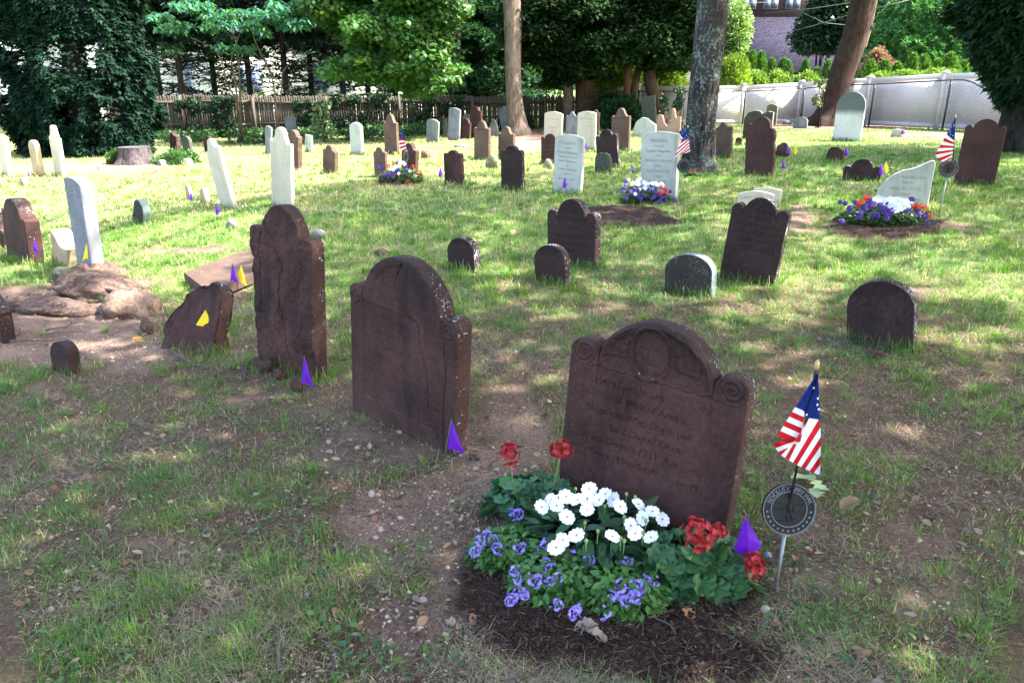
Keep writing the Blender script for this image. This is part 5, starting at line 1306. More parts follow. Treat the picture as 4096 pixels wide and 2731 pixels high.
def big_evergreen():
    P = G(250, 640); cx, cy = P.x-.2, P.y+1.5
    e = empty('evergreen_tree', (cx, cy, P.z), 0, 'huge dark evergreen with branches down to the ground at the left edge', 'tree')
    trunk('trunk', [[0, 0, -.1], [.1, 0, 4], [0, 0, 9]], [.32, .22, .08], 'bark_dark', e)
    R0 = (at_depth(585, 300, cy).x-cx)*1.0
    radf = lambda z: R0*np.clip(1.02-.045*np.maximum(z-1.5, 0)-.10*np.maximum(1.0-z, 0), .1, 1.1)
    def gap(Q, lum):
        W = Q+np.array([cx, cy, P.z]); X, Y = projv(W)
        n = fbm(W[:, 0]*1.9, W[:, 2]*1.9, 0, 101, 3)
        g = np.exp(-(((X-280)/300)**2+((Y-200)/75)**2))*.95
        return ~((n+g*.46 > .66) & (rng.random(len(Q)) < .93))
    sprays_surface(210000, lambda z: (0*z, 0*z), radf, .05, 8.0, [(.006, .026, .016), (.009, .036, .022), (.005, .021, .012), (.012, .042, .020)], .115, 'crown', e, inner=.30, seed=1, sq=.55, gap=gap, lump=1.1)
    # a few dark limbs
    mb = MB()
    for i in range(60):
        a = random.uniform(0, 6.28); z_ = random.uniform(.6, 7); R = float(radf(np.array(z_)))*.8
        mb.tube([[0, 0, z_], [math.cos(a)*R*.5, math.sin(a)*R*.3, z_+.35], [math.cos(a)*R, math.sin(a)*R*.5, z_+.15]], [.05, .03, .01], 5)
    mb.obj('limbs', M['bark_dark'], e)
big_evergreen()

# ------------------------------------------------------------------ row of dark conifers behind the wooden fence
def conifer(px, Y, label, hi=9.5, low=1.3, R=2.3, dens=1.0, col=((.012, .035, .018), (.018, .050, .026), (.010, .026, .014)), bare=3.0, seed=0):
    X = at_depth(px, 380, Y).x; zg = float(gh(X, Y)); e = empty('conifer_tree', (X, Y, zg), 0, label, 'tree', 'dark conifers behind the wooden fence')
    trunk('trunk', [[0, 0, -.1], [.05, 0, hi*.5], [0, 0, hi]], [.12, .09, .03], 'bark_dark', e, n=14, res=20)
    mb = MB(); FP = []; FD = []
    r_ = random.Random(seed)
    z_ = low
    while z_ < hi-.3:
        for q in range(r_.choice((3, 4))):
            a = r_.uniform(0, 6.28); L = R*(1-.55*(z_-low)/(hi-low))*r_.uniform(.65, 1.1); up = r_.uniform(-.25, .55)
            p = [np.array([0, 0, z_])]; n = 7; aa = a
            for k in range(1, n+1):
                aa += r_.uniform(-.12, .12); p.append(p[-1]+np.array([math.cos(aa), math.sin(aa), up-.06*k+r_.uniform(-.06, .06)])*L/n)
            mb.tube(p, np.linspace(.022, .005, n+1), 4, cap=False)
            for k in range(1, n):           # side twigs
                for sgn in (-1, 1):
                    if r_.random() < .9:
                        tl = L*.30*r_.uniform(.5, 1.2); b = aa+sgn*r_.uniform(.5, 1.1); t0 = p[k]; t1 = t0+np.array([math.cos(b), math.sin(b), r_.uniform(-.25, .25)])*tl
                        mb.tube([t0, (t0+t1)/2+np.array([0, 0, .02]), t1], [.010, .007, .003], 3, cap=False)
                        m = int((26 if z_ > bare else 3)*dens); s = np.array([r_.random() for _ in range(m)])[:, None]
                        FP.append(t0+(t1-t0)*s); FD.append(np.tile((t1-t0)/tl, (m, 1)))
        z_ += r_.uniform(.16, .30)*(1.15 if z_ < bare-.4 else 1)
    mb.obj('branches', M['bark_dark'], e)
    FP = np.concatenate(FP); FD = np.concatenate(FD)+rng.normal(0, .5, FP.shape); n = len(FP)
    foliage('crown', FP+rng.normal(0, .05, FP.shape), FD, np.tile([0, 0, 1.], (n, 1))+rng.normal(0, .4, (n, 3)), .13*rng.uniform(.6, 1.3, n), cvar(n, col[1], .5), 'leaf_dull', e, (SPV, SPF))
    return e
for i_, (px, Y, lb) in enumerate([(640, 30.5, 'dark conifer right beside the big evergreen, blue wall showing behind it'), (728, 29, 'dark conifer with a thick trunk at the left end of the fence'), (860, 31, 'dark conifer behind the drooping leaved small tree'), (1000, 29.5, 'dark conifer second in the gap of bright wall'), (1145, 29, 'dark conifer left of the hanging maple branches'),
        (1247, 30, 'dark conifer just left of the maple foliage'), (1372, 29.5, 'dark conifer partly covered by the left of the maple foliage'), (1472, 30, 'dark conifer behind the middle of the maple foliage'), (1580, 30, 'dark conifer behind the right of the maple foliage'), (1700, 31, 'dark conifer in the shade right of the maple foliage')]):
    conifer(px, Y, lb, seed=i_*3+1, dens=1.0, R=2.2 if i_ != 8 else 1.8)
conifer(1872, 28.5, 'layered green conifer just left of the bare grey trunk', hi=9, low=.9, R=2.3, dens=2.4, bare=0, col=((.02, .05, .02), (.028, .085, .038), (.03, .07, .03)), seed=77)
conifer(2000, 30.5, 'layered green conifer behind the bare grey trunk', hi=9, low=.9, R=2.2, dens=2.4, bare=0, col=((.02, .05, .02), (.028, .085, .038), (.03, .07, .03)), seed=79)

# ------------------------------------------------------------------ small trees with drooping blue green leaves
def rhodo(label, base, stems, tiers, Y, seed=0):
    P = G(*base); P = Vector((at_depth(base[0], base[1], Y).x, Y, float(gh(at_depth(base[0], base[1], Y).x, Y)))); e = empty('drooping_leaf_tree', P, 0, label, 'tree', 'small trees with drooping leaf whorls')
    for s in stems:
        pts = [np.array(at_depth(x, y, Y+random.uniform(-.2, .3)))-np.array(P) for x, y in s]
        pts[0] = np.array([pts[0][0], 0, -.05])
        mb = MB(); mb.tube(pts, np.linspace(.032, .012, len(pts)), 6, wob=.15, seed=len(pts)); mb.obj('trunk', M['bark_tan'], e, True)
    cs = []
    for (x, y, wx, wy, n) in tiers:
        for _ in range(n):
            xx, yy = random.gauss(x, wx*.5), random.gauss(y, wy*.5); cs.append(np.array(at_depth(xx, yy, Y+random.uniform(-1.2, 1.0))))
    cs = np.array(cs); m = 14; ii = np.repeat(np.arange(len(cs)), m); n = len(ii)
    a = np.tile(np.linspace(0, 2*math.pi, m, endpoint=False), len(cs))+rng.normal(0, .2, n)
    D = np.stack([np.cos(a), np.sin(a), rng.uniform(-1.0, -.15, n)], 1); Pp = cs[ii]-np.array(P)+rng.normal(0, .04, (n, 3))
    C = cvar(n, (.045, .165, .105), .35, ii, len(cs)); yel = rng.random(n) < .12; C[yel] = C[yel]*np.array([2.6, 1.6, .6])
    tv = np.array([[0, 0, 0], [.13, .35, .03], [.12, .7, 0], [0, 1, -.05], [-.12, .7, 0], [-.13, .35, .03]]); tf = np.array([[0, 1, 5, 5], [1, 2, 4, 5], [2, 3, 4, 4]]); tf = np.array([[0, 1, 5], [1, 2, 4], [1, 4, 5], [2, 3, 4]])
    foliage('crown', Pp, D, np.stack([np.cos(a), np.sin(a), np.ones(n)*1.2], 1), .24*rng.uniform(.7, 1.2, n), C, 'leaf', e, (tv, tf))
rhodo('small tree with tiers of drooping blue green leaves, above the left end of the fence', (965, 572), [[(965, 572), (955, 470), (940, 390), (905, 330), (890, 250), (855, 190), (760, 150)], [(950, 400), (958, 300), (950, 200), (930, 120)], [(955, 380), (940, 330), (925, 240), (960, 130), (1000, 60)]],
      [(690, 100, 60, 14, 16), (640, 62, 50, 10, 8), (860, 100, 70, 12, 18), (800, 20, 80, 14, 16), (900, 185, 50, 8, 7), (980, 190, 40, 8, 6), (1010, 92, 50, 14, 14), (960, 50, 90, 16, 20), (700, 20, 70, 12, 10), (1080, 60, 60, 14, 12), (850, 60, 60, 10, 12)], 22.5)
rhodo('second small tree with drooping blue green leaves and a crooked bare stem', (1122, 520), [[(1122, 520), (1100, 400), (1090, 310), (1050, 230), (1020, 165), (1000, 90)], [(1092, 330), (1130, 290), (1160, 250)]],
      [(1070, 60, 60, 20, 16), (1160, 78, 60, 16, 16), (1060, 125, 35, 8, 6), (1120, 20, 80, 20, 18), (1190, 100, 30, 8, 6), (1130, 100, 60, 14, 10)], 22)

# ------------------------------------------------------------------ maple with bare trunk; its bough hangs left
def maple():
    Y = 22.5; base = at_depth(2075, 530, Y); zg = float(gh(base.x, Y)); loc = np.array([base.x, Y, zg]); e = empty('maple_tree', loc, 0, 'maple with a smooth pale trunk and a bright green bough hanging to its left', 'tree')
    ax = [np.array(at_depth(x, y, Y))-loc for x, y in ((2082, 545), (2062, 470), (2056, 400), (2050, 250), (2052, 100), (2045, -40), (2030, -300))]; ax[0][2] = -.1
    w0 = pxm(base)
    trunk('trunk', ax, [44/w0, 37/w0, 32/w0, 31/w0, 34/w0, 35/w0, 36/w0], 'bark_tan', e, n=28, flare=.22, wob=.05)
    mb = MB()
    tips = [(1250, 40), (1400, 20), (1420, 180), (1560, 60), (1600, 220), (1700, 120), (1650, 330), (1780, 250), (1480, 300), (1330, 250)]
    s0 = np.array(at_depth(2040, -200, Y))-loc
    for (x, y) in tips:
        t = np.array(at_depth(x, y, Y+random.uniform(-1.2, .8)))-loc; m = (s0+t)/2+np.array([0, 0, .9])
        mb.tube([s0, s0*.6+m*.4+np.array([0, 0, .3]), m, m*.45+t*.55, t], [.09, .07, .05, .03, .012], 6)
    mb.obj('limbs', M['bark_brown'], e, True)
    # hanging clumps following the photographed outline
    cl = []
    def band(x0, x1, y0, y1, n, r=.42):
        for _ in range(n): cl.append((random.uniform(x0, x1), random.uniform(y0, y1), random.uniform(-1.4, 1.0), r*random.uniform(.7, 1.25)))
    band(1250, 1830, -160, 40, 60, .5); band(1400, 1800, 30, 160, 40, .45); band(1400, 1560, 120, 300, 22, .38); band(1560, 1780, 130, 290, 34, .42); band(1250, 1400, 0, 70, 10, .35)
    band(1540, 1730, 280, 330, 10, .30); band(1630, 1710, 320, 372, 7, .25); band(1760, 1850, 250, 335, 10, .25); band(1320, 1440, 230, 290, 7, .28); band(1390, 1440, 290, 310, 3, .2); band(1560, 1620, 290, 320, 3, .22)
    band(1740, 1770, 335, 355, 3, .16); band(1668, 1690, 372, 395, 3, .14); band(1790, 1850, 0, 60, 6, .3); band(1780, 1820, 80, 110, 3, .2)
    C3 = np.array([np.array(at_depth(x, y, Y+d))-loc for x, y, d, r in cl]); rr = np.array([c[3] for c in cl])
    per = np.maximum(30, (rr/.42)**2*230).astype(int); ii = np.repeat(np.arange(len(cl)), per); n = len(ii)
    d = rdir(n); Pp = C3[ii]+d*(rr[ii]*rng.random(n)**.4)[:, None]*np.array([1.15, 1, .62])
    D = np.stack([d[:, 0], d[:, 1], -.75+0*d[:, 2]], 1)+rng.normal(0, .4, (n, 3)); U = np.array([.3, -.3, 1])+rng.normal(0, .45, (n, 3))
    C = cvar(n, (.060, .165, .035), .3, ii, len(cl)); yy = (rng.random(n) < .08); C[yy] *= np.array([2.6, 1.5, .6])
    foliage('crown', Pp, D, U, .125*rng.uniform(.6, 1.25, n), C, 'leaf', e, (MPV, MPF))
maple()

# ------------------------------------------------------------------ dark yews / hemlocks with several trunks in the middle
def midtree(label, trunkpx, wtop, wbot, Y, mat, crown, n=26000, col=(.018, .048, .014), group=None, flare=.1, bark=True):
    bx, by = trunkpx[0]; b = at_depth(bx, by, Y); loc = np.array([b.x, Y, float(gh(b.x, Y))]); e = empty('yew_tree', loc, 0, label, 'tree', group)
    ax = [np.array(at_depth(x, y, Y))-loc for x, y in trunkpx]; ax[0][2] = -.1
    k = len(ax); trunk('trunk', ax, np.linspace(wbot, wtop, k)/2/pxm(b), mat, e, n=28, flare=flare, wob=.10)
    mb = MB(); C3 = []; rr = []
    for (x0, x1, y0, y1, m, r) in crown:
        for _ in range(m):
            c = np.array(at_depth(random.uniform(x0, x1), random.uniform(y0, y1), Y+random.uniform(-1.6, 1.4)))-loc; C3.append(c); rr.append(r*1.2*random.uniform(.7, 1.3))
            if random.random() < .4:
                s = ax[-1]*random.uniform(.65, 1.0); mb.tube([s, (s+c)/2+np.array([0, 0, .15]), c], [.04, .022, .008], 4, cap=False)
    if mb.n: mb.obj('limbs', M['bark_dark'], e)
    C3 = np.array(C3); rr = np.array(rr); per = np.maximum(20, 1.5*n*rr**2/np.sum(rr**2)).astype(int); ii = np.repeat(np.arange(len(C3)), per); m = len(ii)
    a = rng.uniform(0, 2*math.pi, m); q = rng.random(m)**.5*rr[ii]
    Pp = C3[ii]+np.stack([q*np.cos(a)*1.3, q*np.sin(a)*1.3, rng.normal(0, .16, m)*rr[ii]-.18*q*q/rr[ii]], 1)
    D = np.stack([np.cos(a), np.sin(a), np.full(m, -.35)], 1)+rng.normal(0, .35, (m, 3)); U = np.array([0, 0, 1.])+rng.normal(0, .35, (m, 3))
    C = cvar(m, col, .4, ii, len(C3)); foliage('crown', Pp, D, U, .13*rng.uniform(.6, 1.3, m), C, 'leaf_dull', e, (SPV, SPF))
midtree('yew with a thick brown striped trunk behind the cream slabs', [(2348, 470), (2342, 380), (2340, 290), (2335, 150), (2325, -100)], 60, 92, 24.8, 'bark_brown', [(2090, 2450, -80, 60, 34, .62), (2120, 2400, 50, 200, 40, .55), (2150, 2330, 190, 290, 26, .42), (2330, 2400, 200, 320, 12, .30), (2180, 2260, 280, 340, 6, .28)], 34000)
midtree('yew with a narrow tan trunk just left of the thick striped one', [(2277, 470), (2275, 380), (2270, 300), (2262, 150), (2255, -80)], 34, 44, 24.6, 'bark_tan', [(2060, 2300, -60, 120, 26, .55), (2080, 2200, 100, 230, 16, .42)], 15000)
midtree('yew with a thin red peeling trunk behind the dark shrub', [(2508, 400), (2506, 350), (2514, 300), (2512, 230), (2500, 60), (2490, -80)], 24, 28, 24.4, 'bark_red', [(2330, 2640, -80, 60, 30, .6), (2360, 2700, 50, 180, 42, .5), (2400, 2600, 170, 240, 16, .36)], 30000)
midtree('crooked grey brown trunk bending right, behind the dark green slab', [(2652, 510), (2646, 440), (2615, 390), (2596, 330), (2596, 250), (2610, 120), (2600, -80)], 46, 52, 24.6, 'bark_brown', [(2560, 2780, -80, 90, 26, .6), (2600, 2760, 60, 190, 22, .48), (2630, 2740, 180, 270, 12, .34)], 24000, flare=.3)
midtree('slanting pale trunk crossing behind the thin red one', [(2518, 400), (2540, 330), (2560, 260), (2575, 150), (2590, 0)], 26, 34, 25.2, 'bark_tan', [(2560, 2660, -60, 60, 10, .5)], 6000)
# low yew shrub
def shrub(label, x0, x1, y0, y1, Y, col, n, name='shrub', size=.10, mat='leaf_dull', tpl=(SPV, SPF), seed=1, group=None, lum=.5, kind=None, cat='shrub', up=.6, r=.3, m=26, shell=.45):
    A, B = at_depth(x0, y1, Y), at_depth(x1, y0, Y); cx = (A.x+B.x)/2; zg = float(gh(cx, Y)); loc = np.array([cx, Y, zg]); w_ = (B.x-A.x)/2; h = B.z-zg; zb = max(A.z-zg, 0)
    e = empty(name, loc, 0, label, cat, group)
    mb = MB()
    for i in range(9):
        a = random.uniform(0, 6.28); mb.tube([[0, 0, -.03], [math.cos(a)*w_*.25, math.sin(a)*w_*.2, h*.4], [math.cos(a)*w_*.6, math.sin(a)*w_*.45, h*.8]], [.02+.01*h, .015, .006], 5)
    mb.obj('stems', M['bark_dark'], e)
    c = rdir(m, -.2, 1); c = c*(.35+.6*rng.random((m, 1))); c = c*np.array([w_-r*.4, min(w_, 1.6)*.7, (h-zb)-r*.3]); c[:, 2] = np.abs(c[:, 2])+zb
    per = n//m; ii = np.repeat(np.arange(m), per); k = len(ii); d = rdir(k); Pp = c[ii]+d*(r*rng.random(k)**shell)[:, None]*np.array([1, 1, .85]); Pp[:, 2] = np.maximum(Pp[:, 2], .02)
    D = d+np.array([0, 0, up])+rng.normal(0, .4, (k, 3)); U = d+rng.normal(0, .5, (k, 3))+[0, 0, .6]
    foliage('foliage', Pp, D, U, size*rng.uniform(.6, 1.3, k), cvar(k, col, .4, ii, m), mat, e, tpl)
    return e
shrub('dark yew shrub with upswept sprays before the white fence', 2400, 2575, 378, 505, 23.6, (.018, .055, .020), 14000, size=.13)
shrub('dark ivy covered bush against the white fence left of the yew shrub', 2395, 2470, 355, 470, 24.2, (.015, .045, .016), 6000, size=.10, mat='leaf', tpl=(QV, QF))

# ------------------------------------------------------------------ the big oak with lichened trunk
OAKP = G(2798, 684)
def oak():
    Y = OAKP.y; loc = np.array(OAKP); e = empty('oak_tree', loc, 0, 'big oak trunk with rough lichened bark in the middle of the graves', 'tree')
    ax = [np.array(at_depth(x, y, Y))-loc for x, y in ((2798, 690), (2798, 600), (2800, 500), (2812, 380), (2835, 200), (2850, 40), (2858, -60), (2870, -300))]; ax[0][2] = -.15
    w0 = pxm(OAKP)
    R_ = [66/w0, 60/w0, 57/w0, 57/w0, 57/w0, 57/w0, 57/w0, 55/w0]
    top = ax[-1]+np.array([.15, .1, 2.6]); ax2 = ax+[top]; R_ = R_+[.16]
    trunk('trunk', ax2, R_, 'bark_oak', e, n=110, flare=.22, wob=.05, res=260, ridg=.010)
    return e, loc, top
OAK, OAKL, OAKT = oak()

# ------------------------------------------------------------------ leaning trunk at right
def leaning():
    b = G(3330, 502); Y = b.y; loc = np.array(b); e = empty('leaning_tree', loc, 0, 'thick brown trunk leaning right in front of the white fence', 'tree')
    w0 = pxm(b)
    P = lambda x, y: np.array(at_depth(x, y, Y))-loc
    pts = [P(3300, 512), P(3320, 440), P(3350, 330), P(3394, 230), P(3428, 130), P(3455, 0), P(3490, -180), P(3510, -500)]; pts[0][2] = -.1
    trunk('trunk', pts, [56/w0, 46/w0, 46/w0, 47/w0, 46/w0, 45/w0, 44/w0, 40/w0], 'bark_lean_shaded', e, n=48, flare=.45, wob=.12, res=90)
    mb = MB(); mb.tube([P(3462, 112)+[0, -.05, 0], P(3478, 105)+[0, -.08, 0], P(3488, 112)+[0, -.05, 0]], [.12, .09, .05], 12, wob=.2); mb.obj('burl', M['bark_lean_shaded'], e, True)
    trunk('trunk', [P(3455, 190), P(3475, 120), P(3492, 40), P(3510, -80)], [.07, .075, .08, .08], 'bark_tan', e, n=20, res=30)
    mb = MB()
    for s in range(12):
        a = random.uniform(0, 6.28); q = pts[-1]; t = q+np.array([math.cos(a)*3, math.sin(a)*3, random.uniform(.5, 2.5)]); mb.tube([q, (q+t)/2+[0, 0, .4], t], [.12, .08, .03], 6)
    mb.obj('limbs', M['bark_brown'], e, True)
    k = 40; c = pts[-1]+rdir(k, -.1, 1)*np.array([3.5, 3.5, 2.5]); Pp, d, ii = clumps(c, .9, 260)
    foliage('crown', Pp, d+rng.normal(0, .5, d.shape), np.array([0, 0, 1.])+rng.normal(0, .5, d.shape), .16*rng.uniform(.6, 1.3, len(Pp)), cvar(len(Pp), (.05, .13, .03), .3, ii, k), 'leaf', e)
    mb = MB(); mb.tube([P(3335, 515)+[.1, -.1, 0], P(3336, 480)+[.1, -.1, 0], P(3338, 450)+[.1, -.05, 0]], [.11, .075, .03], 12, wob=.2); mb.obj('root_spur', M['bark_tan'], e, True)
leaning()

# ------------------------------------------------------------------ planting and trees beyond the white fence
LG = (.22, .34, .055)
def behind():
    i = 0
    spots = [(2360, 2560, 235, 362, 27, LG, 'bright sunlit bush behind the fence under the yews, left'), (2540, 2760, 225, 362, 27.5, LG, 'bright sunlit bush behind the fence, between the crooked trunk and the oak'), (2420, 2600, 150, 260, 30, (.14, .26, .035), 'light green bush further back between the yew trunks'),
             (2620, 2800, 60, 250, 30, (.10, .22, .035), 'tall light green bush seen left of the oak'), (2850, 2990, 230, 360, 27, LG, 'bright rounded bush behind the fence right of the oak')]
    for (a, b, c, d, Y, col, lb) in spots: shrub(lb, a, b, c, d, Y, col, 26000, size=.11, mat='leaf', tpl=(QV, QF), r=.45, m=34)
    spots = [(2960, 3080, 275, 350), (3060, 3180, 285, 345), (3160, 3290, 290, 335), (3470, 3580, 297, 322), (3560, 3700, 290, 315), (3690, 3830, 286, 302)]
    for j, (a, b, c, d) in enumerate(spots):
        shrub('low yellow green hedge bush behind the white fence, number %s' % j if 0 else 'low yellow green hedge bush behind the white fence '+['just right of the oak', 'under the middle of the shingle roof', 'left of the leaning trunk', 'right of the leaning trunk', 'below the red maple', 'at the far right'][j], a, b, c, d+14, 28.5-.6*(j > 2)*2, (.15, .25, .055), 17000, size=.085, mat='leaf', tpl=(QV, QF), r=.24, m=60, group='hedge bushes behind the white fence')
    arb = [(2994, 215, 300), (3011, 210, 300), (3048, 212, 290), (3088, 240, 312), (3135, 240, 305), (3152, 247, 305), (3225, 245, 318), (3270, 276, 318), (3313, 248, 312), (3485, 246, 290), (3541, 248, 298), (3594, 256, 292), (3657, 220, 290), (3698, 226, 294), (3755, 243, 292), (3806, 218, 292), (3855, 249, 296)]
    first = None
    pos = ['tallest pale one just right of the oak', 'second right of the oak', 'third right of the oak', 'under the left of the shingle roof', 'under the roof, left of a close pair', 'under the roof, right of a close pair', 'under the roof centre', 'small one under the roof right', 'just left of the leaning trunk',
           'small one right of the leaning trunk', 'under the red maple', 'right beside the red maple', 'broad one before the big round evergreen', 'second broad one before the big round evergreen', 'short one between two tall ones at right', 'tallest broad one at right', 'last one by the dark evergreen']
    for j, (x, yt, yb) in enumerate(arb):
        Y = 29.2 if j < 9 else 28.0
        T_ = at_depth(x, yt, Y); zg = float(gh(T_.x, Y)); H = T_.z-zg; w_ = (.22 if j < 9 else .32)*(1.0+.15*math.sin(j*3))
        e = empty('arborvitae', (T_.x, Y, zg), 0, 'narrow pointed arborvitae, '+pos[j], 'shrub', 'pointed arborvitaes behind the white fence')
        mb = MB(); mb.tube([[0, 0, -.03], [0, 0, H*.9]], [.03, .008], 6); mb.obj('trunk', M['bark_dark'], e)
        hb = max(.1, H-1.5)
        sprays_surface(2600, lambda z: (0*z, 0*z), lambda z: w_*2.2*np.clip((H-z)/1.5, 0, 1)**.8, hb, H, [(.09, .21, .04), (.13, .27, .05), (.06, .15, .035)] if j > 8 or j < 3 else [(.08, .17, .06), (.11, .22, .07)], .11, 'foliage', e, inner=.4, droop=1.3, seed=j)
    # red japanese maple
    shrub('small red leaved maple behind the white fence, right of the leaning trunk', 3440, 3590, 192, 290, 30, (.21, .115, .095), 12000, name='red_maple', size=.09, mat='leaf', tpl=(QV, QF), r=.26, m=70, cat='tree', up=0)
    # big rounded evergreen
    Y = 35; A = at_depth(3480, 280, Y); B = at_depth(3900, 280, Y); top = at_depth(3640, -10, Y).z; cx = (A.x+B.x)/2; zg = float(gh(cx, Y)); e = empty('round_evergreen', (cx, Y, zg), 0, 'big rounded bright green evergreen beyond the fence at upper right', 'tree')
    mb = MB(); mb.tube([[0, 0, 0], [0, 0, top-zg]], [.25, .05], 8); mb.obj('trunk', M['bark_dark'], e)
    H = top-zg+.4; R0 = (B.x-A.x)/2*1.05
    sprays_surface(95000, lambda z: (0*z, 0*z), lambda z: R0*np.sqrt(np.clip(1-((z-1.5)/(H-1.5))**2*(z > 1.5), 0, 1))*1.05, .3, H, [(.10, .26, .10), (.12, .30, .10), (.08, .22, .09)], .15, 'crown', e, inner=.12, droop=.4, seed=31)
    # speckled light tree over the roof
    e = shrub('airy light green tree in front of the shingle roof, right of the oak', 2880, 3010, -60, 250, 31, (.17, .27, .10), 7500, name='airy_tree', size=.13, mat='leaf', tpl=(QV, QF), r=.5, m=44, cat='tree', up=0, shell=.33)
    # tree masses at the very back
    shrub('dark leafy tree at the right end of the shingle roof', 3190, 3440, -150, 165, 37.5, (.018, .050, .030), 16000, name='roadside_tree', size=.2, mat='leaf', tpl=(QV, QF), r=.8, m=40, cat='tree', up=0)
    back = [(-300, 400, -250, 330, 46), (350, 900, -250, 190, 48), (800, 1400, -250, 180, 50), (1300, 1900, -250, 230, 48), (1800, 2350, -260, 300, 46), (2300, 2800, -260, 260, 50), (2700, 3100, -260, 140, 58), (3000, 3500, -260, 200, 58), (3380, 3700, -260, 240, 52), (3650, 4200, -260, 300, 50), (4000, 4600, -260, 340, 46)]
    poss = ['behind the big left evergreen', 'behind the first dark conifers', 'behind the drooping leaved trees', 'behind the maple bough', 'behind the bare maple trunk', 'behind the yews', 'behind the oak trunk', 'behind the shingle roofed house', 'right of the shingle roofed house', 'behind the big rounded evergreen', 'at the far right edge']
    cols = [(.008, .024, .011)]*4+[(.05, .14, .03), (.10, .22, .04), (.03, .08, .04), (.022, .07, .05), (.02, .07, .045), (.03, .085, .035), (.02, .05, .02)]
    for j, (a, b, c, d, Y) in enumerate(back):
        shrub('tall leafy background tree '+poss[j], a, b, c, d, Y, cols[j], 34000, name='background_tree', size=.25, mat='leaf', tpl=(QV, QF), r=1.35, m=60, cat='tree', group='background trees', up=0)
behind()
# dark evergreen at the right edge
def right_evergreen():
    P = G(4080, 560); cx, cy = P.x+1.0, P.y-3.0; cx = at_depth(4120, 500, cy).x; zg = float(gh(cx, cy)); e = empty('evergreen_tree', (cx, cy, zg), 0, 'dark evergreen hanging over the fence at the right edge', 'tree')
    trunk('trunk', [[-.2, 0, -.1], [-.1, 0, 3], [0, 0, 8]], [.34, .25, .1], 'bark_dark', e)
    R0 = cx-at_depth(3860, 300, cy).x
    def gap(Q, lum):
        n = fbm(Q[:, 0]*2.2, Q[:, 2]*2.2, 4, 111, 3); return ~((n > .54) & (rng.random(len(Q)) < .9))
    sprays_surface(60000, lambda z: (0*z, 0*z), lambda z: R0*np.clip(.28+.46*(z-.6), .0, 1.25), .75, 7, [(.016, .045, .022), (.020, .058, .028), (.03, .07, .022)], .16, 'crown', e, inner=.5, seed=5, gap=gap, lump=1.8)
    mb = MB()
    for i in range(50):
        a = random.uniform(0, 6.28); z_ = random.uniform(.8, 6); R = R0*.8
        mb.tube([[0, 0, z_], [math.cos(a)*R*.5, math.sin(a)*R*.5, z_+.2], [math.cos(a)*R, math.sin(a)*R, z_-.1]], [.05, .03, .01], 5)
    mb.obj('limbs', M['bark_dark'], e)
right_evergreen()

# ivy on the wooden fence --------------------------------------
def ivy(label, patches, Y, n=900, base=None, size=.085, col=(.018, .050, .018), mat='leaf', kind=None):
    Ps = []
    for (x0, x1, y0, y1) in patches:
        m = int(n*(x1-x0)*(y1-y0)/6000)+60
        X = rng.uniform(x0, x1, m); Yp = rng.uniform(y0, y1, m); k = fbm(X*.035, Yp*.035, 0, 120, 3) > .50; X, Yp = X[k], Yp[k]
        for a, b in zip(X, Yp): Ps.append(np.array(at_depth(a, b, Y-random.uniform(.02, .22))))
    Ps = np.array(Ps); c = Ps.mean(0); loc = np.array([c[0], Y-.12, float(gh(c[0], Y))]); m = len(Ps)
    Ps[:, 2] = np.maximum(Ps[:, 2], gh(Ps[:, 0], Ps[:, 1])+.02)
    e = empty('ivy_vine', loc, 0, label, 'ivy', 'ivy vines on the fence')
    mb = MB()
    for (x0, x1, y0, y1) in patches:
        for q in range(2):
            xx = random.uniform(x0, x1); p0 = np.array(at_depth(xx, y1, Y-.06)); p0[2] = float(gh(p0[0], Y)); p1 = np.array(at_depth(random.uniform(x0, x1), y0, Y-.06)); mb.tube([p0-loc, (p0+p1)/2-loc+[.05, 0, 0], p1-loc], [.012, .01, .005], 4)
    mb.obj('stems', M['bark_dark'], e)
    D = rng.normal(0, .6, (m, 3))+[0, -.3, -.8]; U = rng.normal(0, .35, (m, 3))+[0, -1, .3]
    foliage('leaves', Ps-loc, D, U, size*rng.uniform(.6, 1.3, m), cvar(m, col, .4), mat, e, (QV, QF))
ivy('dark ivy blanket on the fence between the left posts', [(750, 945, 385, 560), (700, 760, 400, 480)], FY-.12, 1500)
ivy('ivy climbing the fence left of the lone cream slab', [(1170, 1260, 400, 560), (1240, 1300, 400, 500)], FY-.12, 1300)
ivy('wide ivy curtain behind the lone cream slab', [(1330, 1420, 385, 540), (1400, 1530, 390, 470), (1440, 1530, 440, 560), (1320, 1560, 372, 400)], FY-.12, 1200)
ivy('ivy strips on the fence left of the blackened slab', [(1635, 1740, 380, 470), (1640, 1700, 440, 560), (1545, 1600, 400, 450), (1690, 1720, 440, 540)], FY-.12, 1100)
ivy('ivy tufts near the right end of the wooden fence', [(1765, 1800, 385, 460), (1800, 1850, 380, 430), (2000, 2030, 460, 540), (2100, 2130, 390, 500)], FY-.12, 1100)
ivy('ivy creeping on the white fence behind the crooked trunk', [(2640, 2672, 370, 450), (2695, 2735, 350, 450), (2700, 2720, 440, 490)], 22.5, 1500)
ivy('pale leaved vine hanging beside the leaning trunk', [(3255, 3300, 318, 350), (3280, 3300, 350, 380), (3252, 3290, 380, 418)], 22.0, 900, col=(.11, .15, .05))
# pale leaved sapling lit by the sun in front of the ivy
shrub('sunlit pale leaved sapling before the ivy, left of the lone cream slab', 1250, 1330, 370, 560, 23.8, (.22, .30, .16), 330, name='sapling', size=.16, mat='leaf', tpl=(QV, QF), r=.22, m=26)
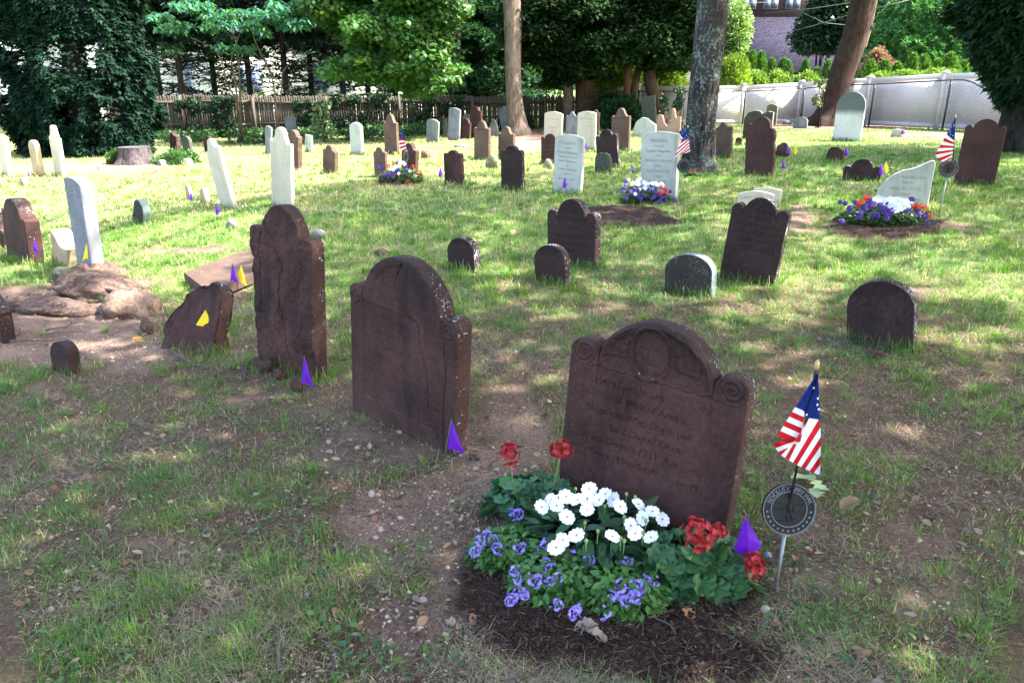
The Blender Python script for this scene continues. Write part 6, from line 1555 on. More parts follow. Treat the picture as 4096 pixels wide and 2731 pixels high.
# low green growth along the foot of the fence
def footgreen():
    n = 26000; X = rng.uniform(560, 1960, n); Y = FY-.3-rng.random(n)**1.6*3.4
    x = np.array([at_depth(a, 400, FY).x for a in X[:400]]); x = np.interp(X, np.sort(X[:400]), np.sort(x)); k = fbm(x*.9, Y*1.2, 0, 131, 3) > .47; x, Y = x[k], Y[k]; n = len(x)
    z = gh(x, Y)+rng.random(n)**1.4*(.10+.35*fbm(x*1.3, Y*1.3, 0, 132, 2))
    foliage('ground_cover', np.stack([x, Y, z], 1), rng.normal(0, .7, (n, 3))+[0, -.2, .2], rng.normal(0, .4, (n, 3))+[0, -.3, 1], .10*rng.uniform(.5, 1.3, n), cvar(n, (.035, .095, .028), .45), 'leaf', label='leafy green ground cover along the foot of the wooden fence', cat='ground cover', kind='stuff')
footgreen()
shrub('weedy clump right of the old tree stump', 615, 800, 605, 662, G(700, 655).y, (.06, .14, .04), 3200, size=.07, mat='leaf', tpl=(QV, QF), r=.16, m=24, name='weed_clump', cat='weeds')
shrub('weedy clump left of the old tree stump', 438, 490, 605, 655, G(460, 655).y, (.07, .15, .04), 1300, size=.07, mat='leaf', tpl=(QV, QF), r=.12, m=14, name='weed_clump', cat='weeds')

# overhead wires -------------------------------------------------
for j, (pts, lb) in enumerate([([(2880, 14), (3100, 10)], 'short dark wire above the shingle roof left'), ([(3060, 55), (3250, 35), (3400, 12), (3620, -20)], 'long overhead wire crossing above the shingle roof'), ([(3110, 140), (3250, 105), (3392, 62), (3560, 20), (3640, 0)], 'overhead wire rising to the right behind the leaning trunk'), ([(3195, 45), (3295, 92), (3390, 102)], 'short sagging wire meeting the long one')]):
    A = [np.array(at_depth(x, y, 33)) for x, y in pts]; c = A[0]
    mb = MB(); mb.tube([p-c for p in A], .011, 5); tag(mb.obj('overhead_wire', M['link'], loc=None), lb, 'wire', 'overhead wires').location = c

# old stump ------------------------------------------------------
def stump():
    P = G(548, 664); loc = np.array([P.x*(P.y+.55)/P.y, P.y+.55, P.z]); w0 = pxm(P); e = empty('tree_stump', loc, 0, 'wide old grey tree stump with a flat sawn top at left', 'stump')
    R = 62/w0; H = (664-602)/w0*1.05; n = 72; th = np.linspace(0, 2*math.pi, n, endpoint=False); V = []; rows = 16
    for i in range(rows):
        t = i/(rows-1); r = R*(1+.55*(1-t)**2.4*(1+.35*np.cos(th*6+.7)))*(1+.05*(fbm(np.cos(th)*4, np.sin(th)*4, t*2, 7, 3)-.5)*2)
        V.append(np.stack([r*np.cos(th), r*np.sin(th), np.full(n, H*t-.05*(1-t))], 1))
    V = np.concatenate(V); F = [[i*n+j, i*n+(j+1) % n, (i+1)*n+(j+1) % n, (i+1)*n+j] for i in range(rows-1) for j in range(n)]
    build('stump_side', V, np.array(F), M['bark_stump'], e, True)
    top = V[-n:]; V2 = [top*np.array([s, s, 1])+[0, 0, .004] for s in (1, .8, .55, .3)]+[np.array([[0, 0, H+.004]])]; V2 = np.concatenate(V2)
    F4 = [[i*n+j, i*n+(j+1) % n, (i+1)*n+(j+1) % n, (i+1)*n+j] for i in range(3) for j in range(n)]; F3 = [[3*n+j, 3*n+(j+1) % n, 4*n] for j in range(n)]
    build('cut_top', V2, [np.array(F4), np.array(F3)], M['cutwood'], e)
M['bark_stump'] = mat_bark('stump_bark', (.022, .018, .020), (.085, .07, .074), 10, .02, 0); M['cutwood'] = mat_simple('sawn_wood_grey', (.08, .07, .075), .9, .3, 12, .004)
stump()
# gnarled root at the foot of the slab with the cross
M['root'] = mat_bark('root_wood', (.085, .055, .042), (.21, .145, .11), 16, .02, 0, zs=.5); M['root_dark'] = mat_bark('root_wood_dark', (.045, .030, .026), (.13, .088, .070), 12, .02, 0, zs=1)
def roots():
    def gp(x, y, z): p = G(x, y); return np.array([p.x, p.y, p.z+z])
    loc = gp(395, 1180, 0); e = empty('tree_roots', loc, 0, 'weathered bare tree roots and rotten stump at the foot of the slab with the cross', 'roots')
    def t(name, mat, L, r, w=.3):
        P = np.array([gp(*p)-loc for p in L]); s = np.linspace(0, 1, len(P)); q = np.linspace(0, 1, 26); P2 = np.stack([np.interp(q, s, P[:, i]) for i in range(3)], 1); r2 = np.interp(q, s, r)
        k = np.array([.25, .5, .25]); 
        for _ in range(3): P2[1:-1] = .25*P2[:-2]+.5*P2[1:-1]+.25*P2[2:]
        mb = MB(); mb.tube(P2+rng.normal(0, .002, P2.shape), r2*.75*(1+.10*np.sin(np.arange(26)*1.1)), 30, wob=w*1.6, seed=L[0][0]); mb.obj(name, M[mat], e, True)
    t('root', 'root_dark', [(10, 1215, 0), (90, 1212, .0), (180, 1205, .01), (270, 1192, .02), (330, 1165, .04), (345, 1130, .10)], [.04, .06, .07, .09, .12, .10])
    t('root', 'root', [(375, 1165, .03), (430, 1185, .04), (480, 1195, .06), (530, 1215, .06), (545, 1245, .02), (560, 1275, -.05)], [.06, .07, .08, .08, .05, .02])
    for (px_, py_, rx, ry, rz, sd, mt) in ((372, 1168, .42, .26, .15, 3, 'root_dark'), (520, 1240, .24, .20, .14, 8, 'root'), (180, 1225, .5, .16, .06, 5, 'root_dark')):
        v = icv4.copy(); v = v*(1+.55*(fbm(v[:, 0]*2+sd, v[:, 1]*2, v[:, 2]*2, sd, 4)-.5)+.30*(fbm(v[:, 0]*7+sd, v[:, 1]*7, v[:, 2]*7, sd+1, 4)-.5))[:, None]
        v = v*[rx, ry, rz]; v = v@np.array(Matrix.Rotation(-.35, 3, 'Z')).T; build('stump_base', v+(gp(px_, py_, 0)-loc), icf4, M[mt], e, True)
    t('root', 'root_dark', [(350, 1150, .05), (400, 1130, .06), (440, 1110, .04), (500, 1120, .0), (560, 1130, -.03)], [.10, .12, .09, .05, .02], .35)
    t('root', 'root_dark', [(300, 1150, .0), (315, 1130, .08), (330, 1115, .12)], [.06, .06, .03], .4)
roots()
# sticks -----------------------------------------------------------
def stick(label, pts, r0, r1, g=.10):
    P = [G(x, y) for x, y in pts]; loc = P[0]
    V = []
    for i, (a, b) in enumerate(zip(P[:-1], P[1:])):
        for k in range(4):
            q = a.lerp(b, k/4); V.append([q.x-loc.x, q.y-loc.y, float(zground(q.x, q.y))-loc.z+.022+.006*math.sin(i*2+k)])
    q = P[-1]; V.append([q.x-loc.x, q.y-loc.y, float(zground(q.x, q.y))-loc.z+.02])
    mb = MB(); mb.tube(V, np.linspace(r0, r1, len(V))*.6, 7, wob=.2, seed=pts[0][0]); tag(mb.obj('fallen_stick', M['twig'], None, True, None), label, 'stick', 'larger fallen sticks').location = loc
Z9 = lambda x, y: (x/2.2402, 1300+y/2.2402); Z10 = lambda x, y: (1800+x/1.742, 1700+y/1.742); Z14 = lambda x, y: (2400+x/1.3868, 2000+y/1.3868)
stick('curved grey stick on the bare soil, highest of three at left', [Z9(412, 82), Z9(520, 62), Z9(600, 35), Z9(650, 5)], .012, .006)
stick('thin grey stick on the bare soil between two thicker ones', [Z9(372, 135), Z9(500, 98), Z9(640, 78), Z9(770, 82)], .008, .004)
stick('thickest brown stick lying left of the small leaning footstone', [Z9(95, 180), Z9(250, 178), Z9(400, 160), Z9(520, 150), Z9(620, 148)], .014, .008)
stick('dark stick at the left edge below the brown slab', [Z9(0, 160), Z9(100, 140), Z9(180, 105), Z9(190, 65)], .010, .005)
stick('grey stick slanting down from the leaning broken slab', [Z9(1505, 240), Z9(1620, 310), Z9(1740, 365), Z9(1840, 410)], .010, .008)
stick('knobbly grey stick in the grass at lower left', [Z9(1190, 875), Z9(1250, 915), Z9(1330, 945), Z9(1415, 955)], .011, .006)
stick('forked stick in the grass left of the cracked stone', [Z9(1835, 720), Z9(1865, 650), Z9(2000, 640), Z9(2100, 600), Z9(2230, 575)], .007, .005)
stick('dark stick beside the flaked stone foot', [Z9(2190, 480), Z9(2205, 400), Z9(2250, 310)], .009, .007)
stick('long bent twig lying across the nearest mulch bed', [Z10(1090, 1260), Z10(1200, 1300), Z10(1340, 1370), Z10(1440, 1405), Z10(1530, 1450), Z10(1580, 1510), Z10(1640, 1568)], .006, .004)
stick('thin root trailing on the bare path below the cracked stone', [(1560, 1880), (1640, 1868), (1740, 1862), (1860, 1866)], .005, .003)
stick('dark twig in the grass right of the near marker', [Z14(1230, 365), Z14(1320, 405), Z14(1400, 450), Z14(1470, 485)], .007, .004)
stick('small pale twig below the near marker', [Z14(1225, 597), Z14(1290, 560), Z14(1350, 500)], .005, .003)
stick('upright lying twig at the bottom left of the path', [(1115, 2530), (1118, 2600), (1115, 2690)], .007, .005)
stick('brown curved twig in the grass right of the nearest flag', [Z10(0, 0), Z10(1, 1)] if 0 else [(3443, 1735), (3500, 1722), (3560, 1695), (3594, 1667)], .006, .004)
stick('curved pale twig in the grass right of the three lobed dark stone', [(2412, 958), (2440, 990), (2452, 1030), (2462, 1050), (2445, 1062)], .006, .004)

# ------------------------------------------------------------------ high canopies that throw the dappled shade
SH_LINE = [(-2000, 1150), (0, 1135), (300, 1125), (650, 1185), (900, 1190), (1000, 1060), (1150, 810), (1250, 775), (1500, 748), (2000, 742), (2200, 695), (2500, 680), (2750, 610), (4096, 555), (7000, 540)]
LIT = [(240, 2050, 110, 45, .9), (1290, 835, 260, 16, .6), (400, 1385, 170, 40, 1.1), (3020, 1270, 330, 60, .75), (2200, 1255, 300, 35, .5), (3380, 940, 230, 35, .4), (3350, 1010, 250, 25, .4), (3650, 1330, 260, 60, .7), (3080, 1400, 130, 80, .7), (2850, 1180, 130, 40, .6),
       (3300, 2030, 160, 60, .8), (3900, 1500, 200, 60, .4), (1980, 960, 110, 70, .45), (2540, 1040, 200, 40, .4), (3600, 1700, 220, 50, .4), (3400, 640, 500, 14, .45), (3800, 880, 200, 20, .35), (1650, 1240, 120, 30, .3), (3860, 660, 250, 14, .4), (1990, 2050, 110, 50, .35),
       (420, 1240, 230, 50, .9), (560, 1160, 150, 60, .9), (840, 1160, 130, 60, .8), (1100, 1200, 100, 60, .4), (2330, 900, 120, 20, .4), (2560, 1190, 200, 30, .45), (3500, 1900, 200, 60, .3), (4000, 2100, 150, 60, .3), (2100, 1900, 60, 60, .2), (1700, 2080, 200, 50, .15)]
SHD = [(1600, 860, 420, 60, .9), (190, 890, 110, 26, .9), (700, 830, 500, 16, .55), (560, 950, 200, 20, .35), (900, 820, 250, 12, .6), (1500, 790, 300, 12, .3), (2250, 620, 150, 12, .3), (640, 1050, 160, 18, .35), (2050, 700, 150, 10, .3)]
def litness(P):
    X, Y = projv(P); lx = np.array([p[0] for p in SH_LINE]); ly = np.array([p[1] for p in SH_LINE])
    e = (Y-np.interp(X, lx, ly)); e = np.where(P[:, 1] < .9, 400, e)
    lit = 1-sm((e+14)/28)
    rt = sm((X-2650)/500); lit = lit*(1-.0*rt)
    thr = .74-.12*sm((X-2300)/600)
    n = fbm(P[:, 0]*1.3, P[:, 1]*1.3, 0, 201, 3); n2 = fbm(P[:, 0]*3.3, P[:, 1]*3.3, 0, 202, 3)
    thr = thr+.30*sm((1500-X)/300)*sm((Y-1450)/200)+.16*sm((Y-1550)/300)+.06*sm((2600-X)/500)*sm((Y-700)/100)
    s = sm((n2+(n-.5)*.9-thr)*9)
    L = np.zeros(len(P))
    for (a, b, rx, ry, w_) in LIT: L = np.maximum(L, w_*np.exp(-(((X-a)/rx)**2+((Y-b)/ry)**2)**1.3)*(P[:, 1] > .9))
    D = np.zeros(len(P))
    for (a, b, rx, ry, w_) in SHD: D = np.maximum(D, w_*np.exp(-(((X-a)/rx)**2+((Y-b)/ry)**2)**1.3))
    L = np.where(L > .02, np.clip(L+(n2-.5)*2.4*L, 0, 1), L)
    return np.clip(np.maximum(lit*(1-D*sm((n2-.35)*6)), np.maximum(s, L)), 0, 1)
def canopy(e, loc, trunk_top, xr, yr, hr, n, label=None, keep=None, size=.17, off=None):
    x = rng.uniform(*xr, n); y = rng.uniform(*yr, n); h = rng.uniform(*hr, n)
    cn = fbm(x*.8, y*.8, h*.8, 210, 3)
    P = np.stack([x, y, h], 1)
    k = cn > .29; P = P[k]
    s = P-np.outer((P[:, 2]-gh(P[:, 0], P[:, 1]))/sdir.z, np.array(sdir)); s[:, 2] = gh(s[:, 0], s[:, 1])
    L = litness(s); k = rng.random(len(P)) < (1-L)**1.6
    if keep is not None: k &= keep(P, s)
    X_, Y_ = projv(P); k &= ~((P[:, 1] > .3) & (X_ > -250) & (X_ < 4350) & (Y_ > -160) & (Y_ < 2900))
    P = P[k]; m = len(P)
    foliage('crown', P-loc, rng.normal(0, 1, (m, 3))+[0, 0, -.2], rng.normal(0, .6, (m, 3))+np.array(sdir)*1.5, size*rng.uniform(.6, 1.3, m), cvar(m, (.05, .13, .03), .3), 'leaf', e)
    mb = MB(); q = P[rng.integers(0, m, 46)]-loc
    for t in q:
        a = np.array(trunk_top); mb.tube([a, a*.5+t*.5+np.array([0, 0, .5]), t], [.09, .05, .015], 5)
    mb.obj('limbs', M['bark_brown'], e)
    print('canopy', m)
DENS = 1.0
def sh_band(y0, y1): return lambda P, s: (s[:, 1] >= y0) & (s[:, 1] < y1)
# the oak's own crown shades the lawn to its left and front
canopy(OAK, OAKL, OAKT, (-3.5, 9.5), (4, 17), (6.6, 9.5), int(46000*DENS), keep=lambda P, s: (s[:, 1] > 5.2) & (s[:, 0] < 3.2))
def offtree(label, x, y, xr, yr, hr, n, keep):
    z = float(gh(x, y)); e = empty('shade_tree', (x, y, z), 0, label, 'tree'); trunk('trunk', [[0, 0, -.1], [.05, 0, 3], [0, .1, 7]], [.32, .24, .16], 'bark_brown', e, flare=.3)
    canopy(e, np.array([x, y, z]), [0, .1, 7], xr, yr, hr, int(n*DENS), keep=keep)
offtree('tall shade tree standing outside the view on the right, its crown above the front graves', 7.6, 2.2, (-1.0, 12.5), (-3, 7.6), (5.5, 8.5), 66000, lambda P, s: (s[:, 1] <= 5.2))
offtree('tall shade tree beyond the right edge, its crown over the right lawn', 12.5, 8.0, (6, 22), (5, 21), (6.8, 9.8), 52000, lambda P, s: (s[:, 1] > 5.2) & (s[:, 0] >= 3.2))

# ------------------------------------------------------------------ planted flowers
def GH(px, py, h):
    r = ray(px, py); z = h
    for _ in range(12):
        t = (z-CAM_H)/r[2]; z = .4*z+.6*(float(gh(r[0]*t, r[1]*t))+h)
    return np.array([r[0]*t, r[1]*t, CAM_H+r[2]*t])
def petal_disc(n, r, notch=.12, cup=.12, inner=.12, w=.56, seg=5):
    V = []; F = []
    for k in range(n):
        a = 2*math.pi*k/n; c, s = math.cos(a), math.sin(a); o = len(V)
        prof_ = [(inner, .06), (.45, w*.62), (.75, w*.98), (.93, w*.72), (1.0, .16)]
        for (d, hw) in prof_:
            for q in (-1, 0, 1):
                rr = d*r*(1-notch*(q == 0)*(d > .95)); x = hw*r*q; z = cup*r*d*d+(.05*r if q else 0)+.02*r*(k % 2)
                V.append([rr*c-x*s, rr*s+x*c, z])
        for i in range(4):
            for j in range(2): a0 = o+i*3+j; F.append([a0, a0+1, a0+4, a0+3])
    return np.array(V), np.array(F)
def geranium_leaf():
    n = 30; V = [[0, 0, 0]]; 
    for ring, rr in ((0, .5), (1, 1.0)):
        for i in range(n):
            a = -math.pi/2+.25+(2*math.pi-.5)*i/(n-1); lobe = 1+.10*math.cos(a*7)*(ring)+.04*math.cos(a*23)*ring
            r = rr*lobe; V.append([r*math.cos(a)*.55, r*math.sin(a)*.55+.35, .10*math.cos(a*7)*rr*.5+.10*rr*rr-.06])
    F = [[0, 1+i, 2+i] for i in range(n-1)]+[[1+i, 1+n+i, 2+i] for i in range(n-1)]+[[2+i, 1+n+i, 2+n+i] for i in range(n-1)]
    return np.array(V), np.array(F)
GLV, GLF = geranium_leaf()
IMPV = np.array([[0, 0, 0], [.16, .25, .05], [.2, .5, .04], [.12, .8, .0], [0, 1.05, -.08], [-.12, .8, 0], [-.2, .5, .04], [-.16, .25, .05], [0, .3, 0], [0, .6, -.02]])
IMPF = np.array([[0, 1, 8], [1, 2, 9], [1, 9, 8], [2, 3, 9], [3, 4, 9], [0, 8, 7], [8, 9, 7], [7, 9, 6], [6, 9, 5], [5, 9, 4]])
M['fl_white'] = mat_simple('white_petals', (.78, .79, .84), .7, .05, 60); M['fl_red'] = mat_simple('red_petals', (.30, .004, .007), .6, .35, 60)
M['fl_blue'] = mat_simple('blue_violet_petals', (.27, .20, .66), .7, .45, 90); M['fl_violet'] = mat_simple('violet_petals', (.045, .006, .20), .6, .3, 40)
M['fl_orange'] = mat_simple('orange_red_petals', (.72, .05, .02), .6, .3, 40); M['fl_bud'] = mat_simple('flower_buds', (.20, .30, .08), .6, .3, 40); M['fl_pink'] = mat_simple('magenta_petals', (.5, .02, .16), .6, .3, 40)
M['stem'] = mat_simple('green_stems', (.11, .20, .04), .6, .2, 30)
def mound(e, c, rx, ry, h, n, size, col, tpl, seed=0, face=.8, lo=.0, var=.3):
    d = rdir(n, lo, 1); r = (.55+.45*rng.random(n)**.5)[:, None]
    P = d*r*np.array([rx, ry, h]); P[:, 2] = np.maximum(P[:, 2], .008)
    a = rng.uniform(0, 2*math.pi, n); D = np.stack([d[:, 0]+.5*np.cos(a), d[:, 1]+.5*np.sin(a), rng.uniform(-.5, .3, n)], 1)
    U = d*face+rng.normal(0, .3, (n, 3))+[0, 0, .55]
    return foliage('leaves', P, D, U, size*rng.uniform(.55, 1.2, n), cvar(n, col, var), 'leaf_plant', e, tpl)
M['leaf_plant'] = mat_leaf('plant_leaf', .22, .42, .4, .1)
def bloom(proto, e, P, dirn, s=1.0, name='flower'):
    o = bpy.data.objects.new(name, proto); COL.objects.link(o); o.parent = e
    q = Vector(dirn).normalized().to_track_quat('Z', 'Y'); o.matrix_local = Matrix.Translation(Vector(P)) @ q.to_matrix().to_4x4() @ Matrix.Rotation(random.uniform(0, 6.28), 4, 'Z') @ Matrix.Scale(s, 4)
    return o
def proto(V, F, mat):
    o = build('flower', V, F, M[mat], smooth=True); me = o.data; bpy.data.objects.remove(o); return me
IMPS = []
for q_ in range(4):
    v, f = petal_disc(5, .0285, .18, .16, .1, .53); v = v*[1, .86+.05*q_, 1]; v[:, 2] += .003*np.sin(v[:, 0]*140+q_)+.003*np.cos(v[:, 1]*170+q_*2); v[:, :2] *= (1+.10*np.sin(np.arctan2(v[:, 1], v[:, 0])*2+q_))[:, None]; IMPS.append(proto(v, f, 'fl_white'))
v, f = petal_disc(5, .030, .05, -.25, .1, .70); PET = proto(v, f, 'fl_violet')
v, f = petal_disc(5, .026, .15, .1, .1, .5); WHI = proto(v, f, 'fl_white')
def fib(n, zlo):
    i = np.arange(n)+.5; z = 1-(1-zlo)*i/n; a = math.pi*(1+5**.5)*i; q = np.sqrt(1-z*z); return np.stack([q*np.cos(a), q*np.sin(a), z], 1)
def head(mat, r=.05, n=26, fr=.017):
    v, f = petal_disc(5, fr, .1, .45, .1, .5); d = fib(n, -.5)+rng.normal(0, .08, (n, 3)); d /= np.linalg.norm(d, axis=1)[:, None]
    R = frames(np.cross(d+rng.normal(0, .25, (n, 3)), rng.normal(0, 1, (n, 3))), d); V, F = stamp(v, f, R, d*r*rng.uniform(.6, 1.2, n)[:, None]*np.array([1.1, .9, .9]), np.ones(n)*1.15)
    return proto(V, F, mat)
HEAD = head('fl_red', .046, 46, .012); HEADS = head('fl_red', .026, 20, .011); HEADO = head('fl_orange', .030, 16, .013)
def fan_cluster(n=17):
    V = []; F = []; k0 = 0
    fb = fib(n, -.3)
    for q in range(n):
        base = (fb[q]+rng.normal(0, .15, 3))*rng.uniform(.007, .018)
        out = base/np.linalg.norm(base)+rng.normal(0, .3, 3); out /= np.linalg.norm(out); sx = np.cross(out, rng.normal(0, 1, 3)); sx /= np.linalg.norm(sx); sz = np.cross(sx, out)
        for p in range(5):
            b = math.radians(-60+30*p); dr = out*math.cos(b)*.6+sx*math.sin(b)-sz*.2; dr /= np.linalg.norm(dr); w_ = np.cross(dr, sz); w_ *= .0021
            o = len(V); L = .0115; V += [base, base+dr*L*.5+w_, base+dr*L, base+dr*L*.5-w_]; F.append([o, o+1, o+2, o+3])
    return np.array(V), np.array(F)
FANS = []
for n_ in (19, 14, 10, 6):
    v, f = fan_cluster(n_); FANS.append(proto(v, f, 'fl_blue'))
def stemtube(e, L, r=.003, mat='stem'):
    mb = MB(); mb.tube(L, r, 6); mb.obj('stem', M[mat], e, True)
cdir = lambda P: (Vector((0, 0, CAM_H))-Vector(P)).normalized()
def nearbed():
    # left geranium
    c = GH(*Z10(545, 500), .05); zg = float(gh(c[0], c[1])); L0 = np.array([c[0], c[1], zg]); e = empty('geranium_plant', L0, 0, 'red geranium at the left of the nearest flower bed, two tall flower stalks', 'flower plant', 'geraniums in the nearest flower bed')
    mound(e, L0, .17, .13, .14, 120, .072, (.045, .135, .060), (GLV, GLF), var=.25)
    for (x, y, h, m_) in ((415, 198, .34, HEADS), (775, 172, .36, HEADS)):
        P = GH(*Z10(x, y), h)-L0; stemtube(e, [[P[0]*.35, P[1]*.35, .03], [P[0]*.8, P[1]*.8, P[2]*.5], list(P)]); bloom(m_, e, P, (-.1, -.6, .8), 1.15, 'flower_head')
    P = GH(*Z10(440, 325), .24)-L0; bloom(head('fl_pink', .014, 6, .006), e, P, (0, 0, 1), 1, 'spent_head')
    # white impatiens
    c = GH(*Z10(1020, 800), .06); L0 = np.array([c[0], c[1], float(gh(c[0], c[1]))]); e = empty('impatiens_plant', L0, 0, 'white impatiens in the middle of the nearest flower bed, covered in flat five petalled flowers', 'flower plant')
    mound(e, L0, .25, .20, .17, 420, .095, (.020, .072, .030), (IMPV, IMPF), var=.35)
    for (x, y, h) in [(970, 445, .22), (640, 570, .19), (745, 560, .21), (815, 640, .21), (890, 520, .22), (955, 590, .22), (960, 510, .22), (1040, 520, .22), (1080, 480, .21), (1185, 570, .21), (1310, 550, .18), (1410, 600, .18), (1345, 645, .19), (1480, 655, .15), (885, 765, .20), (1130, 775, .21), (1262, 700, .21), (1290, 750, .20), (1400, 780, .16), (740, 850, .15), (785, 800, .16), (810, 500, .20), (1140, 520, .20), (700, 520, .17)]:
        P = GH(*Z10(x, y), h)-L0; d = cdir(P+L0)+Vector((random.uniform(-.55, .55), random.uniform(-.3, .5), random.uniform(0, .5))); bloom(random.choice(IMPS), e, P, d, random.uniform(.85, 1.05))
    mb = MB()
    for (x, y) in [(875, 445), (940, 680), (1080, 565), (1290, 500), (1230, 480), (1030, 740), (950, 805), (1190, 790), (1215, 805), (1365, 665), (1215, 640), (1345, 750)]:
        P = GH(*Z10(x, y), .2)-L0; v = icv2*np.array([.006, .006, .009])+P; mb.add(v, icf2)
        mb.tube([P+[0, 0, -.005], P+[0, .005, -.05]], .0015, 4)
    mb.obj('buds', M['fl_bud'], e, True)
    # right geranium
    c = GH(*Z10(1640, 1000), .04); L0 = np.array([c[0], c[1], float(gh(c[0], c[1]))]); e = empty('geranium_plant', L0, 0, 'red geranium at the right of the nearest flower bed, large red head touching the brownstone', 'flower plant', 'geraniums in the nearest flower bed')
    mound(e, L0, .22, .15, .15, 210, .074, (.050, .135, .050), (GLV, GLF), var=.3)
    P = GH(*Z10(1740, 760), .22)-L0; stemtube(e, [[-.04, 0, .03], P*.6+[0, 0, .0], list(P)], .004); bloom(HEAD, e, P, (-.1, -.7, .8), 1.05, 'flower_head')
    P = GH(*Z10(1865, 735), .22)-L0; bloom(HEADS, e, P, (.3, -.4, .8), .8, 'flower_head')
    P = GH(*Z10(2115, 975), .12)-L0; stemtube(e, [[.1, 0, .03], P*.6+[0, 0, .02], list(P)], .003); bloom(HEADS, e, P, (.5, -.6, .5), 1.2, 'flower_head')
    # fan flowers
    S = [((420, 860), .15, .12, .11, 'left', [(245, 770), (215, 815), (175, 880), (330, 860), (430, 600), (470, 620), (300, 800), (490, 850)]), ((760, 1060), .17, .13, .12, 'middle', [(690, 800), (660, 860), (670, 960), (640, 1010), (700, 1000), (600, 1080), (700, 1085), (745, 1060), (490, 1160), (440, 1200), (420, 1225), (520, 1180), (470, 1080), (750, 1245), (850, 910), (880, 1290), (860, 1320), (450, 1020)]),
         ((1200, 1150), .16, .12, .11, 'right', [(1080, 1300), (1180, 1110), (1230, 1180), (1215, 1220), (1310, 1120), (1290, 1195), (1370, 1080), (1200, 975), (1240, 960), (965, 940), (1430, 1085), (1140, 1185), (1320, 1150), (1180, 1215)])]
    for (q, rx, ry, h, nm, fl) in S:
        c = GH(*Z10(*q), .04); L0 = np.array([c[0], c[1], float(gh(c[0], c[1]))]); e = empty('fan_flower_plant', L0, 0, 'trailing blue violet fan flower, %s plant along the front of the nearest bed' % nm, 'flower plant', 'fan flowers in the nearest bed')
        mound(e, L0, rx, ry, h, 1300, .031, (.060, .165, .035), (IMPV*[1.5, 1, 1], IMPF), var=.45)
        for (x, y) in fl:
            P = GH(*Z10(x, y), .09)-L0; bloom(random.choice(FANS), e, P, cdir(P+L0), random.uniform(.8, 1.2), 'flower_cluster')
nearbed()
def farbed(where, plants):
    by0 = max(p[6] for p in plants[:3]); ty0 = min(p[5] for p in plants[:3]); bx0, bx1 = min(p[3] for p in plants[:3]), max(p[4] for p in plants[:3]); PB = G((bx0+bx1)/2, by0); wb = (bx1-bx0)/pxm(PB)/2; PB = PB+Vector((0, wb*.3, 0))
    for (nm, lb, cat_, x0, x1, y0, y1, leafc, n, lsz, fl, pr, s) in plants:
        bx, by = (x0+x1)/2, y1; P0 = G(bx, by)+Vector((0, .55*(x1-x0)/pxm(G(bx, by))/2*.6, 0)); L0 = np.array(P0); e = empty(nm, L0, 0, lb, 'flower plant')
        w_ = (x1-x0)/pxm(P0)/2; h = (y1-y0)/pxm(P0)*.62
        mound(e, L0, w_, w_*.55, h, n, lsz, leafc, (QV, QF), var=.4)
        for (x, y) in fl:
            t = (y1-y)/(y1-y0+1e-6); t = min(1, max(0, (by0-y)/(by0-ty0))); Y = PB.y-.62*wb*math.sqrt(max(0, 1-t*t))*.8-.05; P = np.array(at_depth(x, y, Y))-L0
            d = cdir(P+L0)+Vector((random.uniform(-.3, .3), 0, random.uniform(0, .5))); bloom(pr, e, P, d, s*random.uniform(.8, 1.15))
Z7 = lambda x, y: (2048+x/2.2402, 600+y/2.2402); Z8 = lambda x, y: (3072+x/2.2402, 600+y/2.2402); Z6 = lambda x, y: (1024+x/2.2402, 600+y/2.2402)
def pts(Zf, L): return [Zf(*p) for p in L]
farbed('andries', [
 ('petunia_plant', 'violet petunias in front of the slab lettered Andries', '', 2490, 2690, 735, 816, (.035, .085, .025), 1500, .045, pts(Z7, [(1025, 283), (1015, 312), (1003, 345), (995, 372), (1060, 375), (1100, 355), (1130, 362), (1125, 415), (1155, 440), (1188, 410), (1225, 355), (1250, 322), (1290, 342), (1270, 375), (1255, 435), (1315, 400), (1300, 465), (1275, 420), (1325, 455), (1380, 445), (1370, 405), (1415, 372), (1150, 320), (1345, 420), (1025, 435), (1450, 440), (1462, 455), (1080, 148), (1085, 185)]), PET, .8),
 ('impatiens_plant', 'white flowers in front of the slab lettered Andries', '', 2510, 2660, 712, 780, (.03, .09, .03), 500, .045, pts(Z7, [(1050, 268), (1085, 292), (1110, 300), (1135, 305), (1130, 270), (1150, 258), (1185, 290), (1200, 300), (1195, 340), (1230, 300), (1260, 300), (1290, 295), (1300, 310), (1340, 305), (1330, 318), (1350, 318), (1075, 305), (1145, 350), (1105, 395)]), WHI, .9),
 ('begonia_plant', 'red flowers at the right of the bed before the slab lettered Andries', '', 2625, 2680, 745, 790, (.04, .11, .03), 200, .05, pts(Z7, [(1335, 340), (1375, 360), (1335, 390), (1383, 378)]), HEADO, .75)])
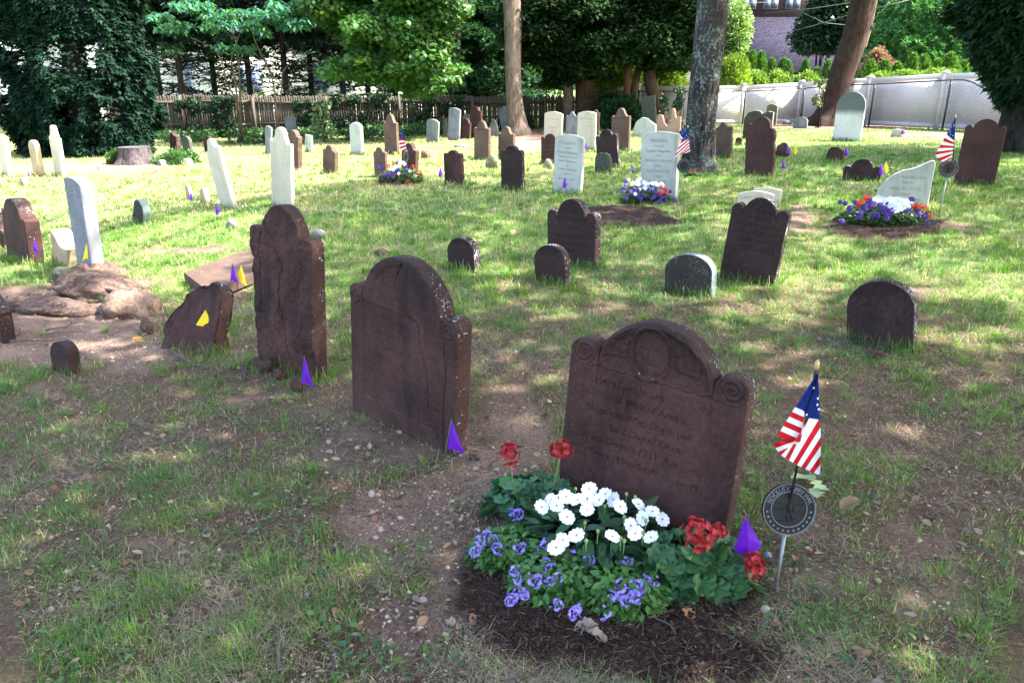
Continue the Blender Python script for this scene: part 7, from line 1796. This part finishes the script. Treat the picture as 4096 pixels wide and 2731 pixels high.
farbed('lott', [
 ('petunia_plant', 'violet petunias before the broken white slanting slab', '', 3370, 3720, 800, 900, (.035, .085, .025), 2600, .045, pts(Z8, [(645, 470), (690, 480), (735, 520), (775, 465), (800, 475), (870, 500), (875, 535), (925, 490), (955, 475), (900, 455), (830, 570), (820, 600), (850, 520), (945, 575), (985, 590), (1020, 520), (1055, 475), (1085, 545), (1110, 540), (1065, 580), (1068, 615), (1285, 445), (1260, 525), (1335, 535), (1355, 570), (1395, 590), (1410, 600), (665, 637), (1435, 662), (1000, 490), (1100, 570), (1240, 540), (910, 500), (1040, 540)]), PET, .9),
 ('impatiens_plant', 'mass of white flowers before the broken white slanting slab', '', 3485, 3650, 785, 870, (.03, .09, .03), 600, .045, pts(Z8, [(960, 440), (985, 432), (1010, 435), (1035, 445), (1000, 460), (1060, 450), (1090, 440), (1120, 445), (1150, 440), (1180, 450), (1210, 455), (1240, 460), (1085, 470), (1120, 475), (1160, 470), (1200, 480), (1235, 490), (1250, 505), (1100, 500), (1140, 510), (1180, 505), (1215, 515), (1150, 540), (1110, 525), (1195, 530), (1060, 475), (1165, 490), (1280, 488)]), WHI, 1.15),
 ('begonia_plant', 'orange red flowers among the left petunias before the broken white slab', '', 3400, 3480, 785, 860, (.04, .11, .03), 300, .05, pts(Z8, [(825, 472), (875, 440), (885, 430), (815, 480)]), HEADO, .8),
 ('begonia_plant', 'orange red flowers at the right end of the bed before the broken white slab', '', 3630, 3720, 815, 870, (.05, .12, .03), 350, .05, pts(Z8, [(1300, 500), (1330, 490), (1368, 505), (1412, 520), (1450, 585), (1335, 515)]), HEADO, .7)])
farbed('far', [
 ('petunia_plant', 'mixed violet petunias in the far flower bed before the reddish brown stone', '', 1515, 1650, 650, 726, (.10, .16, .05), 1300, .05, pts(Z6, [(1080, 138), (1140, 150), (1098, 165), (1265, 120), (1275, 185), (1235, 210), (1210, 218), (1255, 195), (1150, 230), (1165, 232), (1135, 228), (1230, 245), (1345, 150), (1350, 190), (1185, 225)]), PET, .85),
 ('impatiens_plant', 'pale flowers in the far flower bed before the reddish brown stone', '', 1560, 1650, 640, 715, (.10, .16, .05), 350, .05, pts(Z6, [(1290, 120), (1320, 115), (1230, 180), (1210, 170), (1260, 150), (1280, 210), (1330, 130), (1380, 190), (1240, 165)]), WHI, 1.0),
 ('geranium_plant', 'red geranium in the far flower bed', '', 1600, 1690, 650, 735, (.09, .16, .04), 300, .06, pts(Z6, [(1230, 120), (1185, 145), (1405, 148), (1465, 202), (1365, 280), (1385, 302)]), HEADO, .9),
 ('geranium_plant', 'small red geranium at the foot of the oak', '', 2745, 2790, 680, 712, (.04, .11, .04), 160, .06, pts(Z7, [(1605, 185), (1620, 195), (1598, 205)]), HEADO, .7)])
# curled dry leaves that stand out
def bigleaf(label, x, y, s, yaw, col, curl=.5):
    P = G(x, y); tv, tf = leaf_tpl(9, .7, curl); tv = tv*np.array([.9, 1, 1]); tv = tv-[0, .5, 0]
    tv[:, 2] += .05*np.sin(tv[:, 1]*9)+.04*np.cos(tv[:, 0]*13); tv[:, 0] *= 1+.45*np.sin(tv[:, 1]*26+x); tv += rng.normal(0, .02, tv.shape)
    o = build('dead_leaf', tv*s+[0, 0, .02+.02*s], tf, M['dry'], smooth=True, tint=np.tile(np.array(col), (len(tv), 1)), loc=P); o.rotation_euler = (0, .15, yaw)
    tag(o, label, 'leaf', 'large fallen leaves')
bigleaf('large curled brown leaf lying right of the near grave marker', 3390, 2052, .095, -1.2, (.26, .18, .11), .9)
bigleaf('pale crinkled dry leaf on the mulch at the bottom, upper of two', 2340, 2545, .075, -1.5, (.30, .25, .21), 1.0)
bigleaf('pale crinkled dry leaf on the mulch at the bottom, lower of two', 2385, 2592, .07, 1.2, (.28, .23, .19), 1.0)
bigleaf('rust coloured leaf on the mulch at the right', 2745, 2480, .06, .4, (.34, .17, .09), .5)
bigleaf('dead leaf in the grass at the upper right of the flag', 3270, 1660, .07, .9, (.38, .24, .19), .5)
bigleaf('pale green fallen leaf just above the near marker, left one', 3210, 1935, .12, 1.9, (.35, .45, .22), .3)
bigleaf('pale green fallen leaf just above the near marker, right one', 3265, 1965, .10, .5, (.38, .48, .25), .3)
bigleaf('pale green fallen leaf above the near marker, lowest of three', 3265, 1995, .09, 2.9, (.36, .46, .24), .3)
bigleaf('yellow brown leaf at the edge of the bare soil left', 548, 1382, .10, 1.1, (.42, .25, .08), .6)

# longer grass left by the mower round the feet of the stones
gx, gy, gz_ = [], [], []
for (P, W, yw) in STONES:
    R_ = math.hypot(P.x, P.y)
    if R_ < 4.0 or R_ > 20: continue
    n = int(90*W/.5*(1 if R_ > 8 else 1.7)); u = rng.uniform(-.55, .58, n)*W; v = rng.uniform(-.07, .0, n)
    sd_ = rng.random(n) < .25; u = np.where(sd_, W*.5+rng.uniform(.01, .06, n), u); v = np.where(sd_, rng.uniform(-.03, .12, n), v)
    gx.append(P.x+math.cos(yw)*u-math.sin(yw)*v); gy.append(P.y+math.sin(yw)*u+math.cos(yw)*v)
x = np.concatenate(gx); y = np.concatenate(gy); P = np.stack([x, y, gh(x, y)], 1); d, mu, lawn = zones(P); k = rng.random(len(x)) < (1-d)*(1-mu); x, y = x[k], y[k]; R = np.hypot(x, y)
blades(x, y, rng.uniform(.05, .125, len(x)), .0026*np.maximum(1, (R/3.2)**.8), rng.uniform(.2, 1.1, len(x)), gcol(len(x), x, y, .05)*.9, 'uncut_grass', 'longer uncut grass fringing the feet of the gravestones', 'grass', M['grass'])
